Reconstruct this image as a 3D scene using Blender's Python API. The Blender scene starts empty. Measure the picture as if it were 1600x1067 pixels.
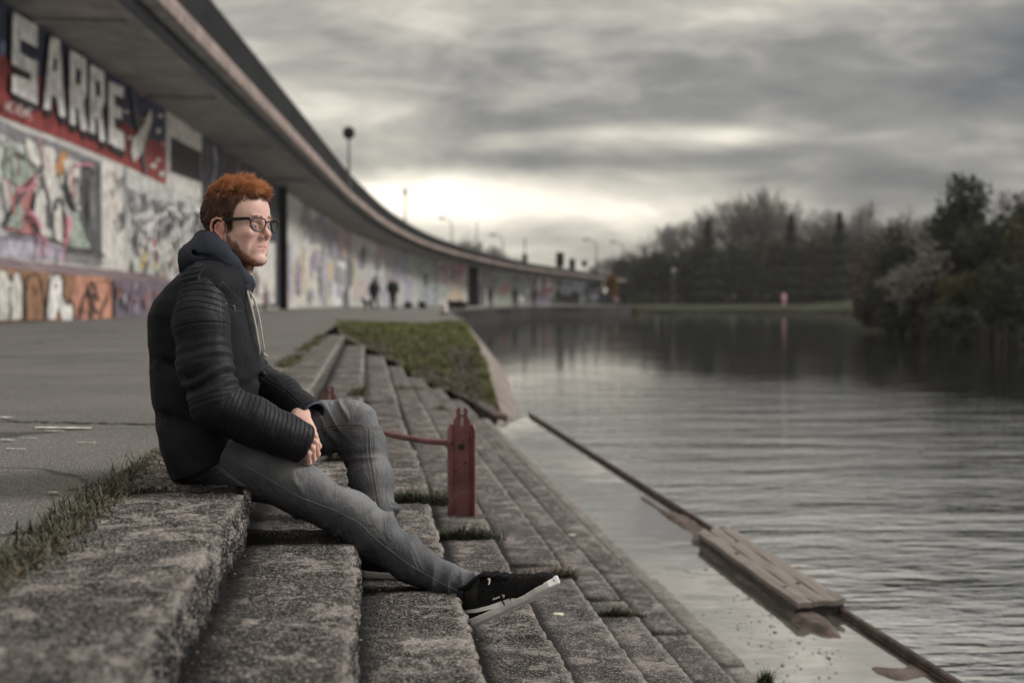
import bpy, bmesh, math, random
import numpy as np
from mathutils import Vector, Matrix
from mathutils.bvhtree import BVHTree
R = math.radians
random.seed(7); RNG = np.random.default_rng(11)
scn = bpy.context.scene
C = scn.collection

# ------------------------------------------------------------------ camera
CAM = Vector((0, 0, 0.49)); YAW = R(5.86); PITCH = R(1.61); FPX = 2222.2
cam_d = bpy.data.cameras.new('camera'); cam = bpy.data.objects.new('camera', cam_d); C.objects.link(cam)
cam.location = CAM; cam.rotation_euler = (math.pi/2 - PITCH, 0, -YAW)
cam_d.lens = 50; cam_d.sensor_width = 36; cam_d.clip_start = 0.05; cam_d.clip_end = 3000
cam_d.dof.use_dof = True; cam_d.dof.focus_distance = 3.82; cam_d.dof.aperture_fstop = 2.8
scn.camera = cam
scn.view_settings.view_transform = 'Standard'; scn.view_settings.look = 'None'
scn.view_settings.exposure = 0.86; scn.view_settings.gamma = 1

# ------------------------------------------------------------------ node helpers
class NT:
    def __init__(s, tree): s.t = tree; s.n = tree.nodes; s.l = tree.links
    def node(s, kind, props=None, **ins):
        n = s.n.new(kind)
        for k, v in (props or {}).items(): setattr(n, k, v)
        for k, v in ins.items():
            key = int(k[1:]) if k[0] == 'i' and k[1:].isdigit() else k.replace('_', ' ')
            s.put(n.inputs[key], v)
        return n
    def put(s, sock, v):
        if isinstance(v, bpy.types.NodeSocket): s.l.new(v, sock)
        elif isinstance(v, bpy.types.Node): s.l.new(v.outputs[0], sock)
        else:
            if hasattr(sock.default_value, '__len__') and not hasattr(v, '__len__'): v = (v,)*len(sock.default_value)
            if sock.type == 'RGBA' and len(v) == 3: v = (*v, 1)
            sock.default_value = v
    def m(s, op, a, b=0.0, c=0.0, clamp=False):
        n = s.n.new('ShaderNodeMath'); n.operation = op; n.use_clamp = clamp
        s.put(n.inputs[0], a); s.put(n.inputs[1], b); s.put(n.inputs[2], c); return n.outputs[0]
    def noise(s, vec, scale, detail=4, rough=.55, dist=0.0):
        n = s.node('ShaderNodeTexNoise', None, Vector=vec, Scale=scale, Detail=detail, Roughness=rough, Distortion=dist); return n.outputs[0]
    def vor(s, vec, scale, feature='F1', out=0, rand=1.0):
        n = s.node('ShaderNodeTexVoronoi', {'feature': feature}, Vector=vec, Scale=scale, Randomness=rand); return n.outputs[out]
    def ramp(s, fac, stops):
        n = s.n.new('ShaderNodeValToRGB'); s.put(n.inputs[0], fac); e = n.color_ramp.elements
        while len(e) < len(stops): e.new(.5)
        for k, (p, c) in enumerate(stops):
            e[k].position = p
            if not hasattr(c, '__len__'): c = (c, c, c)
            e[k].color = (*c, 1) if len(c) == 3 else c
        return n.outputs[0]
    def mix(s, fac, a, b, mode='MIX'):
        n = s.n.new('ShaderNodeMix'); n.data_type = 'RGBA'; n.blend_type = mode
        s.put(n.inputs[0], fac); s.put(n.inputs[6], a); s.put(n.inputs[7], b); return n.outputs[2]
    def mapping(s, vec, scale=(1, 1, 1), rot=(0, 0, 0), loc=(0, 0, 0)):
        return s.node('ShaderNodeMapping', None, Vector=vec, Location=loc, Rotation=rot, Scale=scale).outputs[0]
    def ss(s, v, a, b):
        n = s.n.new('ShaderNodeMapRange'); n.interpolation_type = 'SMOOTHSTEP'; s.put(n.inputs[0], v)
        n.inputs[1].default_value = a; n.inputs[2].default_value = b; return n.outputs[0]

# ------------------------------------------------------------------ world: overcast evening sky
SUN_AZ, SUN_EL = R(84), R(36)          # azimuth measured from +Y towards +X
w = bpy.data.worlds.new('World'); scn.world = w; w.use_nodes = True
for n in list(w.node_tree.nodes): w.node_tree.nodes.remove(n)
t = NT(w.node_tree)
tc = t.node('ShaderNodeTexCoord').outputs['Generated']
sx = t.node('ShaderNodeSeparateXYZ', None, Vector=tc)
az = t.m('ARCTAN2', sx.outputs[0], sx.outputs[1]); az = t.m('MULTIPLY', az, 57.2958)
el = t.m('MULTIPLY', t.m('ARCSINE', sx.outputs[2]), 57.2958)
def gauss(ca, sa, ce, se):
    a = t.m('POWER', t.m('DIVIDE', t.m('SUBTRACT', az, ca), sa), 2.0)
    b = t.m('POWER', t.m('DIVIDE', t.m('SUBTRACT', el, ce), se), 2.0)
    return t.m('EXPONENT', t.m('MULTIPLY', t.m('ADD', a, b), -1.0))
cv = t.mapping(tc, (3.6, 3.6, 11.0), (0.0, R(3), 0), (1.3, .4, .25))
n1 = t.noise(cv, 1.15, 7, .56, .45)
cv2 = t.mapping(tc, (9, 9, 36.0), (0, R(-2), 0), (4.1, 2.4, 0))
n2 = t.noise(cv2, 1.0, 6, .55, .5)
cv3 = t.mapping(tc, (1.3, 1.3, 6.0), (0, R(5), 0), (7.7, 3.3, 0))
n3 = t.noise(cv3, 1.2, 3, .5, .2)
b = t.m('ADD', 0.36, t.m('MULTIPLY', t.m('SUBTRACT', n1, .5), 1.35))
b = t.m('ADD', b, t.m('MULTIPLY', t.m('SUBTRACT', n2, .5), .75))
b = t.m('ADD', b, t.m('MULTIPLY', t.m('SUBTRACT', n3, .5), .45))
g1 = gauss(2.2, 6.5, 4.1, 1.25)
b = t.m('ADD', b, t.m('MULTIPLY', g1, .58))
b = t.m('ADD', b, t.m('MULTIPLY', gauss(6, 15, 2.0, 3.4), .13))
b = t.m('ADD', b, t.m('MULTIPLY', gauss(11, 5.5, 6.7, .5), .24))
b = t.m('ADD', b, t.m('MULTIPLY', gauss(14, 3, 11.2, .8), .22))
b = t.m('ADD', b, t.m('MULTIPLY', gauss(14.6, 2.0, 6.5, .42), .36))
b = t.m('ADD', b, t.m('MULTIPLY', gauss(9.0, 4.0, 3.6, .4), .16))
b = t.m('SUBTRACT', b, t.m('MULTIPLY', gauss(27, 9, 8.4, 3.6), .34))
b = t.m('SUBTRACT', b, t.m('MULTIPLY', gauss(8, 9, 5.6, .5), .26))
b = t.m('SUBTRACT', b, t.m('MULTIPLY', gauss(20, 9, 4.6, .8), .10))
b = t.m('ADD', b, t.m('MULTIPLY', t.ss(el, 14, 50), .30))
b = t.m('ADD', b, t.m('MULTIPLY', t.ss(el, 8.5, 17), .12))
cloud = t.ramp(b, [(0, (.070, .070, .076)), (.26, (.150, .146, .138)), (.50, (.315, .298, .260)), (.72, (.54, .50, .43)), (1.0, (.88, .82, .70))])
b2 = t.ss(el, 12, 30); cloud = t.mix(b2, cloud, t.mix(1.0, cloud, (1.0, 1.0, 1.02), 'MULTIPLY'))
skyt = t.node('ShaderNodeTexSky', {'sky_type': 'NISHITA', 'sun_disc': False, 'sun_elevation': SUN_EL, 'sun_rotation': SUN_AZ})
bg1 = t.node('ShaderNodeBackground', None, Color=skyt, Strength=.05)
bg2 = t.node('ShaderNodeBackground', None, Color=cloud, Strength=1.0)
mx = t.node('ShaderNodeMixShader', None, i0=.93, i1=bg1, i2=bg2)
wo = t.node('ShaderNodeOutputWorld', None, Surface=mx)

sl = bpy.data.lights.new('sun', 'SUN'); sl.energy = 1.5; sl.angle = R(18); sl.color = (1, .965, .93)
so = bpy.data.objects.new('sun', sl); C.objects.link(so)
sd = Vector((math.sin(SUN_AZ)*math.cos(SUN_EL), math.cos(SUN_AZ)*math.cos(SUN_EL), math.sin(SUN_EL)))
so.rotation_euler = sd.to_track_quat('Z', 'Y').to_euler()

# ------------------------------------------------------------------ helpers: layout
_F = Vector((math.sin(YAW)*math.cos(PITCH), math.cos(YAW)*math.cos(PITCH), -math.sin(PITCH)))
_R = Vector((math.cos(YAW), -math.sin(YAW), 0)); _U = _R.cross(_F)
def ray(px, py): return _F + _R*((px-800)/FPX) + _U*((533.5-py)/FPX)
def PY(px, py, Y): d = ray(px, py); return CAM + d*(Y/d.y)
def PZ(px, py, Z): d = ray(px, py); return CAM + d*((Z-CAM.z)/d.z)

def tag(o, label=None, cat=None, group=None, kind=None):
    if label: o['label'] = label
    if cat: o['category'] = cat
    if group: o['group'] = group
    if kind: o['kind'] = kind
    return o
def empty(name, loc=(0, 0, 0), rz=0.0):
    o = bpy.data.objects.new(name, None); o.empty_display_size = .1; C.objects.link(o)
    o.location = loc; o.rotation_euler = (0, 0, rz); return o
def mesh_obj(name, verts, faces, mat=None, parent=None, smooth=False, mats=None, fmi=None, world=True):
    me = bpy.data.meshes.new(name)
    me.from_pydata([tuple(v) for v in verts] if not isinstance(verts, np.ndarray) else verts.tolist(), [], faces if not isinstance(faces, np.ndarray) else faces.tolist())
    for m_ in (mats or ([mat] if mat else [])): me.materials.append(m_)
    if fmi is not None: me.polygons.foreach_set('material_index', fmi)
    if smooth: me.polygons.foreach_set('use_smooth', [True]*len(me.polygons))
    me.update()
    o = bpy.data.objects.new(name, me); C.objects.link(o)
    if parent:
        o.parent = parent
        if world:      # vertices are in scene coordinates: keep them there
            bpy.context.view_layer.update(); o.matrix_parent_inverse = parent_matrix(parent).inverted()
    return o
def parent_matrix(o):
    m = Matrix.Translation(o.location) @ o.rotation_euler.to_matrix().to_4x4() @ Matrix.Diagonal((*o.scale, 1))
    return (parent_matrix(o.parent) @ o.matrix_parent_inverse @ m) if o.parent else m
def fattr(o, name, vals):
    a = o.data.attributes.new(name, 'FLOAT', 'POINT'); a.data.foreach_set('value', np.asarray(vals, dtype=np.float32))
def cattr(o, name, vals):
    a = o.data.attributes.new(name, 'FLOAT_COLOR', 'POINT'); v = np.ones((len(vals), 4), np.float32); v[:, :3] = vals
    a.data.foreach_set('color', v.ravel())

class MB:
    """collects shapes into one mesh, with a material slot for each face"""
    def __init__(s): s.v = []; s.f = []; s.m = []
    def add(s, vs, fs, mi=0):
        k = len(s.v); s.v += [tuple(v) for v in vs]; s.f += [tuple(i+k for i in f) for f in fs]; s.m += [mi]*len(fs)
    def box(s, lo, hi, mi=0, mat=None, bev=0.0):
        x0, y0, z0 = lo; x1, y1, z1 = hi
        if bev <= 0:
            vs = [(x, y, z) for z in (z0, z1) for y in (y0, y1) for x in (x0, x1)]
            fs = [(0, 2, 3, 1), (4, 5, 7, 6), (0, 1, 5, 4), (2, 6, 7, 3), (0, 4, 6, 2), (1, 3, 7, 5)]
        else:
            bm = bmesh.new(); bmesh.ops.create_cube(bm, size=1)
            for v in bm.verts: v.co = Vector(((x0+x1)/2+v.co.x*(x1-x0), (y0+y1)/2+v.co.y*(y1-y0), (z0+z1)/2+v.co.z*(z1-z0)))
            bmesh.ops.bevel(bm, geom=bm.edges[:], offset=bev, segments=2, affect='EDGES')
            vs = [v.co.copy() for v in bm.verts]; fs = [[v.index for v in f.verts] for f in bm.faces]; bm.free()
        if mat: vs = [mat @ Vector(v) for v in vs]
        s.add(vs, fs, mi)
    def tube(s, pts, rad, n=8, mi=0, caps=True):
        pts = [Vector(p) for p in pts]; rr = rad if hasattr(rad, '__len__') else [rad]*len(pts)
        vs = []; up = None
        for i, p in enumerate(pts):
            d = (pts[min(i+1, len(pts)-1)] - pts[max(i-1, 0)]).normalized()
            if up is None: up = d.orthogonal().normalized()
            up = (up - d*up.dot(d)).normalized(); sd_ = d.cross(up)
            for k in range(n):
                a = 2*math.pi*k/n; vs.append(p + (up*math.cos(a) + sd_*math.sin(a))*rr[i])
        fs = [(i*n+k, i*n+(k+1) % n, (i+1)*n+(k+1) % n, (i+1)*n+k) for i in range(len(pts)-1) for k in range(n)]
        if caps: fs += [tuple(range(n))[::-1], tuple((len(pts)-1)*n+k for k in range(n))]
        s.add(vs, fs, mi)
    def sphere(s, c, r, n=10, mi=0, sc=(1, 1, 1)):
        vs = []; fs = []
        for i in range(n+1):
            th = math.pi*i/n
            for k in range(2*n):
                a = math.pi*k/n; vs.append((c[0]+r*sc[0]*math.sin(th)*math.cos(a), c[1]+r*sc[1]*math.sin(th)*math.sin(a), c[2]+r*sc[2]*math.cos(th)))
        for i in range(n):
            for k in range(2*n): fs.append((i*2*n+k, (i+1)*2*n+k, (i+1)*2*n+(k+1) % (2*n), i*2*n+(k+1) % (2*n)))
        s.add(vs, fs, mi)
    def prism(s, poly, depth, mat, mi=0):
        """2D outline (x, z) given thickness along local y, placed by mat"""
        n = len(poly); vs = [mat @ Vector((x, 0, z)) for x, z in poly] + [mat @ Vector((x, depth, z)) for x, z in poly]
        fs = [tuple(range(n)), tuple(range(2*n-1, n-1, -1))] + [((i+1) % n, i, n+i, n+(i+1) % n) for i in range(n)]
        s.add(vs, fs, mi)
    def build(s, name, mat=None, parent=None, smooth=False, mats=None, world=True):
        return mesh_obj(name, s.v, s.f, mat, parent, smooth, mats, s.m if mats else None, world)

# lattice noise on numpy arrays
_perm = RNG.permutation(4096)
def _h(ix, iy, iz): return _perm[(_perm[(_perm[ix & 4095] + iy) & 4095] + iz) & 4095]/4095.0
def vnoise(p):
    i = np.floor(p).astype(np.int64); f = p - i; f = f*f*(3-2*f); x, y, z = i.T; fx, fy, fz = f.T
    l = lambda a, b, t_: a + (b-a)*t_
    return l(l(l(_h(x, y, z), _h(x+1, y, z), fx), l(_h(x, y+1, z), _h(x+1, y+1, z), fx), fy),
             l(l(_h(x, y, z+1), _h(x+1, y, z+1), fx), l(_h(x, y+1, z+1), _h(x+1, y+1, z+1), fx), fy), fz)*2 - 1
def fbm(p, oct=4, g=.5):
    a = 1; s_ = 0
    for k in range(oct): s_ = s_ + a*vnoise(p*(2**k) + 17.3*k); a *= g
    return s_
# ------------------------------------------------------------------ materials
def new_mat(name):
    m_ = bpy.data.materials.new(name); m_.use_nodes = True; T = NT(m_.node_tree)
    bs = [n for n in T.n if n.type == 'BSDF_PRINCIPLED'][0]; return m_, T, bs
def simple(name, col, rough=.7, metal=0.0, var=.25, scale=8, bump=0.0, bscale=60, spec=.5):
    m_, T, bs = new_mat(name); co = T.node('ShaderNodeTexCoord').outputs['Object']
    nz = T.noise(co, scale, 5)
    c = T.mix(T.ss(nz, .3, .7), tuple(x*(1-var) for x in col), tuple(min(1, x*(1+var)) for x in col))
    T.put(bs.inputs['Base Color'], c); bs.inputs['Roughness'].default_value = rough; bs.inputs['Metallic'].default_value = metal
    bs.inputs['Specular IOR Level'].default_value = spec
    if bump:
        bn = T.node('ShaderNodeBump', None, Height=T.noise(co, bscale, 4), Strength=bump, Distance=.01); T.put(bs.inputs['Normal'], bn)
    return m_

def concrete_mat(name, dark, mid, light, bump=1.0, agg=.6):
    """weathered exposed-aggregate concrete"""
    m_, T, bs = new_mat(name); co = T.node('ShaderNodeTexCoord').outputs['Object']
    wob = T.node('ShaderNodeVectorMath', {'operation': 'MULTIPLY_ADD'}, i0=T.node('ShaderNodeTexNoise', None, Vector=co, Scale=45.0, Detail=3.0).outputs['Color'], i1=(.016, .016, .016), i2=co).outputs[0]
    att = lambda n_: T.node('ShaderNodeAttribute', {'attribute_name': n_}).outputs['Fac']
    ea, da, ri = att('edge'), att('dirt_shade'), att('riser')
    big = T.noise(co, 3.2, 6, .6, .5); med = T.noise(co, 14, 7, .68, .4); fine = T.noise(co, 75, 6, .78, .3); spk = T.noise(T.mapping(co, (1, 1, 1), (0, 0, 0), (5, 2, 8)), 150, 3, .7)
    v1 = T.vor(wob, 82); v1c = T.node('ShaderNodeSeparateColor', None, Color=T.vor(wob, 82, 'F1', 1)); v2 = T.vor(wob, 190); v2c = T.node('ShaderNodeSeparateColor', None, Color=T.vor(wob, 190, 'F1', 1))
    mixn = T.m('ADD', T.m('ADD', T.m('MULTIPLY', big, .34), T.m('MULTIPLY', med, .38)), T.m('MULTIPLY', fine, .28))
    base = T.ramp(mixn, [(.445, tuple(x*.8 for x in dark)), (.478, tuple(x*.5+y*.5 for x, y in zip(dark, mid))), (.503, mid), (.532, tuple(x*.45+y*.55 for x, y in zip(mid, light))), (.572, light)])
    cell = T.ramp(v1c.outputs[0], [(0, tuple(x*.6 for x in dark)), (.42, mid), (.68, tuple(x*.5+y*.5 for x, y in zip(mid, light))), (.85, light), (1, tuple(min(1, x*1.7) for x in light))])
    cell2 = T.ramp(v2c.outputs[1], [(0, dark), (.6, mid), (1, light)])
    cell = T.mix(T.ss(v1, .30, .46), cell, cell2); cell = T.mix(T.ss(v2, .40, .62), cell, tuple(x*.7 for x in dark))
    crust = T.ss(T.noise(T.mapping(co, (1, 1, 1), (0, 0, 0), (11, 4, 9)), 5.5, 8, .68, .7), .485, .53)
    lich = T.ss(T.noise(T.mapping(co, (1, 1, 1), (0, 0, 0), (2, 14, 5)), 10, 7, .70, .6), .545, .59)
    cell = T.mix(T.m('MULTIPLY', crust, .72), cell, tuple(x*.8 for x in dark)); base = T.mix(T.m('MULTIPLY', crust, .6), base, dark)
    am = T.m('MULTIPLY', T.m('MAXIMUM', T.m('MULTIPLY', ri, .92), T.ss(T.noise(T.mapping(co, (1, 1, 1), (0, 0, 0), (3, 7, 1)), 6.5, 6, .68, .5), .42, .56)), agg, clamp=True)
    base = T.mix(am, base, cell)
    base = T.mix(T.m('MULTIPLY', lich, .62), base, tuple(min(1, x*1.1) for x in light))
    base = T.mix(T.m('MULTIPLY', T.ss(spk, .56, .60), .85), base, tuple(min(1, x*1.25) for x in light))
    base = T.mix(T.m('MULTIPLY', T.ss(spk, .44, .39), .85), base, tuple(x*.55 for x in dark))
    pits = T.ss(T.noise(co, 40, 5, .7, .5), .60, .66); base = T.mix(T.m('MULTIPLY', pits, .8), base, tuple(x*.4 for x in dark))
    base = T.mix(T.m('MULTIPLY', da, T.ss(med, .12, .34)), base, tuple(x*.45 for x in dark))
    base = T.mix(T.m('MULTIPLY', ea, T.ss(fine, .34, .54)), base, tuple(min(1, x*1.05) for x in light))
    T.put(bs.inputs['Base Color'], base); bs.inputs['Roughness'].default_value = .95; bs.inputs['Specular IOR Level'].default_value = .2
    h = T.m('ADD', T.m('MULTIPLY', med, .35), T.m('MULTIPLY', fine, .55)); h = T.m('SUBTRACT', h, T.m('MULTIPLY', pits, .5))
    st_ = T.m('ADD', T.m('MULTIPLY', T.ss(v1, .55, .05), .35), T.m('MULTIPLY', T.ss(v2, .6, .1), .16)); h = T.m('ADD', h, T.m('MULTIPLY', st_, T.m('ADD', am, .15)))
    T.put(bs.inputs['Normal'], T.node('ShaderNodeBump', None, Height=h, Strength=bump, Distance=.016)); return m_

M = {}
M['step'] = concrete_mat('step_concrete', (.026, .0255, .027), (.095, .090, .089), (.36, .328, .305), 1.1, .88)
M['step_far'] = concrete_mat('low_step_concrete', (.040, .039, .040), (.118, .112, .110), (.32, .29, .275), 1.0, .7)
M['kerb'] = concrete_mat('kerb_concrete', (.11, .105, .10), (.18, .17, .162), (.28, .262, .245), .6, .3)

def asphalt_mat():
    m_, T, bs = new_mat('asphalt'); co = T.node('ShaderNodeTexCoord').outputs['Object']
    v = T.vor(co, 130); vc = T.vor(co, 130, 'F1', 1); sp = T.node('ShaderNodeSeparateColor', None, Color=vc)
    big = T.noise(co, .55, 5, .6); med = T.noise(co, 5, 5, .6); fine = T.noise(co, 60, 3, .7)
    base = T.mix(T.ss(big, .35, .65), (.165, .160, .155), (.24, .232, .224))
    base = T.mix(T.m('MULTIPLY', T.ss(med, .45, .7), .6), base, (.22, .21, .197))
    st = T.m('MULTIPLY', T.m('LESS_THAN', v, .45), T.ss(sp.outputs[0], .35, 1.0))
    base = T.mix(T.m('MULTIPLY', st, .7), base, T.mix(sp.outputs[1], (.14, .135, .13), (.42, .39, .35)))
    base = T.mix(T.m('MULTIPLY', T.m('GREATER_THAN', v, .5), .75), base, (.055, .054, .053))
    pt = T.ss(T.noise(T.mapping(co, (1, 1, 1), (0, 0, 0), (3, 1, 0)), 1.1, 3, .5, .4), .60, .66)
    base = T.mix(T.m('MULTIPLY', pt, .25), base, (.07, .068, .065))
    # dark crack lines across the surface
    w_ = T.node('ShaderNodeTexVoronoi', {'feature': 'DISTANCE_TO_EDGE'}, Vector=T.node('ShaderNodeVectorMath', {'operation': 'MULTIPLY_ADD'}, i0=T.node('ShaderNodeTexNoise', None, Vector=co, Scale=3.0).outputs['Color'], i1=(.35, .35, 0), i2=co).outputs[0], Scale=.28).outputs[0]
    base = T.mix(T.m('MULTIPLY', T.ss(w_, .006, .001), .7), base, (.03, .03, .028))
    T.put(bs.inputs['Base Color'], base); bs.inputs['Roughness'].default_value = .95; bs.inputs['Specular IOR Level'].default_value = .2
    h = T.m('ADD', T.ss(v, .6, .0), T.m('MULTIPLY', fine, .7)); h = T.m('ADD', h, T.m('MULTIPLY', med, 1.2))
    T.put(bs.inputs['Normal'], T.node('ShaderNodeBump', None, Height=h, Strength=.9, Distance=.006)); return m_
M['asphalt'] = asphalt_mat()

def water_mat(name, bump_, tint, calm=False):
    m_, T, bs = new_mat(name); co = T.node('ShaderNodeTexCoord').outputs['Object']
    T.put(bs.inputs['Base Color'], tint); bs.inputs['IOR'].default_value = 3.4 if calm else 4.0
    bs.inputs['Roughness'].default_value = .03 if calm else .05; bs.inputs['Specular IOR Level'].default_value = 1.0
    if calm:
        h = T.noise(co, 3, 2, .5)
    else:
        swell = T.noise(T.mapping(co, (.48, 1.15, 1), (0, 0, R(-8))), 1.15, 2, .45, .25)
        rip = T.noise(T.mapping(co, (1.9, 3.9, 1), (0, 0, R(6))), 2.1, 3, .5, .3)
        sm = T.noise(T.mapping(co, (2.5, 6, 1), (0, 0, R(-4))), 3.5, 2, .5)
        patch = T.ss(T.noise(T.mapping(co, (.10, .045, 1)), 1.0, 3, .5), .40, .62)
        patch = T.m('ADD', T.m('MULTIPLY', patch, .75), .25)
        h = T.m('ADD', T.m('MULTIPLY', swell, 1.7), T.m('MULTIPLY', T.m('MULTIPLY', rip, patch), .50))
        h = T.m('ADD', h, T.m('MULTIPLY', T.m('MULTIPLY', sm, patch), .10))
        sy = T.node('ShaderNodeSeparateXYZ', None, Vector=co).outputs[1]; h = T.m('MULTIPLY', h, T.m('ADD', .10, T.m('MULTIPLY', T.ss(sy, 34, 9), .90)))
    T.put(bs.inputs['Normal'], T.node('ShaderNodeBump', None, Height=h, Strength=bump_, Distance=.1)); return m_
M['water'] = water_mat('lake_water', .40, (.012, .013, .014))
M['puddle'] = water_mat('still_water', .03, (.10, .094, .086), True)
M['rust'] = simple('rusty_steel', (.060, .044, .038), .8, .2, .5, 12, .6, 40)
M['silt'] = simple('reddish_silt', (.070, .050, .043), .8, 0, .45, 9, .7, 45)
M['wood'] = None
def wood_mat():
    m_, T, bs = new_mat('weathered_wood'); co = T.node('ShaderNodeTexCoord').outputs['Object']
    g = T.noise(T.mapping(co, (38, 2.2, 38)), 1.0, 5, .65, .4); g2 = T.noise(co, 5, 3)
    c = T.mix(g, (.06, .052, .046), (.27, .24, .215)); c = T.mix(T.m('MULTIPLY', T.ss(g2, .5, .75), .5), c, (.07, .06, .052))
    T.put(bs.inputs['Base Color'], c); bs.inputs['Roughness'].default_value = .85
    T.put(bs.inputs['Normal'], T.node('ShaderNodeBump', None, Height=g, Strength=.7, Distance=.01)); return m_
M['wood'] = wood_mat()
def paint_mat():
    m_, T, bs = new_mat('red_post_paint'); co = T.node('ShaderNodeTexCoord').outputs['Object']
    n_ = T.noise(co, 38, 5, .7); c = T.mix(T.ss(T.noise(co, 9, 4), .35, .65), (.120, .038, .041), (.185, .072, .074))
    c = T.mix(T.ss(n_, .57, .64), c, (.042, .022, .02)); T.put(bs.inputs['Base Color'], c)
    bs.inputs['Roughness'].default_value = .5
    T.put(bs.inputs['Normal'], T.node('ShaderNodeBump', None, Height=n_, Strength=.35, Distance=.004)); return m_
M['redpaint'] = paint_mat()
M['dark_metal'] = simple('dark_metal', (.03, .028, .027), .5, .6)
M['soil'] = simple('bare_soil', (.065, .052, .042), .95, 0, .5, 6, 1.0, 22)
M['revet'] = simple('revetment_concrete', (.16, .135, .12), .9, 0, .35, 3, .6, 25)
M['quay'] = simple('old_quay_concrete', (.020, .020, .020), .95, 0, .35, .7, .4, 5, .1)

def blade_mat(name, a, b_, c_):
    m_, T, bs = new_mat(name); co = T.node('ShaderNodeTexCoord').outputs['Object']
    n_ = T.noise(co, 23, 2); n2_ = T.noise(co, 170, 1)
    c = T.mix(T.ss(n_, .35, .65), a, b_); c = T.mix(T.ss(n2_, .60, .68), c, c_)
    T.put(bs.inputs['Base Color'], c); bs.inputs['Roughness'].default_value = .6; return m_
M['blade'] = blade_mat('grass_blade', (.022, .028, .015), (.045, .054, .026), (.13, .105, .07))
M['bankgrass'] = blade_mat('bank_grass', (.075, .100, .022), (.145, .165, .032), (.15, .12, .06))
M['drygrass'] = blade_mat('dry_weeds', (.06, .055, .03), (.09, .07, .04), (.17, .12, .075))
M['moss'] = blade_mat('moss', (.05, .055, .02), (.09, .085, .025), (.08, .06, .04))

# ------------------------------------------------------------------ ground, steps, water
XS = [-.314, -.028, .237, .490, .765, 1.010, 1.275, 1.508]; DZ = .138; SLABX = -.64
YEND = 20.6
yl_all = np.concatenate([np.arange(.9, 7.2, .0125), np.arange(7.2, 11, .04), np.arange(11, YEND+.01, .12)])
ENDS = [20.6, 20.55, 20.45, 20.35, 20.2, 20.05, 19.7, 17.6]
JOINTS = [3.76, 5.52, 7.3, 9.1, 10.9, 12.7, 14.5, 16.3, 18.1, 19.9]
lvl = random.Random(5)
for k in range(8):
    yl = yl_all[yl_all <= ENDS[k]]; x0 = SLABX if k == 0 else XS[k-1]; x1 = XS[k]; z = -DZ*k; zb = -DZ*(k+1) if k < 7 else -1.06
    st_ = .0125 if k < 5 else .02
    xs_ = list(np.arange(x0-.02, x1-.012, st_)); prof = [(x, z, 0, 1) for x in xs_]
    for a in (0, 25, 50, 75): prof.append((x1-.009+.009*math.sin(R(a)), z-.009+.009*math.cos(R(a)), math.sin(R(a)), math.cos(R(a))))
    prof += [(x1, zz, 1, 0) for zz in np.arange(z-.016, zb-.02, -st_)]
    pr = np.array(prof); n, mN = len(pr), len(yl)
    Yg, Ig = np.meshgrid(yl, np.arange(n), indexing='ij'); P3 = np.zeros((mN, n, 3)); N3 = np.zeros((mN, n, 3))
    P3[..., 0] = pr[Ig, 0]; P3[..., 1] = Yg; P3[..., 2] = pr[Ig, 1]; N3[..., 0] = pr[Ig, 2]; N3[..., 2] = pr[Ig, 3]
    P3 = P3.reshape(-1, 3); N3 = N3.reshape(-1, 3); rough = np.abs(N3[:, 0])
    d_ = .003*fbm(P3*9+k*7, 3) + .0030*fbm(P3*np.array([46, 40, 46])+k, 3) + rough*(.012*fbm(P3*38+k*3, 3) + .0035*fbm(P3*9, 2))
    d_ *= (1 if k < 3 else .4)
    ed = np.exp(-((P3[:, 0]-x1)/.03)**2)*np.exp(-((P3[:, 2]-z)/.03)**2)
    d_ -= ed*(1 if k < 3 else .35)*(.003+.011*np.clip(fbm(P3*30+3.3*k, 3), -.1, 1))
    P3 += N3*d_[:, None]
    # blocks: small level and line differences, open joints
    blk = np.searchsorted(JOINTS, P3[:, 1]); rb = random.Random(k*13+1)
    dl = np.array([rb.uniform(-.008, .008)*(1 if k < 3 else .5) for _ in range(len(JOINTS)+1)]); dx_ = np.array([rb.uniform(-.006, .006) for _ in range(len(JOINTS)+1)])
    if k == 0: dx_[1] -= .022
    if k == 1: dl[1] += .012
    if k >= 2: dl[2] += .012
    P3[:, 2] += dl[blk]; P3[:, 0] += dx_[blk]*(P3[:, 0] > x1-.1)
    for j in JOINTS:
        ja = 1.0 if (k < 3 or j == 5.52) else .25
        jd = ja*np.exp(-((P3[:, 1]-j-.01*np.sin(P3[:, 0]*22+k))/.009)**2)
        P3[:, 2] -= .016*jd*(N3[:, 2] > .3); P3[:, 0] -= .016*jd*rough
    ii = (np.arange(mN-1)[:, None]*n + np.arange(n-1)[None, :]).ravel()
    F = np.stack([ii, ii+1, ii+n+1, ii+n], 1)[:, ::-1]
    E_ = np.exp(-((P3[:, 0]-x1)/.016)**2)*np.exp(-((P3[:, 2]-z)/.016)**2); Cn = np.exp(-(np.maximum(0, P3[:, 0]-x0-(0 if k < 3 else .018*k))/(.055 if k < 3 else .022))**2)*(N3[:, 2] > .3)*(k > 0)+np.exp(-((P3[:, 2]-zb)/.03)**2)*rough  # dark inner corners: dirt plus shade from the riser put into the colour
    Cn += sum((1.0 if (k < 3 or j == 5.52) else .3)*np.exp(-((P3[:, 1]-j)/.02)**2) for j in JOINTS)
    if k >= 3: E_ = E_*.7
    o = mesh_obj('step', P3, F, M['step'] if k < 4 else (M['step_far'] if k < 7 else M['kerb']), smooth=True)
    fattr(o, 'riser', rough); fattr(o, 'edge', E_); fattr(o, 'dirt_shade', np.clip(Cn, 0, 1)); tag(o, kind='structure')

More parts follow.
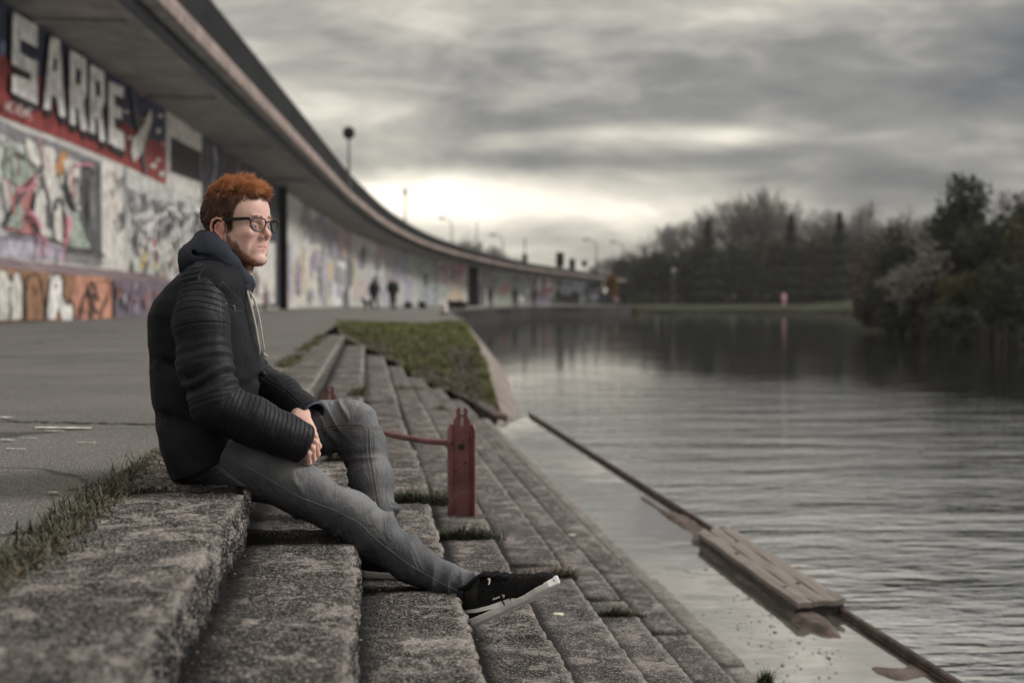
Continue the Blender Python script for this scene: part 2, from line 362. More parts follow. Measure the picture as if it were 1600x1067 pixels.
# promenade sheet
pp = [(-60, -4), (SLABX-.0, -4), (SLABX-.0, YEND+.4), (-.62, 31.0), (2.15, 31.0), (2.5, 36), (3.9, 68), (7.2, 90), (14, 123), (24, 145), (31, 166), (33.5, 190), (33.5, 300), (-300, 300), (-300, -4)]
mb = MB(); mb.add([(x, y, 0.0) for x, y in pp], [tuple(range(len(pp)))]); o = mb.build('promenade', M['asphalt']); tag(o, kind='structure')
# worn white paint and a transverse joint on the promenade
M['oldpaint'] = simple('worn_paint', (.62, .60, .56), .8, 0, .2, 30)
M['crack'] = simple('crack_filler', (.022, .021, .02), .9)
mb = MB()
def strip(pts, wid, z, jag=0.3, seed=1):
    rr = random.Random(seed); L, Rr = [], []
    for i, p in enumerate(pts):
        a = pts[max(0, i-1)]; b_ = pts[min(len(pts)-1, i+1)]; d = Vector((b_[0]-a[0], b_[1]-a[1], 0)).normalized(); nn = Vector((-d.y, d.x, 0))
        w_ = wid*(1+rr.uniform(-jag, jag)); L.append(Vector((p[0], p[1], z))+nn*w_*.5); Rr.append(Vector((p[0], p[1], z))-nn*w_*.5)
    vs = L+Rr; n_ = len(pts); return vs, [(i, i+1, n_+i+1, n_+i) for i in range(n_-1)]
a_ = PZ(-40, 658, 0); b_ = PZ(262, 664, 0)
mb.add(*strip([(a_.x+(b_.x-a_.x)*i/60, a_.y+(b_.y-a_.y)*i/60+.02*math.sin(i*.7)+.012*math.sin(i*2.1)) for i in range(61)], .026, .004, .7, 3))
a_ = PZ(-60, 843, 0); b_ = PZ(150, 822, 0)
mb.add(*strip([(a_.x+(b_.x-a_.x)*i/40, a_.y+(b_.y-a_.y)*i/40+.012*math.sin(i*.9)) for i in range(41)], .02, .004, .8, 4))
o = mb.build('promenade_joint', M['crack']); tag(o, kind='structure')
mb = MB(); rr = random.Random(9)
for (x0, x1, yy, wd) in ((55, 143, 667, .03), (0, 18, 651, .03), (2, 22, 686, .02), (30, 62, 683, .006), (70, 100, 672, .012), (120, 150, 690, .006), (10, 40, 700, .008), (75, 90, 768, .012)):
    a_ = PZ(x0, yy, .008); b_ = PZ(x1, yy+1, .008); n_ = 14
    mb.add(*strip([(a_.x+(b_.x-a_.x)*i/n_, a_.y+(b_.y-a_.y)*i/n_+rr.uniform(-.004, .004)) for i in range(n_+1)], wd, .008, .8, x0))
o = mb.build('worn_paint_mark', M['oldpaint']); tag(o, kind='structure')

# lake bed to the horizon, lake, basin beside the steps
mb = MB(); mb.add([(-900, -40, -3), (1500, -40, -3), (1500, 2400, -3), (-900, 2400, -3)], [(0, 1, 2, 3)])
tag(mb.build('ground', M['soil']), kind='structure')
ZW = -1.04
K0 = PZ(825, 650, -1.0); K1 = PZ(1470, 1067, -1.0); kd = (K1-K0).normalized(); kn = Vector((-kd.y, kd.x, 0)).normalized()
if kn.x < 0: kn = -kn
K2 = K1+kd*2.2
mb = MB(); mb.add([(K0.x+.02, K0.y, ZW), (K2.x+.02, K2.y, ZW), (400, K2.y-1, ZW), (400, 320, ZW), (-5, 320, ZW), (-5, 33, ZW), (1.6, 19, ZW)], [tuple(range(7))])
tag(mb.build('lake', M['water']), kind='structure')
zp = -1.0
mb = MB(); mb.add([(1.48, K2.y, zp), (K2.x, K2.y, zp), (K0.x, K0.y, zp), (1.48, 16.6, zp)], [(0, 1, 2, 3)])
tag(mb.build('basin_water', M['puddle']), kind='structure')
mb = MB(); mb.tube([K0+Vector((0, .1, .025))+kn*.03, K0.lerp(K2, .35)+Vector((0, 0, .02))+kn*.03, K0.lerp(K2, .7)+kn*.035+Vector((0, 0, .02)), K2+Vector((0, 0, .02))+kn*.03], .017, 8)
A, B = K0+kn*.01, K2+kn*.01
mb.add([A+Vector((0, 0, .012)), B+Vector((0, 0, .012)), B+kn*.04+Vector((0, 0, .012)), A+kn*.04+Vector((0, 0, .012)), A+Vector((0, 0, -.4)), B+Vector((0, 0, -.4)), B+kn*.04+Vector((0, 0, -.4)), A+kn*.04+Vector((0, 0, -.4))],
       [(0, 1, 2, 3), (0, 4, 5, 1), (3, 2, 6, 7)])
tag(mb.build('steel_edging', M['rust']), 'long rusty steel pipe edging between the basin and the lake', 'edging')
# silt banks that break the surface of the basin: a height field
gx = np.linspace(-.05, .62, 90); gy = np.linspace(0, 1, 700); L_ = (K2-K0).length
T_, S_ = np.meshgrid(gy, gx, indexing='ij')
base = np.array([K0.x, K0.y])[None, None, :] + T_[..., None]*L_*np.array([kd.x, kd.y]) - S_[..., None]*np.array([kn.x, kn.y])
p3 = np.concatenate([base, np.zeros(base.shape[:2]+(1,))], 2).reshape(-1, 3)
hh = fbm(p3*np.array([4, 2.2, 1]), 4)*.022 + fbm(p3*30, 2)*.003
dist = S_.ravel(); yy = p3[:, 1]
for (px_, py_, r1, r2, hgt) in ((945, 738, .7, .05, .035), (1058, 812, .9, .08, .045), (905, 735, .5, .06, .015),  (1375, 1048, .14, .14, .035), (1262, 972, .22, .07, .05), (1420, 1056, .12, .10, .04), (1000, 775, 1.0, .04, .03), (1300, 990, .5, .05, .045)):
    q = PZ(px_, py_, zp); hh += hgt*np.exp(-((p3[:, 1]-q.y)/r1)**2 - ((p3[:, 0]-q.x)/r2)**2)
hh += .062*np.exp(-(dist/(.25+.03*np.sin(p3[:, 1]*5)))**4)*np.clip((p3[:, 1]-6.5)/.4, 0, 1)*np.clip((9.0-p3[:, 1])/.8, 0, 1)
hh = hh - .040 + .02*np.exp(-(dist/.04)**2)
p3[:, 2] = zp + np.clip(hh, -.06, .03)
n_ = len(gx); ii = (np.arange(len(gy)-1)[:, None]*n_ + np.arange(n_-1)[None, :]).ravel()
o = mesh_obj('basin_bed', p3, np.stack([ii, ii+1, ii+n_+1, ii+n_], 1), M['silt'], smooth=True); tag(o, kind='structure')
# floating specks: leaves and scum on the basin
mb = MB(); rr = random.Random(21)
for i in range(240):
    px_ = rr.gauss(1230, 70) if i % 3 else rr.uniform(850, 1300); py_ = 471+(px_-572)/rr.uniform(1.08, 1.34) + rr.uniform(-10, 10)
    if py_ > 1080 or py_ < 690: continue
    q = PZ(px_, py_, zp+.003)
    if q.x < 1.54: continue
    n_ = 6; r_ = rr.uniform(.002, .007)*(1.8 if rr.random() < .12 else 1)
    mb.add([q+Vector((math.cos(6.283*j/n_)*r_*rr.uniform(.6, 1.8), math.sin(6.283*j/n_)*r_*rr.uniform(.6, 1.5), 0)) for j in range(n_)], [tuple(range(n_))])
tag(mb.build('floating_debris', M['crack']), kind='stuff')

# grass bank beyond the steps
def bank_pt(u, v):
    # v: 0 at the steps' end, 1 at the promenade far edge; u: 0 promenade side, 1 water side
    nL = Vector((-.36, 20.75, -.02)); nR = Vector((1.75, 18.5, -1.02)); fL = Vector((-.62, 31.0, .01)); fR = Vector((2.15, 31.0, 0.01))
    # near line falls along the cheek
    p = nL.lerp(nR, u).lerp(fL.lerp(fR, u), v)
    return p
NB = 110; vs = []
for j in range(NB+1):
    for i in range(NB+1):
        u, v = i/NB, j/NB; p = bank_pt(u, v)
        p.z += .34*math.sin(math.pi*min(1, v*1.0))*(.2+.8*u)*(1-v*.5)*.9
        vs.append(p)
vs = np.array([tuple(v) for v in vs]); vs[:, 2] += .05*fbm(vs*1.6, 3) + .03*fbm(vs*6, 2)
ii = (np.arange(NB)[:, None]*(NB+1) + np.arange(NB)[None, :]).ravel()
bankF = np.stack([ii, ii+1, ii+NB+2, ii+NB+1], 1)
o = mesh_obj('grass_bank', vs, bankF, M['soil'], smooth=True); tag(o, kind='structure')
BANK = vs.reshape(NB+1, NB+1, 3)
# sloping concrete revetment along the bank, then the quay wall curving away
rv = MB()
tl = [Vector((1.52, 16.75, -1.0)), Vector((1.75, 18.4, -.96)), Vector((1.86, 21, -.75)), Vector((2.0, 25, -.38)), Vector((2.12, 29.4, -.03)), Vector((2.5, 36, -.02)), Vector((3.9, 68, -.02))]
wl = [Vector((2.14, 18.45, -1.12)), Vector((2.2, 19.0, -1.12)), Vector((2.36, 21.3, -1.12)), Vector((2.62, 25, -1.12)), Vector((3.02, 30, -1.12)), Vector((3.4, 36, -1.12)), Vector((5.2, 68, -1.12))]
dn = lambda p: Vector((p.x, p.y, -1.6))
rv.add(tl+wl+[dn(p) for p in wl]+[dn(p) for p in tl], [f for i in range(6) for f in ((i, 7+i, 8+i, i+1), (7+i, 14+i, 15+i, 8+i), (21+i, i, i+1, 22+i))] + [(0, 21, 14, 7)])
tag(rv.build('revetment', M['revet']), kind='structure')
qw = MB(); qp = [(3.9, 68), (5.2, 80), (7.2, 90), (10, 107), (14, 123), (18.6, 135), (24, 145), (31, 166), (33.5, 190)]
n_ = len(qp)
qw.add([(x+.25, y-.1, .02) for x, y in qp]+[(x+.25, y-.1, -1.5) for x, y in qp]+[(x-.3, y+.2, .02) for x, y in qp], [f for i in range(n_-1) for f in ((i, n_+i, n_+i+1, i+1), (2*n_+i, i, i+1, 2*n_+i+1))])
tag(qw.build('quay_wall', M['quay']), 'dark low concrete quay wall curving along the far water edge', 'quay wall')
# cheek wall that closes the steps
ck = MB(); 
for q0, q1, h0 in ((Vector((-.40, 20.6, .02)), Vector((1.30, 19.75, -.80)), 0), (Vector((1.301, 19.74, -.802)), Vector((1.60, 17.65, -.93)), 0)):
    d = (q1-q0); nn = Vector((-d.y, d.x, 0)).normalized()*.16; nn = nn if nn.y > 0 else -nn
    top = [q0, q1, q1+nn, q0+nn]; bot = [Vector((p.x, p.y, -1.4)) for p in top]
    ck.add(top+bot, [(0, 1, 2, 3), (0, 4, 5, 1), (1, 5, 6, 2), (2, 6, 7, 3), (3, 7, 4, 0)])
tag(ck.build('cheek_wall', M['soil']), 'low sloping concrete wall closing the far end of the steps', 'wall')

# grass blades
def blades(name, roots, hgt, mat, wid=.004, lean=.5, seed=1, parent=None, segs=3):
    rr = np.random.default_rng(seed); n_ = len(roots); roots = np.asarray(roots)
    h = np.asarray(hgt)*rr.uniform(.35, 1.25, n_); az_ = rr.uniform(0, 6.283, n_); ln = lean*rr.uniform(.2, 1.3, n_)
    dr = np.stack([np.cos(az_), np.sin(az_)], 1); sdv = np.stack([-dr[:, 1], dr[:, 0]], 1)
    V_ = np.zeros((n_, 2*segs+1, 3))
    for s_ in range(segs+1):
        tt = s_/segs; off = ln*h*tt**1.8; zz = h*(tt - .35*ln*tt**2.2); w_ = wid*(1-tt**1.5)*.5*rr.uniform(.7, 1.3, n_)
        ctr = roots.copy(); ctr[:, 0] += dr[:, 0]*off; ctr[:, 1] += dr[:, 1]*off; ctr[:, 2] += zz
        if s_ < segs:
            V_[:, 2*s_] = ctr; V_[:, 2*s_, :2] -= sdv*w_[:, None]; V_[:, 2*s_+1] = ctr; V_[:, 2*s_+1, :2] += sdv*w_[:, None]
        else: V_[:, 2*s_] = ctr
    b0 = (np.arange(n_)*(2*segs+1))[:, None]; F_ = []
    for s_ in range(segs-1): F_ += (b0+np.array([[2*s_, 2*s_+1, 2*s_+3, 2*s_+2]])).tolist()
    F_ += (b0+np.array([[2*segs-2, 2*segs-1, 2*segs]])).tolist()
    return mesh_obj(name, V_.reshape(-1, 3), F_, mat, parent)
# line of grass between the asphalt and the top slab
rr = np.random.default_rng(3); roots = []
for i in range(5200):
    y_ = rr.uniform(2.0, 4.6); dens = .5+.5*math.sin(y_*9.1+1)*math.sin(y_*3.3); w_ = .035+.03*math.sin(y_*7)
    if rr.random() > .08+.92*dens**1.5: continue
    roots.append((SLABX-.02+rr.normal(0, max(.015, w_)*.8), y_, -.004))
o = blades('edge_grass', roots, .030, M['blade'], .0040, 1.2, 5); tag(o, kind='stuff')
roots = [(SLABX-.03+rr.normal(0, .03), rr.normal(3.35, .5), 0) for _ in range(380)]
o = blades('long_edge_grass', roots, .060, M['blade'], .0044, 1.3, 6); tag(o, kind='stuff')
roots = [(SLABX-.01+rr.normal(0, .025), rr.uniform(2.0, 4.8), -.002) for _ in range(3800)]
o = blades('dead_edge_grass', roots, .022, M['drygrass'], .005, 1.6, 7); tag(o, kind='stuff')
roots = []
for i in range(6500):
    y_ = rr.uniform(6.5, 20.5)
    if math.sin(y_*1.7)+math.sin(y_*4.1) > -.5: roots.append((SLABX+.02+rr.normal(0, .035), y_, 0))
o = blades('edge_moss', roots, .03, M['moss'], .012, .9, 8); tag(o, kind='stuff')
# bank grass
roots = []; 
for i in range(60000):
    u, v = rr.uniform(0, 1), rr.uniform(0.0, 1); a_, b_ = u*NB, v*NB; p = BANK[int(b_), int(a_)]
    lim = .20 + .16*math.sin(u*9)+.1*math.sin(u*23+1) if u < .93 else .05
    if v < lim*(.4+.6*u) : continue
    if fbm(np.array([[p[0]*1.6, p[1]*.9, 3.]]), 2)[0] < -.42: continue
    roots.append(p+np.array([rr.uniform(-.02, .02), rr.uniform(-.05, .05), -.01]))
o = blades('bank_grass', roots, .085, M['bankgrass'], .022, .8, 9, segs=2); tag(o, kind='stuff')
roots = []
for i in range(11000):
    u, v = rr.uniform(0, 1), rr.uniform(0.0, .45); p = BANK[int(v*NB), int(u*NB)]
    roots.append(p+np.array([rr.uniform(-.02, .02), rr.uniform(-.05, .05), -.01]))
o = blades('bank_weeds', roots, .10, M['drygrass'], .02, 1.2, 10, segs=2); tag(o, kind='stuff')

# tufts in the joints of the steps
def tuft(px0, px1, py_, k, n_, h_, label, mat='blade', sd_=.02, seed=1):
    z_ = -DZ*k; a_ = PZ(px0, py_, z_); b_ = PZ(px1, py_, z_); rr_ = np.random.default_rng(seed); pts = []; hs = []; L_ = (b_-a_).length; m_ = max(2, int(L_/.045)); cs = [(rr_.uniform(.08, .92), rr_.uniform(.35, 1.0), rr_.uniform(.10, .20)) for _ in range(m_)]
    for i in range(int(n_*1.6)):
        c_ = cs[rr_.integers(m_)]; f = c_[0]+rr_.normal(0, c_[2]); f = min(1.05, max(-.05, f)); dy = rr_.normal(0, sd_*.7); p = a_.lerp(b_, f)
        xk = XS[k] if p.x+.0 > XS[k]-.004 else None
        pts.append((p.x+rr_.normal(0, .008), p.y+dy, z_-.008)); hs.append(h_*c_[1]*math.exp(-(dy/sd_)**2*.5)*(1.5 if rr_.random() < .05 else 1))
    o_ = blades('grass_tuft', pts, np.array(hs)*2.5, M[mat], .0046, 1.2, seed)
    tag(o_, label, 'grass tuft', 'grass tufts growing in the joints of the steps'); return o_
tuft(497, 545, 726, 1, 420, .045, 'grass tuft between the clasped hands and the bent knee', seed=31, sd_=.03)
tuft(612, 690, 786, 2, 600, .045, 'grass tuft beside the shin, left of the red post', seed=32, sd_=.03)
tuft(688, 782, 842, 3, 800, .045, 'wide grass tuft in the joint just below the red post base', seed=33, sd_=.035)
tuft(812, 892, 902, 4, 420, .028, 'brownish grass tuft behind the toe of the raised shoe', 'drygrass', seed=34)
tuft(932, 1000, 961, 5, 420, .028, 'small low grass tuft on the fifth step, right of the shoe', 'blade', seed=35, sd_=.014)
tuft(546, 580, 617, 1, 260, .05, 'small dark tuft on the far top step', 'moss', seed=36, sd_=.1)
tuft(620, 660, 607, 3, 260, .04, 'far tuft in a joint below the grass bank', 'moss', seed=37, sd_=.08)
tuft(668, 700, 640, 4, 260, .04, 'far tuft on the steps left of the lowest bank corner', 'moss', seed=38, sd_=.08)
tuft(1190, 1205, 1064, 6, 200, .03, 'tuft at the bottom edge beside the basin', 'blade', seed=39, sd_=.02)
# pebbles and rubbish lying on the steps
M['pebble'] = simple('pebble', (.19, .18, .168), .8, 0, .5, 40)
mb = MB(); rr = random.Random(77)
for i in range(1100):
    k = rr.choice((0, 0, 1, 1, 2, 2, 3, 3, 4, 5)); x0 = SLABX if k == 0 else XS[k-1]; x_ = rr.uniform(x0+.01, XS[k]-.02); y_ = 1.4+5.5*rr.random()**1.4
    if rr.random() < .15 and k: x_ = x0+abs(rr.gauss(0, .03))+.006
    r_ = rr.uniform(.0012, .0038)*(1.7 if rr.random() < .05 else 1); mb.sphere((x_, y_, -DZ*k+r_*.5), r_, 3, 0, (1, rr.uniform(.6, 1.3), .7))
tag(mb.build('gravel', M['pebble']), kind='stuff')
M['litter'] = simple('pale_litter', (.55, .53, .45), .7, 0, .1)
for px_, py_, k, r_, lb in ((872, 960, 4, .016, 'flat pale scrap lying on the fourth step below the shoe'), (893, 836, 5, .013, 'small white scrap right of the red post'), (682, 765, 3, .010, 'tiny white scrap left of the red post')):
    q = PZ(px_, py_, -DZ*k+.004); mb = MB(); pts = [(math.cos(a/10*6.283)*r_*random.uniform(.8, 1.2)*1.3, math.sin(a/10*6.283)*r_*random.uniform(.8, 1.5)) for a in range(10)]
    mb.add([q+Vector((x, y, .004)) for x, y in pts]+[q+Vector((x, y, 0)) for x, y in pts]+[q+Vector((0, 0, .007))], [(i, (i+1) % 10, 20) for i in range(10)]+[(i, 10+i, 10+(i+1) % 10, (i+1) % 10) for i in range(10)])
    tag(mb.build('litter_scrap', M['litter']), lb, 'litter')
# dry leaf cluster on second step
mb = MB(); q = PZ(672, 985, -DZ*3)
for i in range(9):
    a = random.uniform(0, 6.28); c_ = q+Vector((random.gauss(0, .02), random.gauss(0, .03), .006)); e1 = Vector((math.cos(a), math.sin(a), random.uniform(-.2, .5)))*.016; e2 = Vector((-math.sin(a), math.cos(a), random.uniform(-.3, .3)))*.009
    mb.add([c_-e1, c_-e2, c_+e1, c_+e2], [(0, 1, 2, 3)])
tag(mb.build('dead_leaves', simple('dead_leaf', (.20, .17, .14), .8)), kind='stuff')

# ------------------------------------------------------------------ red posts with their rail
def make_post(base, h, name_label, rz, full=True):
    e = empty('railing_post', base, rz); tag(e, name_label, 'railing post', 'red steel posts of the step railing'); W = .056; Dp = .030
    zt = h-.064 if full else h-.062
    # slotted web plate standing up as a forked tongue
    nk = .0245
    WI = .031
    out = [(-WI, 0), (WI, 0), (WI, zt-.030), (WI+.004, zt-.008), (nk+.010, zt+.008), (nk, zt+.022), (nk-.002, zt+.032), (nk, h-.014), (nk-.006, h-.003), (.008, h), (.008, h-.030), (-.006, h-.030), (-.006, h), (-nk+.004, h-.004), (-nk-.001, h-.016), (-nk+.001, zt+.032), (-nk-.002, zt+.020), (-nk-.012, zt+.008), (-WI-.004, zt-.010), (-WI, zt-.030)]
    mb_ = MB(); mb_.prism(out, .008, Matrix.Translation((0, -.004, 0))); o1 = mb_.build('web_plate', M['redpaint'], e, world=False)
    mb_ = MB(); mb_.box((-.006, -.0065, h-.078), (.006, .0065, h-.042), 0, None, .001); mb_.build('slot', simple('slot_grey', (.28, .27, .25), .9) if 'slot' not in M else M['slot'], e, world=False)
    for sx_ in (-1, 1):
        a_ = Vector((sx_*.029, .002, 0)); b_ = Vector((sx_*W, -.030, 0)); n_ = Vector((sx_*.6, .8, 0))*.006; za, zb_ = zt-.012, zt-.004
        q_ = [(a_, 0), (b_, 0), (b_+n_, 0), (a_+n_, 0), (a_, za), (b_.lerp(a_, .35), zb_), (b_, zt-.026), (b_+n_, zt-.026), (b_.lerp(a_, .35)+n_, zb_), (a_+n_, za)]
        mb_ = MB(); mb_.add([v+Vector((0, 0, z)) for v, z in q_], [(0, 4, 5, 6, 1), (1, 6, 7, 2), (2, 7, 8, 9, 3), (3, 9, 4, 0), (4, 9, 8, 5), (5, 8, 7, 6), (3, 2, 1, 0)]); mb_.build('flange', M['redpaint'], e, world=False)
    if full:
        mb_ = MB(); mb_.tube([(-.002, -.010, h-.165), (-.002, .010, h-.165)], .013, 8); mb_.tube([(-.002, -.014, h-.165), (-.002, -.010, h-.165)], .006, 8); mb_.build('bolt', M['dark_metal'], e, world=False)
        mb_ = MB(); mb_.box((-.08, -.055, -.002), (.10, .055, .008), 0, None, .002); mb_.build('base_plate', M['rust'], e, world=False)
    return e
pb = PZ(722, 808, -DZ*3); POSTH = .462
post1 = make_post(pb, POSTH, 'dark red slotted steel post standing on the steps, right of the knee', R(-8))
p2 = PY(515, 603, 7.6); z2 = -DZ
post2 = make_post(Vector((p2.x, 7.6, z2)), p2.z-z2, 'short red post top showing behind the bent knee', R(-8), False)
mb = MB(); cps = [PY(703, 691, pb.y), PY(672, 690, pb.y+.12), PY(640, 685, pb.y+.3), PY(600, 677, pb.y+.6), PY(560, 664, pb.y+1.0), PY(515, 640, 7.6)]
dense = []
for i in range(len(cps)-1):
    for j in range(6): dense.append(cps[i].lerp(cps[i+1], j/6))
dense.append(cps[-1])
for _ in range(6): dense = [dense[0]]+[(dense[i-1]+dense[i]*2+dense[i+1])/4 for i in range(1, len(dense)-1)]+[dense[-1]]
mb.tube(dense, .0135, 12); o = mb.build('railing_bar', M['redpaint'], smooth=True); tag(o, 'curved red steel bar running from the red post behind the knee', 'railing bar')

# ------------------------------------------------------------------ wooden platform on the edging
wx = [PZ(1088, 830, -.925), PZ(1245, 942, -.925), PZ(1322, 937, -.925), PZ(1140, 822, -.925)]
e = empty('wooden_platform', wx[1]); tag(e, 'weathered grey wooden plank platform lying on the lake edging', 'platform')
ld = (wx[0]-wx[1]); wdv = (wx[2]-wx[1]); nP = 3
for i in range(nP):
    f0, f1 = i/nP+.012, (i+1)/nP-.012; mb = MB(); e0 = random.uniform(-.02, .02); e1 = random.uniform(-.03, .03); seg = 14
    top = []; 
    for j in range(seg+1):
        c0 = wx[1]+wdv*f0+ld*(j/seg); c1 = wx[1]+wdv*f1+(wx[3]-wx[2])*(j/seg)
        if j == 0: c0 += ld.normalized()*e0; c1 += ld.normalized()*e0*.6
        if j == seg: c0 += ld.normalized()*e1; c1 += ld.normalized()*e1
        dzz = .003*math.sin(j*1.3+i*2); top += [c0+Vector((0, 0, dzz)), c0.lerp(c1, .5)+Vector((0, 0, dzz+.003)), c1+Vector((0, 0, dzz+(.012 if i == 2 and j < 2 else 0)))]
    bot = [p-Vector((0, 0, .024)) for p in top]; n_ = len(top); fs = []
    for j in range(seg):
        for q in range(2): fs += [(3*j+q, 3*j+q+1, 3*j+q+4, 3*j+q+3), (n_+3*j+q+1, n_+3*j+q, n_+3*j+q+3, n_+3*j+q+4)]
        fs += [(3*j, 3*j+3, n_+3*j+3, n_+3*j), (3*j+5, 3*j+2, n_+3*j+2, n_+3*j+5)]
    fs += [(0, n_, n_+1, 1), (1, n_+1, n_+2, 2), (n_-3, n_-2, 2*n_-2, 2*n_-3), (n_-2, n_-1, 2*n_-1, 2*n_-2)]
    mb.add(top+bot, fs); mb.build('plank', M['wood'], e)
for i in range(2):
    mb = MB(); f = .04 if i == 0 else .72; a_ = wx[1]+wdv*f+ld*.02; b_ = wx[1]+wdv*f+ld*.98; w2 = wdv.normalized()*.045
    vs = [a_, b_, b_+w2, a_+w2]; mb.add([p-Vector((0, 0, .026)) for p in vs]+[p-Vector((0, 0, .15)) for p in vs], [(0, 1, 2, 3), (7, 6, 5, 4), (0, 4, 5, 1), (1, 5, 6, 2), (2, 6, 7, 3), (3, 7, 4, 0)])
    mb.build('bearer', simple('wet_dark_wood', (.035, .03, .027), .7, 0, .4, 12, .5) if i == 0 else bpy.data.materials['wet_dark_wood'], e)
mb = MB(); ev = ld.normalized()*.03; q0, q1 = wx[1]+ev, wx[2]+ev; mb.add([q-Vector((0, 0, .026)) for q in (q0, q1, q1+ev, q0+ev)]+[q-Vector((0, 0, .15)) for q in (q0, q1, q1+ev, q0+ev)], [(0, 1, 2, 3), (0, 4, 5, 1), (1, 5, 6, 2), (2, 6, 7, 3), (3, 7, 4, 0)]); mb.build('end_board', bpy.data.materials['wet_dark_wood'], e)
for i, (fx, fy) in enumerate(((.2, .17), (.2, .62), (.55, .2), (.6, .8))):
    q = wx[1]+wdv*fx+ld*fy; mb = MB(); mb.tube([q, q+Vector((0, 0, .008))], .010, 8); mb.build('bolt', M['dark_metal'], e)
# ------------------------------------------------------------------ viaduct wall, murals, deck
WK = [(-9.77, 20), (-8.90, 34.6), (-7.1, 65), (-5.37, 94), (-3.5, 112), (0, 131), (5.3, 147), (14.3, 163), (24, 176), (31.5, 188)]
# straight run first, then a smooth bend
def crom(P_, n_):
    out = []
    for i in range(len(P_)-1):
        p0 = P_[max(0, i-1)]; p1_, p2_ = P_[i], P_[i+1]; p3_ = P_[min(len(P_)-1, i+2)]
        for j in range(n_):
            t_ = j/n_; out.append(tuple(.5*((2*b_)+(c_-a_)*t_+(2*a_-5*b_+4*c_-d_)*t_*t_+(-a_+3*b_-3*c_+d_)*t_**3) for a_, b_, c_, d_ in zip(p0, p1_, p2_, p3_)))
    return out+[P_[-1]]
WALL = [(-9.77+.0594*(y-20), y) for y in (4, 20, 34.6, 50, 65, 80, 90)] + crom(WK[3:], 8)
WALL = [Vector((x, y, 0)) for x, y in WALL]
HK = [(0, 7.33), (94, 7.33), (112, 6.8), (131, 5.75), (147, 4.7), (163, 3.55), (176, 2.85), (188, 2.45)]
def hsof(y): return float(np.interp(y, [a for a, _ in HK], [b_ for _, b_ in HK]))    # soffit above the camera
def wn(i):
    a_ = WALL[max(0, i-1)]; b_ = WALL[min(len(WALL)-1, i+1)]; d = (b_-a_).normalized(); return Vector((d.y, -d.x, 0))
def sweep(name, prof, mat, parent, i0=0, i1=None, smooth=False):
    """prof(i) -> list of (offset from wall, z) at knot i"""
    i1 = len(WALL) if i1 is None else i1; mb_ = MB(); rows = [prof(i) for i in range(i0, i1)]; n_ = len(rows[0])
    vs = [WALL[i]+wn(i)*o_+Vector((0, 0, z_)) for i, rw in zip(range(i0, i1), rows) for o_, z_ in rw]
    fs = [(a*n_+k, (a+1)*n_+k, (a+1)*n_+(k+1) % n_, a*n_+(k+1) % n_) for a in range(len(rows)-1) for k in range(n_)]
    fs += [tuple(range(n_)), tuple(range((len(rows)-1)*n_, len(rows)*n_))[::-1]]
    mb_.add(vs, fs); return mb_.build(name, mat, parent, smooth)

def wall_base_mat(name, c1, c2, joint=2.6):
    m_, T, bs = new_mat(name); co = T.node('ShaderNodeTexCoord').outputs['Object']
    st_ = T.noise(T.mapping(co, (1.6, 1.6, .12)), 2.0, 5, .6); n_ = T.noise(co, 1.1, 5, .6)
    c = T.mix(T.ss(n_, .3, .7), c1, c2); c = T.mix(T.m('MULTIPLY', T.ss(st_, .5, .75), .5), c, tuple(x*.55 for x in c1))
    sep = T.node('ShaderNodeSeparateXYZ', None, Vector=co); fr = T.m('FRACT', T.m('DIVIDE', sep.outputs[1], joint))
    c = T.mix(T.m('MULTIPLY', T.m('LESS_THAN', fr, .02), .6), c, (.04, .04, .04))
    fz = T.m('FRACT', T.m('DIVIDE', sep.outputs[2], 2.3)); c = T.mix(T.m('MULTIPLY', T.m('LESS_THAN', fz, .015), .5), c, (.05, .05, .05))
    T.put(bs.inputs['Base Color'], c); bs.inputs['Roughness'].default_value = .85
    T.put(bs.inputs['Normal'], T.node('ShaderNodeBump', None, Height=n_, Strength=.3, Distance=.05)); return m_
M['wallc'] = wall_base_mat('painted_wall', (.38, .37, .355), (.55, .54, .51))
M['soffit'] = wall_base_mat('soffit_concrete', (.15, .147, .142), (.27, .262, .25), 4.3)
M['fascia'] = simple('fascia_concrete', (.22, .175, .155), .9, 0, .3, 1.2, .3, 8)
M['parapet'] = simple('black_parapet', (.018, .019, .021), .95, 0, .3, .9, .2, 6, .08)
M['capm'] = simple('parapet_cap', (.25, .25, .235), .7, 0, .3, 2)
gw = empty('graffiti_wall', WALL[1]); tag(gw, 'long pale wall under the viaduct covered with graffiti murals', 'wall')
sweep('wall', lambda i: [(0, 0), (0, hsof(WALL[i].y)+.49+.1), (-.6, hsof(WALL[i].y)+.49+.1), (-.6, 0)], M['wallc'], gw)
vd = empty('viaduct', WALL[1]+Vector((3, 0, 7.8))); tag(vd, 'long curving concrete viaduct deck with black parapet overhanging the graffiti wall', 'viaduct')
OV = 3.35
def S(y): return hsof(y)/7.33
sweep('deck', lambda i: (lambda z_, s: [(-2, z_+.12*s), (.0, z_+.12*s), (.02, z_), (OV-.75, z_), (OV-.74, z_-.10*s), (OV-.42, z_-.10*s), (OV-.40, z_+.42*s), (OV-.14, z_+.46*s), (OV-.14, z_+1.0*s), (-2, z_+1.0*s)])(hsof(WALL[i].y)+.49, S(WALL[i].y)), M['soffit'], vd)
sweep('recess_shade_band', lambda i: (lambda z_, s: [(OV-.415, z_-.10*s), (OV-.385, z_-.10*s), (OV-.375, z_+.43*s), (OV-.395, z_+.43*s)])(hsof(WALL[i].y)+.49, S(WALL[i].y)), M['parapet'], vd)  # black strip painted in for the shade of the recess under the fascia
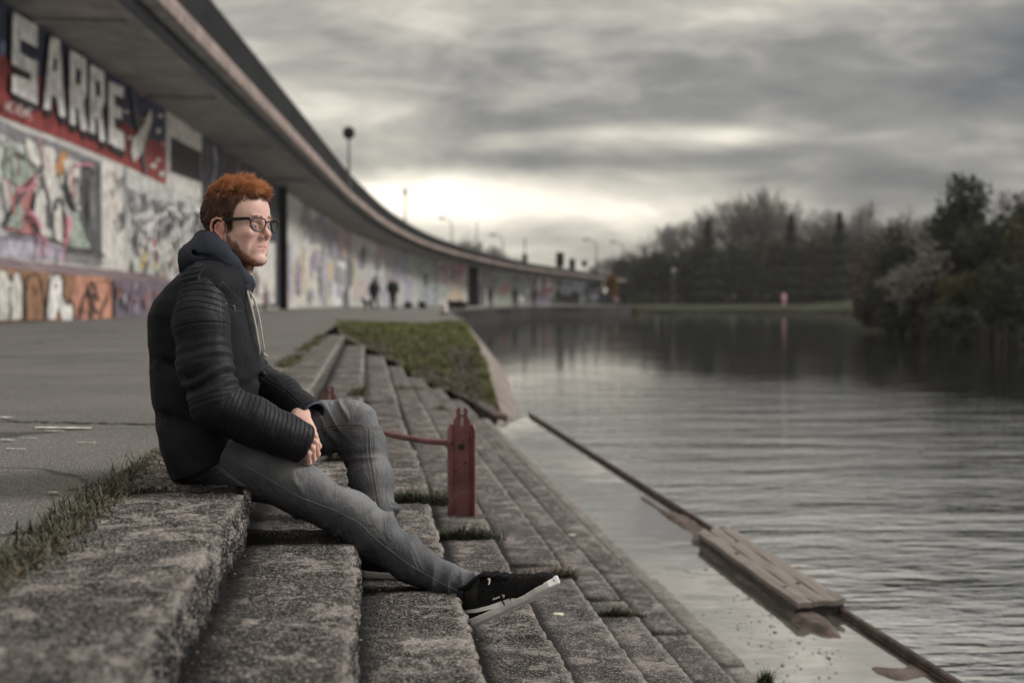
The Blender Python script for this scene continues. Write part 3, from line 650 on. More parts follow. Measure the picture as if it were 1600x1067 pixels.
sweep('fascia', lambda i: (lambda z_, s: [(OV-.12, z_+.50*s), (OV-.0, z_+.50*s), (OV+.03, z_+.78*s), (OV-.02, z_+1.02*s), (OV-.12, z_+1.02*s)])(hsof(WALL[i].y)+.49, S(WALL[i].y)), M['fascia'], vd)
sweep('parapet', lambda i: (lambda z_, s: [(OV-.30, z_+1.03*s), (OV-.03, z_+1.03*s), (OV+.02, z_+2.16*s), (OV-.30, z_+2.16*s)])(hsof(WALL[i].y)+.49, S(WALL[i].y)), M['parapet'], vd)
sweep('parapet_cap', lambda i: (lambda z_, s: [(OV-.33, z_+2.165*s), (OV+.05, z_+2.165*s), (OV+.05, z_+2.225*s), (OV-.33, z_+2.225*s)])(hsof(WALL[i].y)+.49, S(WALL[i].y)), M['capm'], vd)
# dark beams across the soffit
for y_ in (29, 38, 52, 68, 86):
    q = Vector((-9.77+.0594*(y_-20), y_, 0)); mb = MB()
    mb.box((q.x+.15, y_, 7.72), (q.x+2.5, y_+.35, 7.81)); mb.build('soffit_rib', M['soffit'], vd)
# ledge at the foot of the wall
PL0, PL1 = Vector((-8.24-.06*18, 14, 0)), Vector((-8.24+.06*22, 54, 0)); pd = (PL1-PL0).normalized(); pn = Vector((pd.y, -pd.x, 0))
e = empty('wall_plinth', PL0.lerp(PL1, .5)); tag(e, 'low graffiti covered block with a sloping top at the foot of the wall', 'plinth')
mb = MB(); back0, back1 = PL0-pn*1.15, PL1-pn*1.15
vs = [PL0, PL1, PL1+Vector((0, 0, 1.17)), PL0+Vector((0, 0, 1.33)), back0+Vector((0, 0, 1.75)), back1+Vector((0, 0, 1.6)), back0, back1]
mb.add(vs, [(0, 1, 2, 3), (3, 2, 5, 4), (1, 7, 5, 2), (0, 3, 4, 6)]); mb.build('block', simple('plinth_paint', (.16, .12, .13), .85, 0, .5, 1.2), e)

COL = dict(white=(.62, .61, .59), cream=(.50, .485, .45), pale=(.38, .39, .37), grey=(.16, .16, .165), dgrey=(.075, .075, .08), black=(.014, .014, .017), ink=(.030, .032, .042), navy=(.020, .026, .060),
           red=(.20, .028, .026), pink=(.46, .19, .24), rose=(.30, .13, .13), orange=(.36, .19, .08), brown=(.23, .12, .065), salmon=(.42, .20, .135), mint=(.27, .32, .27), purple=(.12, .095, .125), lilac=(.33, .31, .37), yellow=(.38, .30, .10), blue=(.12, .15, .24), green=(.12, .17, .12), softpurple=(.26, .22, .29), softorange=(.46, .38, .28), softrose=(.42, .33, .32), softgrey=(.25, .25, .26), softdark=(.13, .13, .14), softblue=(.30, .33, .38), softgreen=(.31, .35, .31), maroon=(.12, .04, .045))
CN = list(COL); CM = []
for k in CN: CM.append(simple('paint_'+k, COL[k], .8, 0, .34, 2.6, .15, 9))
def hit_line(px, py, a, b_):
    d = ray(px, py); n_ = Vector((b_.y-a.y, -(b_.x-a.x), 0)); t_ = (a-CAM).dot(n_)/d.dot(n_); return CAM+d*t_
class Paint:
    """flat paint laid on a wall: outlines given on the photo are taken to the wall itself"""
    def __init__(s, plane='wall', step=.006): s.mb = MB(); s.l = 1; s.plane = plane; s.step = step
    def pt(s, px, py):
        if s.plane == 'wall': p = hit_line(px, py, WALL[0], WALL[5]); n_ = wn(3)
        elif s.plane == 'plinth': p = hit_line(px, py, PL0, PL1); n_ = pn
        return p + n_*(.004+s.step*s.l)
    def poly(s, pts, col, hole=None):
        bm = bmesh.new()
        def loop(P_):
            v_ = [bm.verts.new(s.pt(*p)) for p in P_]; return [bm.edges.new((v_[i], v_[(i+1) % len(v_)])) for i in range(len(v_))]
        ed = loop(pts)
        for h in (hole or []): ed += loop(h)
        bmesh.ops.triangle_fill(bm, edges=ed, use_beauty=True); bm.verts.index_update()
        s.mb.add([v.co.copy() for v in bm.verts], [tuple(v.index for v in f.verts) for f in bm.faces], CN.index(col)); bm.free(); s.l += 1
    def stroke(s, pts, w_, col, closed=False):
        P_ = [Vector((p[0], p[1])) for p in pts]
        for _ in range(2):
            Q = [P_[0]]
            for a_, b_ in zip(P_, P_[1:]): Q += [a_.lerp(b_, .25), a_.lerp(b_, .75)]
            P_ = Q+[P_[-1]]
        L, Q = [], []
        for i, p in enumerate(P_):
            d = (P_[min(i+1, len(P_)-1)]-P_[max(0, i-1)]); d = d.normalized() if d.length else Vector((1, 0)); nn = Vector((-d.y, d.x)); ww = w_*.5*(.75+.35*math.sin(i*1.3+p.x))
            L.append(p+nn*ww); Q.append(p-nn*ww)
        n_ = len(P_); s.mb.add([s.pt(*p) for p in L+Q], [(i, i+1, n_+i+1, n_+i) for i in range(n_-1)], CN.index(col)); s.l += 1
    def blob(s, x, y, rx, ry, col, seed=0, rot=0.0, n=14):
        r_ = random.Random(seed*7+int(x*3+y)); P_ = []
        for i in range(n):
            a_ = 6.283*i/n; q = r_.uniform(.75, 1.2); u, v = math.cos(a_)*rx*q, math.sin(a_)*ry*q; P_.append((x+u*math.cos(rot)-v*math.sin(rot), y+u*math.sin(rot)+v*math.cos(rot)))
        s.poly(P_, col)
    def build(s, name, parent): return s.mb.build(name, None, parent, mats=CM)
c1 = lambda P_: [(x/3.2, y/3.2) for x, y in P_]
# --- the big name mural
p = Paint(); bgp = c1([(-300, -260), (20, -20), (160, 75), (330, 190), (640, 400), (830, 525), (828, 925), (610, 822), (330, 705), (0, 583), (-300, 470)])
p.poly(bgp, 'navy')
p.poly(c1([(-300, 120), (0, 272), (190, 380), (320, 440), (620, 606), (700, 680), (828, 722), (828, 925), (610, 822), (330, 705), (0, 583), (-300, 470)]), 'red')
p.blob(2, 75, 5, 14, 'blue', 2)
for k_, (x, y) in enumerate(((690, 640), (790, 655), (800, 580), (810, 720), (785, 800), (760, 830), (822, 840), (800, 870), (640, 690), (700, 470), (620, 560))): p.blob(x/3.2, y/3.2, 3.2+(k_ % 3), 2.6+(k_ % 2)*2, 'cream' if k_ % 3 else 'pink', k_)
p.poly(c1([(640, 400), (655, 560), (680, 700), (712, 870), (722, 870), (712, 760), (750, 600), (735, 560), (700, 660), (668, 520), (655, 405)]), 'dgrey')
p.poly(c1([(690, 650), (742, 545), (748, 600), (715, 690), (700, 760), (655, 812), (640, 760), (648, 700), (672, 672)]), 'cream')
p.stroke(c1([(690, 590), (730, 620)]), 4, 'orange')
mural = p.build('name_mural', gw)
LT = {
 'S': ([(40, 60), (163, 132), (163, 240), (75, 195), (75, 262), (130, 300), (163, 305), (163, 525), (35, 462), (35, 372), (128, 404), (128, 368), (35, 322)], None),
 'A': ([(230, 185), (275, 200), (305, 590), (273, 580), (262, 490), (238, 470), (228, 550), (195, 545)], [(243, 290), (255, 296), (258, 362), (240, 355)]),
 'R': ([(328, 250), (408, 295), (412, 470), (398, 505), (415, 655), (385, 652), (370, 540), (356, 535), (356, 628), (328, 620)], [(355, 340), (381, 358), (381, 430), (355, 415)]),
 'R2': ([(430, 322), (500, 360), (503, 510), (488, 550), (508, 708), (480, 706), (468, 590), (455, 582), (455, 672), (428, 660)], [(455, 400), (478, 414), (478, 490), (455, 478)]),
 'E': ([(525, 405), (598, 437), (598, 492), (553, 470), (553, 525), (590, 545), (590, 600), (553, 585), (555, 640), (602, 668), (602, 755), (525, 715)], None)}
for k_, (o_, h_) in LT.items():
    p = Paint(); p.l = 14
    sh = [(x+14, y+(38 if y > 200 else 8)) for x, y in o_]; bgk = [(min(a_, 612), b_) for a_, b_ in sh]
    p.poly(c1(bgk), 'black'); p.l = 18
    p.poly(c1([(x-4 if x < sum(a for a, _ in o_)/len(o_) else x+4, y-4 if y < 400 else y+4) for x, y in o_]), 'purple'); p.l = 20
    p.poly(c1(o_), 'white'); 
    if h_: p.l = 23; p.poly(c1(h_), 'black')
    p.build('letter', mural)
# small word under the first letter
p = Paint(); p.l = 25
for i, ch in enumerate((
    [[(0, 1), (.5, 0), (1, 1)], [(.25, .6), (.75, .6)]], [[(1, 0), (0, .1), (0, .9), (1, 1)]], [[(.5, 0), (.5, 1)]], [[(1, 0), (0, 0), (0, 1), (1, 1)], [(0, .5), (.8, .5)]], [[(0, 1), (0, 0), (1, 1), (1, 0)]], [[(1, 0), (0, 0), (0, 1), (1, 1)], [(0, .5), (.8, .5)]])):
    for st_ in ch: p.stroke([(-2+i*7.0+x*5, 156+i*2.7+y*16+x*1.6) for x, y in st_], 2.2, 'cream')
p.build('small_word', gw)
# white panel with a black rectangle, then dark mural
p = Paint(); p.poly(c1([(834, 528), (1005, 655), (1005, 1015), (834, 930)]), 'cream'); p.poly(c1([(850, 682), (1003, 762), (1003, 915), (850, 860)]), 'black'); p.blob(302, 202, 4, 3, 'grey', 3)
p.build('white_panel', gw)
p = Paint(); p.poly([(315, 205), (441, 292), (441, 480), (390, 482), (313, 488)], 'ink')
for i in range(9):
    x = 322+i*12; p.stroke([(x, 222+i*8), (x+4, 250+i*7), (x-2, 280+i*6)], 5, ('purple', 'lilac', 'dgrey', 'maroon', 'grey')[i % 5])
p.poly([(372, 372), (428, 380), (428, 474), (372, 478)], 'cream')
for i in range(16):
    x = 376+(i*17) % 50; y = 385+(i*29) % 82; p.stroke([(x, y), (x+5, y+9), (x-2, y+20), (x+3, y+28)], 4, ('rose', 'dgrey', 'grey', 'purple', 'pale')[i % 5])
p.build('dark_mural', gw)
# lower-left abstract mural
p = Paint()
q = lambda P_: [(x/3.1375, 180+y/3.1375) for x, y in P_]
p.poly(q([(-200, -60), (0, 25), (100, 78), (230, 120), (490, 228), (495, 742), (310, 716), (0, 690), (-200, 670)]), 'pale')
p.poly(q([(-200, -60), (0, 25), (100, 78), (230, 120), (490, 228), (490, 300), (330, 200), (180, 160), (60, 130), (0, 90), (-200, 10)]), 'grey')
p.poly(q([(385, 215), (490, 235), (497, 742), (385, 690)]), 'dgrey')
p.poly(q([(0, 585), (100, 590), (230, 610), (310, 660), (310, 716), (0, 690)]), 'lilac'); p.poly(q([(315, 655), (430, 660), (490, 690), (492, 742), (315, 718)]), 'grey')
p.poly(q([(10, 560), (75, 360), (150, 300), (180, 340), (150, 440), (160, 560), (200, 600), (120, 585)]), 'rose')
p.poly(q([(15, 540), (80, 420), (105, 470), (100, 560)]), 'mint'); p.poly(q([(20, 150), (130, 200), (160, 280), (80, 350), (10, 300)]), 'mint')
p.poly(q([(115, 110), (165, 140), (190, 240), (160, 260), (120, 180)]), 'cream'); p.poly(q([(195, 150), (255, 165), (270, 420), (230, 520), (205, 380)]), 'cream')
p.poly(q([(250, 260), (295, 170), (325, 190), (290, 310)]), 'orange'); p.poly(q([(300, 220), (380, 230), (380, 470), (340, 460)]), 'cream')
p.poly(q([(250, 430), (290, 400), (300, 520), (290, 630), (255, 600)]), 'cream'); p.poly(q([(330, 470), (395, 520), (430, 655), (325, 650)]), 'mint')
p.poly(q([(290, 600), (320, 480), (340, 520), (310, 660)]), 'pink'); p.poly(q([(150, 360), (200, 350), (230, 600), (190, 590), (150, 500)]), 'cream')
p.poly(q([(200, 440), (225, 430), (225, 560), (205, 540)]), 'grey')
for P_, w_, c_ in (([(0, 540), (70, 420), (150, 300), (190, 260)], 5, 'dgrey'), ([(0, 120), (60, 180), (150, 240), (210, 320), (240, 600)], 5, 'dgrey'), ([(140, 500), (150, 390), (185, 340), (215, 400), (225, 560)], 4, 'dgrey'), ([(250, 470), (260, 400), (290, 420), (300, 600)], 4, 'black'),
                   ([(300, 330), (340, 440), (400, 540), (440, 660)], 6, 'dgrey'), ([(345, 300), (380, 330), (375, 450), (350, 430), (345, 310)], 3.5, 'black'), ([(340, 235), (370, 250), (400, 235), (436, 252)], 5, 'pink'), ([(165, 100), (170, 150), (210, 260)], 3, 'pink'),
                   ([(0, 585), (100, 588), (200, 602), (245, 630), (310, 655), (430, 660), (490, 690)], 5, 'black'), ([(165, 580), (170, 640), (160, 690)], 4, 'pink'), ([(185, 590), (205, 650), (208, 690)], 4, 'pink'), ([(285, 640), (275, 710)], 4, 'pink'),
                   ([(0, 240), (20, 190), (55, 210), (50, 300)], 4, 'maroon'), ([(0, 310), (20, 420), (40, 500)], 6, 'rose'), ([(50, 380), (120, 350), (145, 290)], 4, 'pink'), ([(110, 470), (150, 520), (165, 560)], 7, 'pink'), ([(450, 260), (455, 360)], 4, 'black'), ([(420, 300), (425, 560)], 5, 'grey'),
                   ([(330, 240), (310, 330), (330, 400)], 5, 'rose'), ([(5, 520), (30, 500), (30, 550), (60, 510), (72, 550)], 2.5, 'dgrey')):
    p.stroke(q(P_), w_, c_)
p.build('abstract_mural', gw)
# pilaster scribble and silver letter mural
p = Paint(); p.poly(q([(497, 232), (600, 245), (612, 755), (500, 742)]), 'cream')
r_ = random.Random(4)
for i in range(12):
    x, y = r_.uniform(545, 590), r_.uniform(265, 550); p.stroke(q([(x-12, y), (x, y-16), (x+10, y), (x-6, y+16), (x+12, y+26)]), 1.8, ('dgrey', 'grey', 'rose', 'purple')[i % 4])
p.stroke(q([(600, 250), (605, 400), (600, 550), (570, 570)]), 3, 'dgrey'); p.build('pilaster_tag', gw)
p = Paint(); p.poly(q([(612, 270), (812, 342), (985, 420), (1000, 470), (1000, 800), (820, 800), (618, 755)]), 'pale')
r_ = random.Random(14)
for i in range(26):
    x = 625+i*14.5; y = 370+i*4+r_.uniform(-20, 20)
    p.stroke(q([(x, y), (x+r_.uniform(-12, 14), y+60), (x+r_.uniform(-14, 14), y+120)]), r_.uniform(3, 6), ('grey', 'dgrey', 'grey', 'lilac')[i % 4])
for i in range(16):
    x = 640+i*22; y = 470+r_.uniform(-30, 40)
    p.stroke(q([(x, y), (x+26, y+40), (x+14, y+120), (x+34, y+190)]), r_.uniform(4, 8), 'white')
    p.stroke(q([(x+16, y+20), (x+22, y+80), (x+6, y+150)]), r_.uniform(2.5, 4.5), ('black', 'dgrey', 'grey')[i % 3])
for i in range(16):
    x, y = r_.uniform(620, 980), r_.uniform(620, 790); p.blob(x/3.1375, 180+y/3.1375, r_.uniform(2, 4.5), r_.uniform(5, 10), ('maroon', 'yellow', 'dgrey', 'rose', 'orange', 'grey')[i % 6], i)
p.stroke(q([(615, 560), (650, 580), (670, 640), (640, 560)]), 4, 'black'); p.build('silver_letter_mural', gw)
# plinth letters
p = Paint('plinth'); p.step = .004
p.poly([(-90, 388), (0, 417), (85, 427), (172, 434), (172, 500), (85, 502), (0, 504), (-90, 508)], 'brown')
p.poly([(108, 430), (174, 435), (174, 498), (108, 501)], 'salmon'); p.poly([(95, 428), (118, 430), (112, 470), (100, 460)], 'brown')
for P_, c_ in (([(-6, 419), (12, 424), (16, 445), (20, 424), (30, 426), (34, 450), (34, 498), (17, 500), (15, 470), (12, 500), (-6, 502)], 'cream'), ([(38, 428), (60, 430), (66, 470), (66, 500), (38, 500)], 'brown'),
               ([(76, 430), (90, 428), (96, 440), (94, 462), (104, 480), (112, 470), (111, 500), (98, 502), (88, 480), (84, 499), (70, 499)], 'white')): p.poly(P_, c_)
for P_, w_ in (([(-4, 421), (10, 422), (15, 446), (20, 424), (31, 424), (35, 452), (34, 498)], 2.6), ([(14, 446), (15, 500)], 3), ([(38, 498), (37, 450), (41, 430), (60, 428), (67, 470), (68, 500)], 3.4), ([(70, 499), (75, 430), (92, 427), (97, 440), (95, 462), (104, 478), (110, 462), (114, 500)], 3.2), ([(50, 446), (54, 462)], 2.5), ([(82, 446), (88, 448)], 3),
               ([(120, 498), (126, 470), (136, 448), (142, 436), (148, 460), (154, 470)], 3.5), ([(130, 460), (150, 462), (140, 475), (150, 490)], 5), ([(136, 448), (140, 500)], 4), ([(156, 440), (168, 436), (170, 452), (158, 480), (154, 498)], 2.2), ([(120, 480), (130, 486), (124, 498)], 3), ([(-6, 501), (60, 502), (116, 502)], 3)):
    p.stroke(P_, w_, 'black')
p.poly([(175, 436), (225, 440), (262, 441), (262, 492), (225, 496), (175, 498)], 'purple')
r_ = random.Random(8)
for i in range(26):
    x, y = r_.uniform(178, 258), r_.uniform(443, 488); p.stroke([(x, y-6), (x+r_.uniform(-3, 3), y), (x, y+7)], r_.uniform(2, 4.5), ('dgrey', 'maroon', 'rose', 'black', 'salmon', 'lilac')[i % 6])
p.build('plinth_graffiti', e)

# far murals in panels along the bend
def wall_at(y):
    for a_, b_ in zip(WALL, WALL[1:]):
        if a_.y <= y <= b_.y:
            t_ = (y-a_.y)/(b_.y-a_.y); d = (b_-a_).normalized(); return a_.lerp(b_, t_), Vector((d.y, -d.x, 0))
    return WALL[-1], wn(len(WALL)-1)
r_ = random.Random(2)
def panel(y0, y1, z0, z1, col, off=.03, mbx=None, wob=.0):
    k = max(2, int((y1-y0)/1.2)); vs = []
    for i in range(k+1):
        p_, n_ = wall_at(y0+(y1-y0)*i/k); vs += [p_+n_*off+Vector((0, 0, z0+wob*r_.uniform(-1, 1))), p_+n_*off+Vector((0, 0, z1+wob*r_.uniform(-1, 1)))]
    mbx.add(vs, [(2*i, 2*i+2, 2*i+3, 2*i+1) for i in range(k)], CN.index(col))
def wblob(yc, zc, ry, rz, col, off, mbx, seed=0):
    rb = random.Random(seed); vs = []
    for i in range(12):
        a_ = 6.283*i/12; q_ = rb.uniform(.8, 1.15); p_, n_ = wall_at(yc+math.cos(a_)*ry*q_); vs.append(p_+n_*off+Vector((0, 0, zc+math.sin(a_)*rz*q_)))
    mbx.add(vs, [tuple(range(12))], CN.index(col))
Yof = lambda px: min((abs((PY(px, 471, w_.y).x)-w_.x), w_.y) for w_ in [wall_at(88+.25*i)[0] for i in range(450)])[1]
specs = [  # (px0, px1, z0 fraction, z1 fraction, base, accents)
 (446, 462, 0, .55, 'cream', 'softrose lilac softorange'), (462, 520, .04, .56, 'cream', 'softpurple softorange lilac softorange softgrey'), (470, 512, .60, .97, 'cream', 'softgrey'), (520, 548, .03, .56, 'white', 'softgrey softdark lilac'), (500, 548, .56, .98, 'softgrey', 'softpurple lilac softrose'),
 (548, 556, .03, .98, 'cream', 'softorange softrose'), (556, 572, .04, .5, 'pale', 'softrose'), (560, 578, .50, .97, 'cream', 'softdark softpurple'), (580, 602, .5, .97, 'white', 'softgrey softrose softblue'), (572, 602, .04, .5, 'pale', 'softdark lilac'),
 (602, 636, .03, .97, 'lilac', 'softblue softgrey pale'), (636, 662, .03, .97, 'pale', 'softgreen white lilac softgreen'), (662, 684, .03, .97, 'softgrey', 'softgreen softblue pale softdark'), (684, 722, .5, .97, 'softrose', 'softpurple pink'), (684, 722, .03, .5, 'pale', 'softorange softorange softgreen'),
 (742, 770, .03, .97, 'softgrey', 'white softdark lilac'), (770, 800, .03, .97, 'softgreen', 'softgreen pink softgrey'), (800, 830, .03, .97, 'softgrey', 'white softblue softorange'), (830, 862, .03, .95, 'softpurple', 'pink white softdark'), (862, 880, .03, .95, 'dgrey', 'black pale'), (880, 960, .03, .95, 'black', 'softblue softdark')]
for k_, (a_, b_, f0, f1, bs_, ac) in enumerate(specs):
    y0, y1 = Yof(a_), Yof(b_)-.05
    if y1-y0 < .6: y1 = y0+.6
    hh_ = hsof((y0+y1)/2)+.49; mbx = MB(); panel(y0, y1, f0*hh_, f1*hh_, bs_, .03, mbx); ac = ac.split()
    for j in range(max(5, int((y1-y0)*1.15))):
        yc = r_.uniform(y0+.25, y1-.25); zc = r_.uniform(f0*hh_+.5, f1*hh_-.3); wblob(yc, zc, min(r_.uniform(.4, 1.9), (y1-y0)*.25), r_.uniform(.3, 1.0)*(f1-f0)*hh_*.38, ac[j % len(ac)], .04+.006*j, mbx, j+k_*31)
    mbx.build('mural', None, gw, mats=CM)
# dark recess column and pillar
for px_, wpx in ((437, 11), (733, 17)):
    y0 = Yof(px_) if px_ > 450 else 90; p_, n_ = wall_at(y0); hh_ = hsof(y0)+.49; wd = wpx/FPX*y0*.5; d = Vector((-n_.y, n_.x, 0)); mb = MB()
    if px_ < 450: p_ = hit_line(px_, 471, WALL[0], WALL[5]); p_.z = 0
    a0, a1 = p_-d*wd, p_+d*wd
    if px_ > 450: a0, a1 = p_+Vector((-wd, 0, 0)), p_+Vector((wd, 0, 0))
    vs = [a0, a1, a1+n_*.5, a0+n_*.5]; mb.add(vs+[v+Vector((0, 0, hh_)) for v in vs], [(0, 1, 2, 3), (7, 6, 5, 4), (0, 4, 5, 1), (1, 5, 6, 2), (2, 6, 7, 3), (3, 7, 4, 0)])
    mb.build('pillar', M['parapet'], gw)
# strip of grass at the foot of the wall
mb = MB()
for a_, b_, na, nb in zip(WALL[3:], WALL[4:], [wn(i) for i in range(3, len(WALL))], [wn(i) for i in range(4, len(WALL))]):
    mb.add([a_+Vector((0, 0, .012)), b_+Vector((0, 0, .012)), b_+nb*1.6+Vector((0, 0, .012)), a_+na*1.4+Vector((0, 0, .012))], [(0, 3, 2, 1)])
tag(mb.build('verge', M['moss']), kind='structure')

# ------------------------------------------------------------------ things on and beyond the viaduct
def lamp_disc(px_, py_, rpx, ybase, Y, label, px2=None):
    top = PY(px_, py_, Y); bz = PY(px_, ybase, Y).z-1.2; e_ = empty('street_lamp', (top.x, Y, bz)); tag(e_, label, 'street lamp')
    r0 = rpx/FPX*Y; mb_ = MB(); mb_.tube([(top.x, Y, bz), (top.x, Y, top.z-r0*.8)], [.09, .06], 8); mb_.build('pole', M['pole'], e_)
    mb_ = MB(); mb_.sphere((top.x, Y, top.z), r0, 10, 0, (1, 1, 1.05)); mb_.build('lamp_globe', M['parapet'], e_, True); return e_
M['pole'] = simple('galvanised_pole', (.10, .10, .10), .6, .3)
lamp_disc(545, 208, 9.5, 264, 88, 'tall round headed lamp rising above the viaduct parapet')
def mast(px_, y0, y1, wpx, Y, name, label, cat, head=None):
    a_ = PY(px_, y0, Y); b_ = PY(px_, y1, Y); e_ = empty(name, (a_.x, Y, b_.z-1.5)); tag(e_, label, cat); r0 = wpx/FPX*Y*.5
    mb_ = MB(); mb_.tube([(a_.x, Y, b_.z-1.5), (a_.x, Y, a_.z)], [r0, r0*.6], 7); mb_.build('pole', M['pole'], e_)
    if head:
        for hx, hy, hw, hh in head:
            c_ = PY(hx, hy, Y); w2 = hw/FPX*Y*.5; h2 = hh/FPX*Y*.5; mb_ = MB(); mb_.box((c_.x-w2, Y-.2, c_.z-h2), (c_.x+w2, Y+.2, c_.z+h2), 0, None, min(w2, h2)*.3); mb_.build('signal_head', M['parapet'], e_)
    return e_
mast(633, 296, 350, 3.0, 150, 'mast', 'slim pale mast above the parapet right of the round lamp', 'mast', [(633, 300, 5, 10)])
mast(745, 344, 392, 2.2, 175, 'mast', 'thin mast standing among the bare trees behind the viaduct', 'mast')
mast(820, 372, 424, 3.2, 190, 'mast', 'dark mast with thick lower half behind the descending viaduct', 'mast', [(820, 408, 8, 22)])
mast(875, 398, 432, 3.0, 178, 'traffic_light', 'larger dark traffic light beyond the low end of the viaduct', 'traffic light', [(875, 406, 13, 24)])
mast(895, 405, 432, 2.4, 188, 'traffic_light', 'smaller dark traffic light in the middle of three signal heads', 'traffic light', [(894, 413, 10, 18)])
mast(913, 404, 432, 2.0, 195, 'traffic_light', 'small round dark signal head nearest the trees', 'traffic light', [(913, 412, 9, 9)])
for px_, py_, yb, Y, lb in ((916, 374, 432, 205, 'thin curved street lamp nearest the bare trees above the viaduct end'), (958, 378, 432, 215, 'thin street lamp beside the first bare trees on the far bank'), (690, 341, 380, 190, 'faint street lamp left of the bare trees behind the viaduct'), (770, 367, 405, 200, 'faint street lamp right of the bare trees behind the viaduct')):
    a_ = PY(px_, py_, Y); b_ = PY(px_+16, yb, Y); e_ = empty('street_lamp', (b_.x, Y, b_.z-2)); tag(e_, lb, 'street lamp'); mb_ = MB()
    mb_.tube([(b_.x, Y, b_.z-2), (b_.x, Y, a_.z-1.2), (b_.x-.3, Y, a_.z-.2), (a_.x, Y, a_.z)], [.1, .08, .06, .05], 6); mb_.build('pole', M['pole'], e_)
    mb_ = MB(); mb_.sphere((a_.x, Y, a_.z), .35, 6, 0, (1.5, 1, .45)); mb_.build('lamp_head', M['pole'], e_)
# bollard on the quay, low bushes against the wall
q = PZ(694, 492, 0); e_ = empty('bollard', q); tag(e_, 'small white bollard with a rusty base at the far quay edge', 'bollard')
s_ = 1.0; mb = MB(); mb.tube([q, q+Vector((0, 0, .30))], [.13, .11], 10); mb.sphere((q.x, q.y, .34), .15, 8, 0, (1, 1, .6)); mb.build('post', simple('bollard_white', (.5, .46, .44), .6, 0, .2, 5), e_, True)
mb = MB(); mb.tube([q, q+Vector((0, 0, .07))], .17, 10); mb.build('base', M['silt'], e_)

def leaf_cloud(name, lobes, n, size, mat, parent=None, seed=1, shell=.55, flat=.7):
    """many small leaf faces spread through lobes (cx, cy, cz, rx, ry, rz)"""
    g = np.random.default_rng(seed); L = np.array(lobes); wgt = L[:, 3]*L[:, 5]*L[:, 4]; wgt = wgt**(2/3); idx = g.choice(len(L), n, p=wgt/wgt.sum())
    d = g.normal(0, 1, (n, 3)); d /= np.linalg.norm(d, axis=1)[:, None]; rad = shell+(1-shell)*g.random(n)**.5; rad *= 1+.28*fbm(d*2.3+idx[:, None]*3.1, 2)
    P_ = L[idx, :3]+d*L[idx, 3:6]*rad[:, None]
    keep = fbm(P_*(1.6/np.mean(L[:, 3:6])), 3) > -.28; P_ = P_[keep]; n = len(P_)
    a_ = g.normal(0, 1, (n, 3)); a_ /= np.linalg.norm(a_, axis=1)[:, None]; b_ = np.cross(a_, g.normal(0, 1, (n, 3))); b_ /= np.linalg.norm(b_, axis=1)[:, None]
    s_ = (size*g.uniform(.5, 1.4, n))[:, None]; V_ = np.stack([P_-a_*s_, P_-b_*s_*flat, P_+a_*s_, P_+b_*s_*flat*.8], 1).reshape(-1, 3)
    return mesh_obj(name, V_, np.arange(4*n).reshape(-1, 4), mat, parent, world=False)
def foliage(name, a, b_, c_=None):
    m_, T, bs = new_mat(name); co = T.node('ShaderNodeTexCoord').outputs['Object']
    c = T.mix(T.ss(T.noise(co, .8, 3), .35, .65), a, b_)
    if c_: c = T.mix(T.ss(T.noise(co, 2.4, 2), .60, .68), c, c_)
    T.put(bs.inputs['Base Color'], c); bs.inputs['Roughness'].default_value = .8; bs.inputs['Specular IOR Level'].default_value = .15; return m_
M['evergreen'] = foliage('evergreen_leaves', (.026, .029, .025), (.046, .050, .041))
M['conifer'] = foliage('conifer_needles', (.022, .028, .022), (.042, .050, .036))
M['brush'] = foliage('winter_brush', (.045, .042, .036), (.085, .075, .062))
M['blossom'] = foliage('pale_blossom', (.14, .13, .125), (.27, .25, .245))
M['redbrush'] = foliage('reddish_twigs', (.075, .055, .048), (.13, .095, .082))
M['olive'] = foliage('olive_leaves', (.038, .042, .024), (.065, .070, .032))
M['bark'] = simple('tree_bark', (.075, .068, .062), .9, 0, .3, 3)
M['twig'] = simple('bare_twigs', (.17, .165, .165), .9, 0, .3, 3)

def bare_tree(height, seed, spread=.62, depth=6, up=.28):
    rt = random.Random(seed); trunk = MB(); crown = MB()
    def br(p, d, L, r_, lv):
        k = 3 if lv < 3 else 2; pts = [p]; dd = d.copy()
        for i in range(k):
            dd = (dd+Vector((rt.uniform(-1, 1), rt.uniform(-1, 1), rt.uniform(-.4, .8)))*.13).normalized(); pts.append(pts[-1]+dd*L/k)
        (trunk if lv < 2 else crown).tube(pts, [r_*(1-.4*i/k) for i in range(k+1)], 6 if lv < 2 else 3, caps=False)
        if lv >= depth: return
        nn = 2 if rt.random() < .35 else 3
        if lv == 0: nn = 4
        for i in range(nn):
            ax = dd.orthogonal().normalized(); ax.rotate(Matrix.Rotation(rt.uniform(0, 6.283), 3, dd)); nd = dd.copy(); nd.rotate(Matrix.Rotation(spread*rt.uniform(.5, 1.35), 3, ax)); nd = (nd+Vector((0, 0, up*.5))).normalized()
            br(pts[-1] if i or lv == 0 else pts[-2], nd, L*rt.uniform(.66, .86), r_*.62, lv+1)
        if lv and rt.random() < .7: br(pts[-1], (dd+Vector((0, 0, .1))).normalized(), L*.75, r_*.6, lv+1)
    br(Vector((0, 0, 0)), Vector((0, 0, 1)), height*.24, height*.028, 0); return trunk, crown
def place(proto, loc, sc, rz, label, group, cat='tree'):
    o_ = proto[0].copy(); C.objects.link(o_); o_.location = loc; o_.rotation_euler = (0, 0, rz); o_.scale = (sc, sc, sc) if not hasattr(sc, '__len__') else sc
    o_['label'] = label; o_['category'] = cat
    if group: o_['group'] = group
    for c_ in proto[1]:
        d = c_.copy(); C.objects.link(d); d.parent = o_
    return o_
def drop(proto):
    for c_ in proto[1]: bpy.data.objects.remove(c_)
    bpy.data.objects.remove(proto[0])
bprotos = []
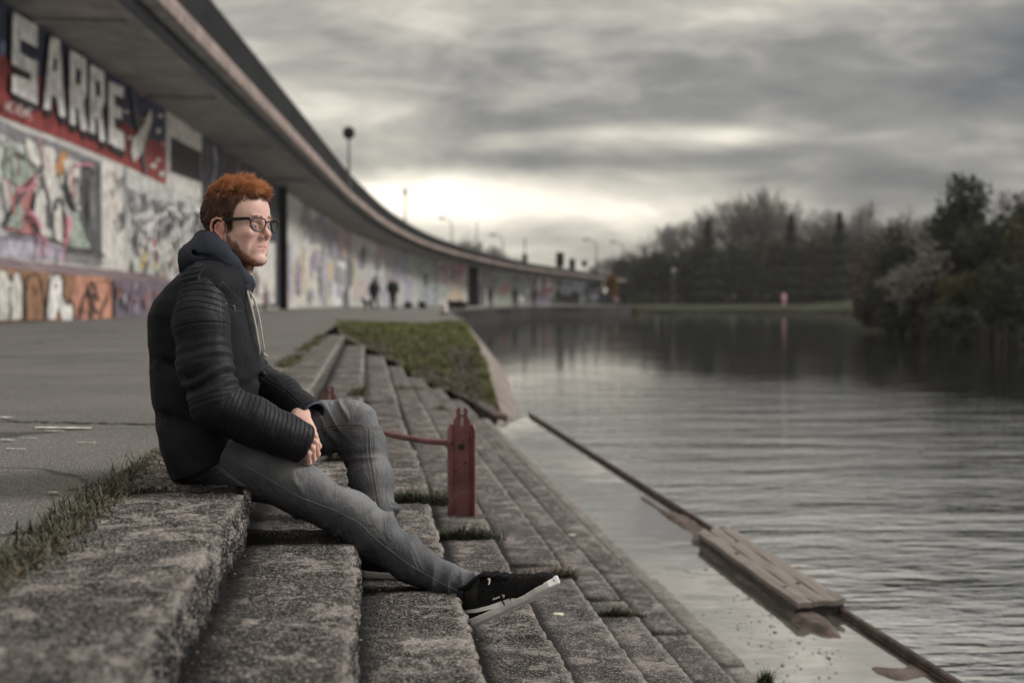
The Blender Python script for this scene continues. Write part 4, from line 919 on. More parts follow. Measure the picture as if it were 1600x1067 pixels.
for sd_ in (1, 2, 3):
    e_ = empty('bare_tree'); tk, cr = bare_tree(16, sd_*5+1, .64, 6); bprotos.append((e_, [tk.build('trunk', M['bark'], e_, world=False), cr.build('crown', M['twig'], e_, world=False)]))
dprotos = []
for sd_ in (1, 2, 3):
    g = random.Random(sd_); lobes = [(g.uniform(-2.2, 2.2), g.uniform(-1.5, 1.5), g.uniform(1.8, 6.6), g.uniform(1.2, 2.3), g.uniform(1.2, 2.2), g.uniform(1.1, 2.2)) for _ in range(11)]+[(0, 0, 3, 3, 2.4, 2.9)]
    e_ = empty('leafy_tree'); mb = MB(); mb.tube([(0, 0, 0), (.1, 0, 2), (0, .1, 5)], [.25, .18, .06], 7); dprotos.append((e_, [mb.build('trunk', M['bark'], e_, world=False), leaf_cloud('crown', lobes, 5200, .26, M['evergreen'] if sd_ < 3 else M['brush'], e_, sd_, .35)]))
def conifer_proto(seed):
    e_ = empty('conifer'); g = np.random.default_rng(seed); mb = MB(); mb.tube([(0, 0, 0), (0, 0, 10)], [.22, .03], 6); tk = mb.build('trunk', M['bark'], e_, world=False)
    n = 5200; h = g.random(n)**1.25*9.2+.8; layer = .75+.35*np.sin(h*5.2+g.normal(0, .3, n)); r_ = (10.2-h)/10*1.95*layer*g.random(n)**.4; a = g.uniform(0, 6.283, n)
    P_ = np.stack([np.cos(a)*r_, np.sin(a)*r_, h-.18*r_], 1); s_ = g.uniform(.1, .26, n)[:, None]; o1 = np.stack([np.cos(a), np.sin(a), np.full(n, -.4)], 1); o2 = np.stack([-np.sin(a), np.cos(a), g.normal(0, .4, n)], 1)
    V_ = np.stack([P_-o1*s_, P_-o2*s_*.5, P_+o1*s_*1.3, P_+o2*s_*.5], 1).reshape(-1, 3); cr = mesh_obj('crown', V_, np.arange(4*n).reshape(-1, 4), M['conifer'], e_, world=False); return (e_, [tk, cr])
cproto = conifer_proto(3)

# far bank terrain and the right bank
mb = MB(); zs = -.55
fb = [(26, 182), (34, 178), (50, 186), (66, 184)]
shore = [(33.4, 205), (33.8, 187), (48, 186), (64, 185), (62, 150), (48, 110), (36, 82), (30, 66), (25.5, 52), (22.5, 44), (22, 34), (25, 20), (34, -10)]
n_ = len(shore)
vs = [Vector((x, y, -1.6)) for x, y in shore]+[Vector((x+.1, y+.1, -.95+.4)) for x, y in shore]
inn = []
for i, (x, y) in enumerate(shore):
    if i < 4: inn.append(Vector((x+1, y+60, 1.6)))
    else: inn.append(Vector((x+26, y+24, 1.2)))
inn2 = [p+(Vector((0, 500, 0)) if i < 4 else Vector((500, 200, 0))) for i, p in enumerate(inn)]
vs += inn+inn2
mb.add(vs, [f for i in range(n_-1) for f in ((i+1, i, n_+i, n_+i+1), (n_+i+1, n_+i, 2*n_+i, 2*n_+i+1), (2*n_+i+1, 2*n_+i, 3*n_+i, 3*n_+i+1))])
M['bankland'] = simple('winter_grassland', (.040, .044, .032), .98, 0, .35, .35, 0, 60, .03)
tag(mb.build('far_bank', M['bankland']), kind='structure')
mb = MB(); P0, P1 = PY(1010, 482, 200), PY(1062, 460, 225)
mb.add([P0+Vector((-2.2, 0, 0)), P0+Vector((1.2, 0, 0)), P1+Vector((2.6, 6, 0)), P1+Vector((-.2, 6, 0))], [(0, 1, 2, 3)]); tag(mb.build('footpath', simple('pale_path', (.21, .20, .19), .9)), kind='structure')
grp = 'trees along the far bank'
def base_z(Y): return -.55+(Y-186)*.036
far = [(962, 396, 226), (995, 380, 228), (1035, 352, 226), (1080, 336, 230), (1128, 312, 228), (1192, 296, 226), (1255, 330, 228), (1305, 328, 232), (1372, 318, 222), (1415, 326, 226), (1160, 316, 240), (1225, 306, 238)]
lbl = ['first low bare tree of the far row beside the viaduct end', 'second bare tree from the viaduct end on the far bank', 'rounded bare tree left of the slim far conifer', 'bare tree just left of the slim far conifer', 'bare tree just right of the slim far conifer', 'tallest bare tree of the far bank with a wide crown', 'bare tree right of the tallest one on the far bank', 'bare tree behind the dark conifers on the far bank', 'bare tree over the reddish shrub', 'bare tree just left of the tall dark pine', 'bare tree partly behind the left side of the tallest one', 'bare tree partly behind the right side of the tallest one']
for i, (px_, py_, Y) in enumerate(far):
    top = PY(px_, py_, Y); h_ = top.z-base_z(Y); place(bprotos[i % 3], (top.x, Y, base_z(Y)), h_/13.8, i*1.7, lbl[i], grp)
for i, (px_, py_, Y) in enumerate(((735, 362, 205), (712, 372, 210), (762, 380, 215), (785, 392, 215), (940, 400, 215), (800, 400, 220))):
    top = PY(px_, py_, Y); place(bprotos[i % 3], (top.x, Y, -.4), (top.z+.4)/14.4, i*2.1, ('tallest brownish bare tree showing over the viaduct parapet', 'bare tree just left of the tallest one over the viaduct parapet', 'bare tree right of the thin mast over the parapet', 'small bare tree farther right over the descending parapet', 'low bare tree between the traffic lights and the far bank', 'small bare tree behind the dark mast over the parapet')[i], 'bare trees behind the viaduct')
for i in range(30):
    px_ = 968+i*13.2; Y = 208+(i*37) % 16; yt = np.interp(px_, [968, 1000, 1060, 1110, 1200, 1260, 1340, 1360], [428, 398, 390, 384, 378, 366, 372, 378])+(((i*53) % 17)-8)*1.5
    top = PY(px_, yt, Y); bz_ = base_z(Y); sc = (top.z-bz_)/8.0; place(dprotos[i % 3], (top.x, Y, bz_), (sc*.95, sc, sc), i*.9, 'dark leafy tree in the unbroken row along the far bank', grp)
for px_, py_, Y, lb in ((1106, 343, 205, 'slim dark conifer standing alone in the far tree row'), (1236, 336, 206, 'dark conifer right of the tallest bare trees'), (1312, 332, 205, 'broad dark conifer near the right end of the far tree row')):
    top = PY(px_, py_, Y); sc = (top.z-base_z(Y))/10; place(cproto, (top.x, Y, base_z(Y)), (sc*1.25, sc*1.25, sc), px_, lb, None)
for pr_ in bprotos+dprotos+[cproto]: drop(pr_)
# right bank vegetation: built individually, nearer
def bush(name, px_, ptop, pbot, wpx, Y, mat, n, size, seed, label, cat='tree', shell=.3, cone=False, depthr=.8):
    top = PY(px_, ptop, Y); bot = PY(px_, pbot, Y); W_ = wpx/FPX*Y/2; H_ = top.z-bot.z; e_ = empty(name, (top.x, Y, bot.z)); tag(e_, label, cat); g = random.Random(seed); lobes = []
    for i in range(16):
        f = g.random(); ww = W_*((1-.75*f) if cone else (1-.45*abs(f-.45)*1.6)); a = g.uniform(0, 6.283); rr_ = g.uniform(.2, .34)*(W_+H_)/2
        lobes.append((math.cos(a)*ww*g.uniform(.3, .8), math.sin(a)*ww*depthr*g.uniform(.3, .8), rr_*.6+f*(H_-rr_*1.5), rr_, rr_, rr_*g.uniform(.7, 1.1)))
    lobes.append((0, 0, H_*.45, W_*.6, W_*.6*depthr, H_*.42))
    mb_ = MB(); mb_.tube([(0, 0, -.3), (W_*.06, 0, H_*.4), (0, 0, H_*.85)], [H_*.03, H_*.02, H_*.006], 7)
    for i in range(7):
        a = g.uniform(0, 6.283); z0 = H_*g.uniform(.2, .7); mb_.tube([(0, 0, z0), (math.cos(a)*W_*.5, math.sin(a)*W_*.5, z0+H_*.15)], [H_*.012, H_*.004], 5)
    mb_.build('trunk', M['bark'], e_, world=False); leaf_cloud('crown', lobes, n, size, mat, e_, seed, shell); return e_
bush('pine_tree', 1492, 268, 500, 175, 64, M['conifer'], 16000, .11, 5, 'tall dark pine with ragged top on the right bank', cone=True)
bush('leafy_tree', 1582, 300, 520, 130, 52, M['evergreen'], 12000, .10, 6, 'dark leafy tree cut by the right frame edge')
bush('leafy_tree', 1540, 345, 520, 120, 58, M['evergreen'], 12000, .10, 16, 'dense dark tree just right of the ragged pine')
bush('leafy_tree', 1388, 345, 505, 95, 78, M['brush'], 8000, .12, 27, 'brownish leafy tree between the reddish shrub and the pine')
bush('leafy_tree', 1455, 322, 505, 110, 68, M['evergreen'], 11000, .12, 28, 'dark leafy tree touching the left side of the ragged pine')
bush('leafy_tree', 1425, 352, 500, 120, 70, M['evergreen'], 12000, .12, 7, 'dark rounded tree left of the ragged pine')
bush('flowering_tree', 1450, 362, 440, 110, 58, M['blossom'], 950, .065, 8, 'tree with pale blossom in front of the dark pine', shell=.15)
bush('flowering_tree', 1408, 405, 480, 85, 60, M['blossom'], 800, .065, 9, 'lower pale blossoming shrub over the water', shell=.15)
bush('reddish_shrub', 1356, 392, 482, 58, 82, M['redbrush'], 3200, .13, 10, 'reddish brown shrub at the left tip of the right bank', 'shrub', .6)
bush('waterside_shrub', 1410, 400, 515, 120, 66, M['evergreen'], 9000, .10, 41, 'dark shrub filling the bank under the blossom')
bush('waterside_shrub', 1475, 390, 528, 120, 59, M['brush'], 9000, .10, 42, 'brownish dark shrub in the middle of the right bank')
bush('waterside_shrub', 1398, 462, 530, 90, 63, M['evergreen'], 3500, .10, 43, 'low dark shrub hanging over the first stakes')
bush('waterside_shrub', 1490, 470, 542, 120, 47, M['evergreen'], 4500, .08, 44, 'low dark shrub hanging over the middle stakes')
bush('waterside_shrub', 1375, 425, 512, 90, 72, M['brush'], 7000, .12, 11, 'dark shrub at the left end of the right bank', 'shrub')
bush('waterside_shrub', 1440, 430, 522, 110, 62, M['evergreen'], 8000, .10, 12, 'dark green shrub touching the water below the blossom', 'shrub')
bush('waterside_shrub', 1505, 420, 535, 110, 55, M['olive'], 8000, .09, 13, 'olive green shrub below the pine', 'shrub')
bush('waterside_shrub', 1575, 400, 548, 110, 48, M['evergreen'], 9000, .08, 14, 'large dark shrub over the stakes at the right frame edge', 'shrub')
bush('waterside_shrub', 1590, 330, 470, 50, 50, M['olive'], 1500, .07, 15, 'sprig of yellow green leaves at the right frame edge', 'shrub')
bush('bare_shrub', 1590, 285, 420, 90, 60, M['twig'], 3500, .06, 17, 'greyish bare branched tree top at the right frame edge', 'tree', .5)
# stakes along the right bank
sp0, sp1 = PZ(1395, 521, ZW), PZ(1640, 560, ZW)
for i in range(34):
    f = i/33; q = sp0.lerp(sp1, f); q.y += .2*math.sin(i*2.2); h_ = .75+.12*math.sin(i*3.3); mb = MB(); mb.tube([q-Vector((0, 0, .3)), q+Vector((.02*math.sin(i*5), 0, h_))], [.07, .06], 6)
    o_ = mb.build('mooring_stake', M['stake'] if 'stake' in M else M.setdefault('stake', simple('old_stake', (.022, .020, .018), .98, 0, .5, 3, 0, 60, .02))); tag(o_, 'wooden stake in the palisade along the right bank', 'stake', 'palisade stakes along the right bank')
# lamp post, orange shrub and a pale tree guard at the far bank
e_ = lamp_disc(1052, 423, 3.6, 470, 188, 'white globe lamp on a thin pole by the far footpath'); 
for c_ in e_.children:
    if c_.name.startswith('lamp_globe'): c_.data.materials[0] = simple('white_globe', (.20, .20, .21), .4)
bush('autumn_shrub', 957, 428, 466, 22, 176, foliage('orange_leaves', (.11, .06, .022), (.17, .095, .03)), 1500, .20, 20, 'small orange leaved tree at the end of the viaduct', 'tree', .4)
bush('low_hedge', 975, 478, 489, 60, 184, M['olive'], 1500, .2, 22, 'low yellowish hedge at the water beyond the viaduct end', 'hedge')
# car by the viaduct end
def far_car(px_, Y, col, label):
    g = PY(px_, 474, Y); e_ = empty('parked_car', (g.x, Y, g.z)); tag(e_, label, 'car'); mb_ = MB()
    prof_ = [(-2.1, .25), (2.1, .25), (2.15, .75), (1.3, .9), (.7, 1.42), (-1.2, 1.45), (-1.9, .95), (-2.15, .8)]; mb_.prism(prof_, 1.7, Matrix.Translation((0, -.85, 0))); mb_.build('body', col, e_, world=False)
    mb_ = MB(); mb_.prism([(.62, 1.35), (1.15, .93), (-1.5, .95), (-1.15, 1.38)], 1.74, Matrix.Translation((0, -.87, 0))); mb_.build('window', M['parapet'], e_, world=False)
    for sx_ in (-1.3, 1.3):
        for sy_ in (-.8, .8): mb_ = MB(); mb_.tube([(sx_, sy_-.1, .32), (sx_, sy_+.1, .32)], .32, 12); mb_.build('wheel', M['dark_metal'], e_, world=False)
far_car(941, 192, simple('pale_pink_car', (.45, .33, .36), .4), 'pale car parked at the end of the viaduct')
far_car(934, 188, simple('blue_car', (.05, .08, .20), .4), 'blue car parked beside the pale car at the viaduct end')
# ------------------------------------------------------------------ surfaces grown from distance fields
class SDF:
    def __init__(s, lo, hi, h):
        s.lo = np.array(lo, float); s.h = h; s.n = np.ceil((np.array(hi)-s.lo)/h).astype(int)+1; s.D = np.full(tuple(s.n), .08)
    def sub(s, lo, hi):
        a = np.clip(np.floor((np.array(lo)-s.lo)/s.h).astype(int), 0, s.n-1); b = np.clip(np.ceil((np.array(hi)-s.lo)/s.h).astype(int)+1, 1, s.n)
        if np.any(b <= a): return None, None
        ax = [s.lo[k]+s.h*np.arange(a[k], b[k]) for k in range(3)]
        return tuple(slice(a[k], b[k]) for k in range(3)), np.stack(np.meshgrid(*ax, indexing='ij'), -1)
    def apply(s, lo, hi, fn, k=.01, op='add'):
        sl_, P_ = s.sub(lo, hi)
        if sl_ is None: return
        d = fn(P_); D = s.D[sl_]
        if op == 'add':
            h = np.clip(.5+.5*(D-d)/k, 0, 1) if k > 0 else (d < D).astype(float); s.D[sl_] = D*(1-h)+d*h-k*h*(1-h)
        elif op == 'cut':
            h = np.clip(.5-.5*(D+d)/k, 0, 1); s.D[sl_] = D*(1-h)-d*h+k*h*(1-h)
        elif op == 'and': s.D[sl_] = np.maximum(D, d)
    def cone(s, a, b, r1, r2, k=.01, op='add', sq=None):
        a, b = np.array(a, float), np.array(b, float); m_ = max(r1, r2)*(1.0 if sq is None else max(1, sq[1]))+.03
        def fn(P_):
            ab = b-a; L2 = max(ab@ab, 1e-9); w_ = P_-a; t_ = np.clip((w_@ab)/L2, 0, 1); w_ = w_-t_[..., None]*ab
            if sq is not None:
                n_ = np.array(sq[0], float); n_ /= np.linalg.norm(n_); q = (w_@n_)[..., None]*n_; w_ = (w_-q)+q/sq[1]; return (np.linalg.norm(w_, axis=-1)-(r1+(r2-r1)*t_))*min(1, sq[1])
            return np.linalg.norm(w_, axis=-1)-(r1+(r2-r1)*t_)
        s.apply(np.minimum(a, b)-m_, np.maximum(a, b)+m_, fn, k, op)
    def chain(s, pts, rad, k=.01, op='add', sq=None):
        for i in range(len(pts)-1): s.cone(pts[i], pts[i+1], rad[i], rad[i+1], k if i == 0 or k < .004 else max(k, .012), op, sq)
    def ell(s, c, r_, k=.01, op='add', rot=None):
        c, r_ = np.array(c, float), np.array(r_, float); m_ = max(r_)+.03; Rm = np.array(rot) if rot is not None else np.eye(3)
        def fn(P_):
            q = (P_-c)@Rm; k0 = np.linalg.norm(q/r_, axis=-1); k1 = np.linalg.norm(q/r_**2, axis=-1)+1e-9; return k0*(k0-1)/k1
        s.apply(c-m_, c+m_, fn, k, op)
    def mesh(s):
        D = s.D; s_ = D < 0; nx, ny, nz = D.shape; acc = np.zeros((nx-1, ny-1, nz-1, 3)); cnt = np.zeros((nx-1, ny-1, nz-1))
        offs = [(0, 0, 0), (1, 0, 0), (0, 1, 0), (1, 1, 0), (0, 0, 1), (1, 0, 1), (0, 1, 1), (1, 1, 1)]
        g = lambda A, o_: A[o_[0]:nx-1+o_[0], o_[1]:ny-1+o_[1], o_[2]:nz-1+o_[2]]
        for a in offs:
            for ax in range(3):
                if a[ax]: continue
                b = list(a); b[ax] = 1; da, db = g(D, a), g(D, b); cr = (da < 0) != (db < 0)
                t_ = np.where(cr, da/np.where(cr, da-db, 1), 0)
                for q in range(3): acc[..., q] += cr*(a[q]+(t_ if q == ax else 0))
                cnt += cr
        act = cnt > 0; idx = np.full(act.shape, -1); idx[act] = np.arange(act.sum()); ijk = np.argwhere(act)
        V_ = s.lo+s.h*(ijk+acc[act]/cnt[act][:, None]); F_ = []
        for ax in range(3):
            u, v = (ax+1) % 3, (ax+2) % 3; sl0 = [slice(None)]*3; sl1 = [slice(None)]*3; sl0[ax] = slice(0, -1); sl1[ax] = slice(1, None)
            A, B = s_[tuple(sl0)], s_[tuple(sl1)]; cr = np.argwhere(A != B)
            cr = cr[(cr[:, u] > 0) & (cr[:, v] > 0) & (cr[:, u] < D.shape[u]-1) & (cr[:, v] < D.shape[v]-1)]
            fl = A[tuple(cr.T)]; e0, e1 = np.eye(3, dtype=int)[u], np.eye(3, dtype=int)[v]
            q = [idx[tuple((cr-a).T)] for a in (e0+e1, e1, e0*0, e0)]; q = np.stack(q, 1); q[~fl] = q[~fl][:, ::-1]; F_.append(q)
        return V_, np.concatenate(F_)
def smooth_mesh(V_, F_, it=2, lam=.5):
    e_ = np.concatenate([F_[:, [0, 1]], F_[:, [1, 2]], F_[:, [2, 3]], F_[:, [3, 0]]]); e_ = np.concatenate([e_, e_[:, ::-1]])
    for _ in range(it):
        s_ = np.zeros_like(V_); n_ = np.zeros(len(V_)); np.add.at(s_, e_[:, 0], V_[e_[:, 1]]); np.add.at(n_, e_[:, 0], 1); V_ = V_*(1-lam)+lam*s_/np.maximum(n_, 1)[:, None]
    return V_
def normals(V_, F_):
    n_ = np.cross(V_[F_[:, 2]]-V_[F_[:, 0]], V_[F_[:, 3]]-V_[F_[:, 1]]); N_ = np.zeros_like(V_)
    for k in range(4): np.add.at(N_, F_[:, k], n_)
    return N_/np.maximum(np.linalg.norm(N_, axis=1), 1e-12)[:, None]
def projpx(V_):
    w_ = V_-np.array(CAM); z_ = w_@np.array(_F); return 800+FPX*(w_@np.array(_R))/z_, 533.5-FPX*(w_@np.array(_U))/z_
def chain_t(V_, pts):
    """distance along a chain of joints for each vertex, and the distance from it"""
    best = np.full(len(V_), 1e9); T_ = np.zeros(len(V_)); acc = 0
    for a, b in zip(pts, pts[1:]):
        a, b = np.array(a), np.array(b); ab = b-a; L_ = np.linalg.norm(ab); t_ = np.clip((V_-a)@ab/L_**2, 0, 1); d = np.linalg.norm(V_-a-t_[:, None]*ab, axis=1); m_ = d < best
        best[m_] = d[m_]; T_[m_] = acc+t_[m_]*L_; acc += L_
    return T_, best
def bvh_of(V_, F_): return BVHTree.FromPolygons([tuple(v) for v in V_], [tuple(int(i) for i in f) for f in F_])
def hit(bv, px, py, lift=0.0):
    d = ray(px, py).normalized(); h = bv.ray_cast(CAM, d)
    if h[0] is None:
        h = bv.find_nearest(CAM+d*3.85)
        return h[0]+h[1]*lift
    n_ = h[1] if h[1].dot(d) < 0 else -h[1]; return h[0]+n_*lift
def insidepoly(x, y, P_):
    r_ = np.zeros(len(x), bool); n_ = len(P_)
    for i in range(n_):
        (x0, y0), (x1, y1) = P_[i], P_[(i+1) % n_]; c = ((y0 > y) != (y1 > y)) & (x < (x1-x0)*(y-y0)/((y1-y0) or 1e-9)+x0); r_ ^= c
    return r_
def V3(px, py, Y): return np.array(PY(px, py, Y))
def lines_on(bv, name, plist, rad, mat, parent, lift=.0004, dens=4, sm=2):
    mb_ = MB()
    for P_ in plist:
        Q = []
        for a, b in zip(P_, P_[1:]):
            n_ = max(2, int(math.hypot(b[0]-a[0], b[1]-a[1])/dens)); Q += [(a[0]+(b[0]-a[0])*i/n_, a[1]+(b[1]-a[1])*i/n_) for i in range(n_)]
        Q.append(P_[-1])
        for _ in range(sm): Q = [Q[0]]+[((Q[i-1][0]+2*Q[i][0]+Q[i+1][0])/4, (Q[i-1][1]+2*Q[i][1]+Q[i+1][1])/4) for i in range(1, len(Q)-1)]+[Q[-1]]
        W_ = [hit(bv, *q, lift) for q in Q]; mb_.tube(W_, rad, 5)
    return mb_.build(name, mat, parent, True)

# ------------------------------------------------------------------ materials of the person
def skin_mat():
    m_, T, bs = new_mat('skin'); co = T.node('ShaderNodeTexCoord').outputs['Object']; at = T.node('ShaderNodeAttribute', {'attribute_name': 'col'})
    n_ = T.noise(co, 70, 4, .6); n2_ = T.noise(co, 22, 3, .6)
    c = T.mix(T.m('MULTIPLY', T.ss(n2_, .4, .65), .42), at.outputs['Color'], (.60, .30, .26)); c = T.mix(T.m('MULTIPLY', T.ss(n_, .52, .66), .28), c, (.46, .27, .20))
    T.put(bs.inputs['Base Color'], c); bs.inputs['Roughness'].default_value = .48; bs.inputs['Specular IOR Level'].default_value = .35
    bs.inputs['Subsurface Weight'].default_value = .12; bs.inputs['Subsurface Radius'].default_value = (.012, .005, .003); bs.inputs['Subsurface Scale'].default_value = .5
    T.put(bs.inputs['Normal'], T.node('ShaderNodeBump', None, Height=T.noise(co, 260, 3), Strength=.18, Distance=.0015)); return m_
M['skin'] = skin_mat()
def attr_mat(name, rough, spec=.3):
    m_, T, bs = new_mat(name); at = T.node('ShaderNodeAttribute', {'attribute_name': 'col'}); T.put(bs.inputs['Base Color'], at.outputs['Color']); bs.inputs['Roughness'].default_value = rough; bs.inputs['Specular IOR Level'].default_value = spec; return m_
M['hair'] = attr_mat('ginger_hair', .45, .35)
def jacket_mat(name, base, rough, rib=True, fine=500):
    m_, T, bs = new_mat(name); co = T.node('ShaderNodeTexCoord').outputs['Object']
    ph = T.node('ShaderNodeAttribute', {'attribute_name': 'rib'}).outputs['Fac']; mk = T.node('ShaderNodeAttribute', {'attribute_name': 'ribm'}).outputs['Fac']
    n_ = T.noise(co, 9, 4, .6); c = T.mix(n_, tuple(x*.8 for x in base), tuple(x*1.25 for x in base)); fr = T.m('FRACT', ph); v = T.m('ABSOLUTE', T.m('SUBTRACT', fr, .5))
    groove = T.ss(v, .34, .5)
    c = T.mix(T.m('MULTIPLY', T.m('MULTIPLY', T.ss(v, .42, .5), mk), .35), c, tuple(x*.4 for x in base))
    T.put(bs.inputs['Base Color'], c); T.put(bs.inputs['Roughness'], T.m('SUBTRACT', rough+.10, T.m('MULTIPLY', n_, .2))); bs.inputs['Specular IOR Level'].default_value = .17
    wr = T.noise(T.mapping(co, (1, 1, .6)), 26, 4, .6, .8)
    diag = T.noise(T.mapping(co, (60, 60, 14), (0, R(35), 0)), 1.0, 2, .5)
    h = T.m('ADD', T.m('MULTIPLY', wr, .55), T.m('MULTIPLY', T.noise(co, fine, 2), .05)); pad = T.m('MULTIPLY', T.m('MULTIPLY', groove, mk), -.50)
    h = T.m('ADD', h, pad); h = T.m('ADD', h, T.m('MULTIPLY', T.m('MULTIPLY', diag, mk), .35))
    T.put(bs.inputs['Normal'], T.node('ShaderNodeBump', None, Height=h, Strength=.85, Distance=.006)); return m_
M['leather'] = jacket_mat('black_leatherette', (.008, .0092, .013), .56)
M['jacket'] = jacket_mat('black_jacket_cloth', (.0065, .0073, .010), .78)
M['hood'] = simple('navy_hoodie_jersey', (.030, .037, .050), .95, 0, .2, 20, .5, 320, .2)
M['lining'] = simple('navy_lining', (.018, .024, .045), .6, 0, .2, 12, .4, 60)
M['cord'] = simple('cream_cord', (.50, .47, .41), .9, 0, .1, 60, .5, 700)
M['seam'] = simple('dark_piping', (.022, .023, .027), .45, 0, .2, 30)
M['silver'] = simple('zip_metal', (.45, .45, .46), .3, .9, .1, 30)
def denim_mat():
    m_, T, bs = new_mat('grey_denim'); co = T.node('ShaderNodeTexCoord').outputs['Object']; fd = T.node('ShaderNodeAttribute', {'attribute_name': 'fade_light'}).outputs['Fac']
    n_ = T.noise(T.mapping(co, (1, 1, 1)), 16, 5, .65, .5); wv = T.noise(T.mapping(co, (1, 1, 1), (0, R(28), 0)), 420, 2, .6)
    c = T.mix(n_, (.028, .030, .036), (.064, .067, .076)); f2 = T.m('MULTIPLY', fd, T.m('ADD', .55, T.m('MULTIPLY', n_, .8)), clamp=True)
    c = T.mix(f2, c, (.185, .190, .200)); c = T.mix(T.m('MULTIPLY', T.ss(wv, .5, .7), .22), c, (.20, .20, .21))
    T.put(bs.inputs['Base Color'], c); bs.inputs['Roughness'].default_value = .9; bs.inputs['Specular IOR Level'].default_value = .15
    wr = T.m('SUBTRACT', 1.0, T.m('MULTIPLY', T.m('ABSOLUTE', T.m('SUBTRACT', T.noise(T.mapping(co, (2.1, 1, .9), (0, R(-25), 0)), 11, 3, .5, 1.0), .5)), 6.0), clamp=True); wr = T.m('ADD', T.m('MULTIPLY', wr, .50), T.m('MULTIPLY', T.noise(co, 34, 4, .6, 1.0), .7)); h = T.m('ADD', T.m('MULTIPLY', wr, 1.0), T.m('MULTIPLY', wv, .12))
    T.put(bs.inputs['Normal'], T.node('ShaderNodeBump', None, Height=h, Strength=.7, Distance=.006)); return m_
M['denim'] = denim_mat()
M['thread'] = simple('pale_seam_thread', (.15, .148, .145), .8)
M['darkthread'] = simple('dark_seam_edge', (.028, .028, .032), .9)
M['suede'] = simple('black_suede', (.010, .010, .011), .95, 0, .3, 60, .5, 500, .15)
M['sole'] = simple('white_rubber_sole', (.58, .57, .56), .6, 0, .14, 25, .2, 120)
M['whitelogo'] = simple('white_print', (.66, .65, .64), .6)
M['frame'] = simple('black_acetate', (.008, .008, .009), .38, 0, .1, 8, 0, 60, .3)

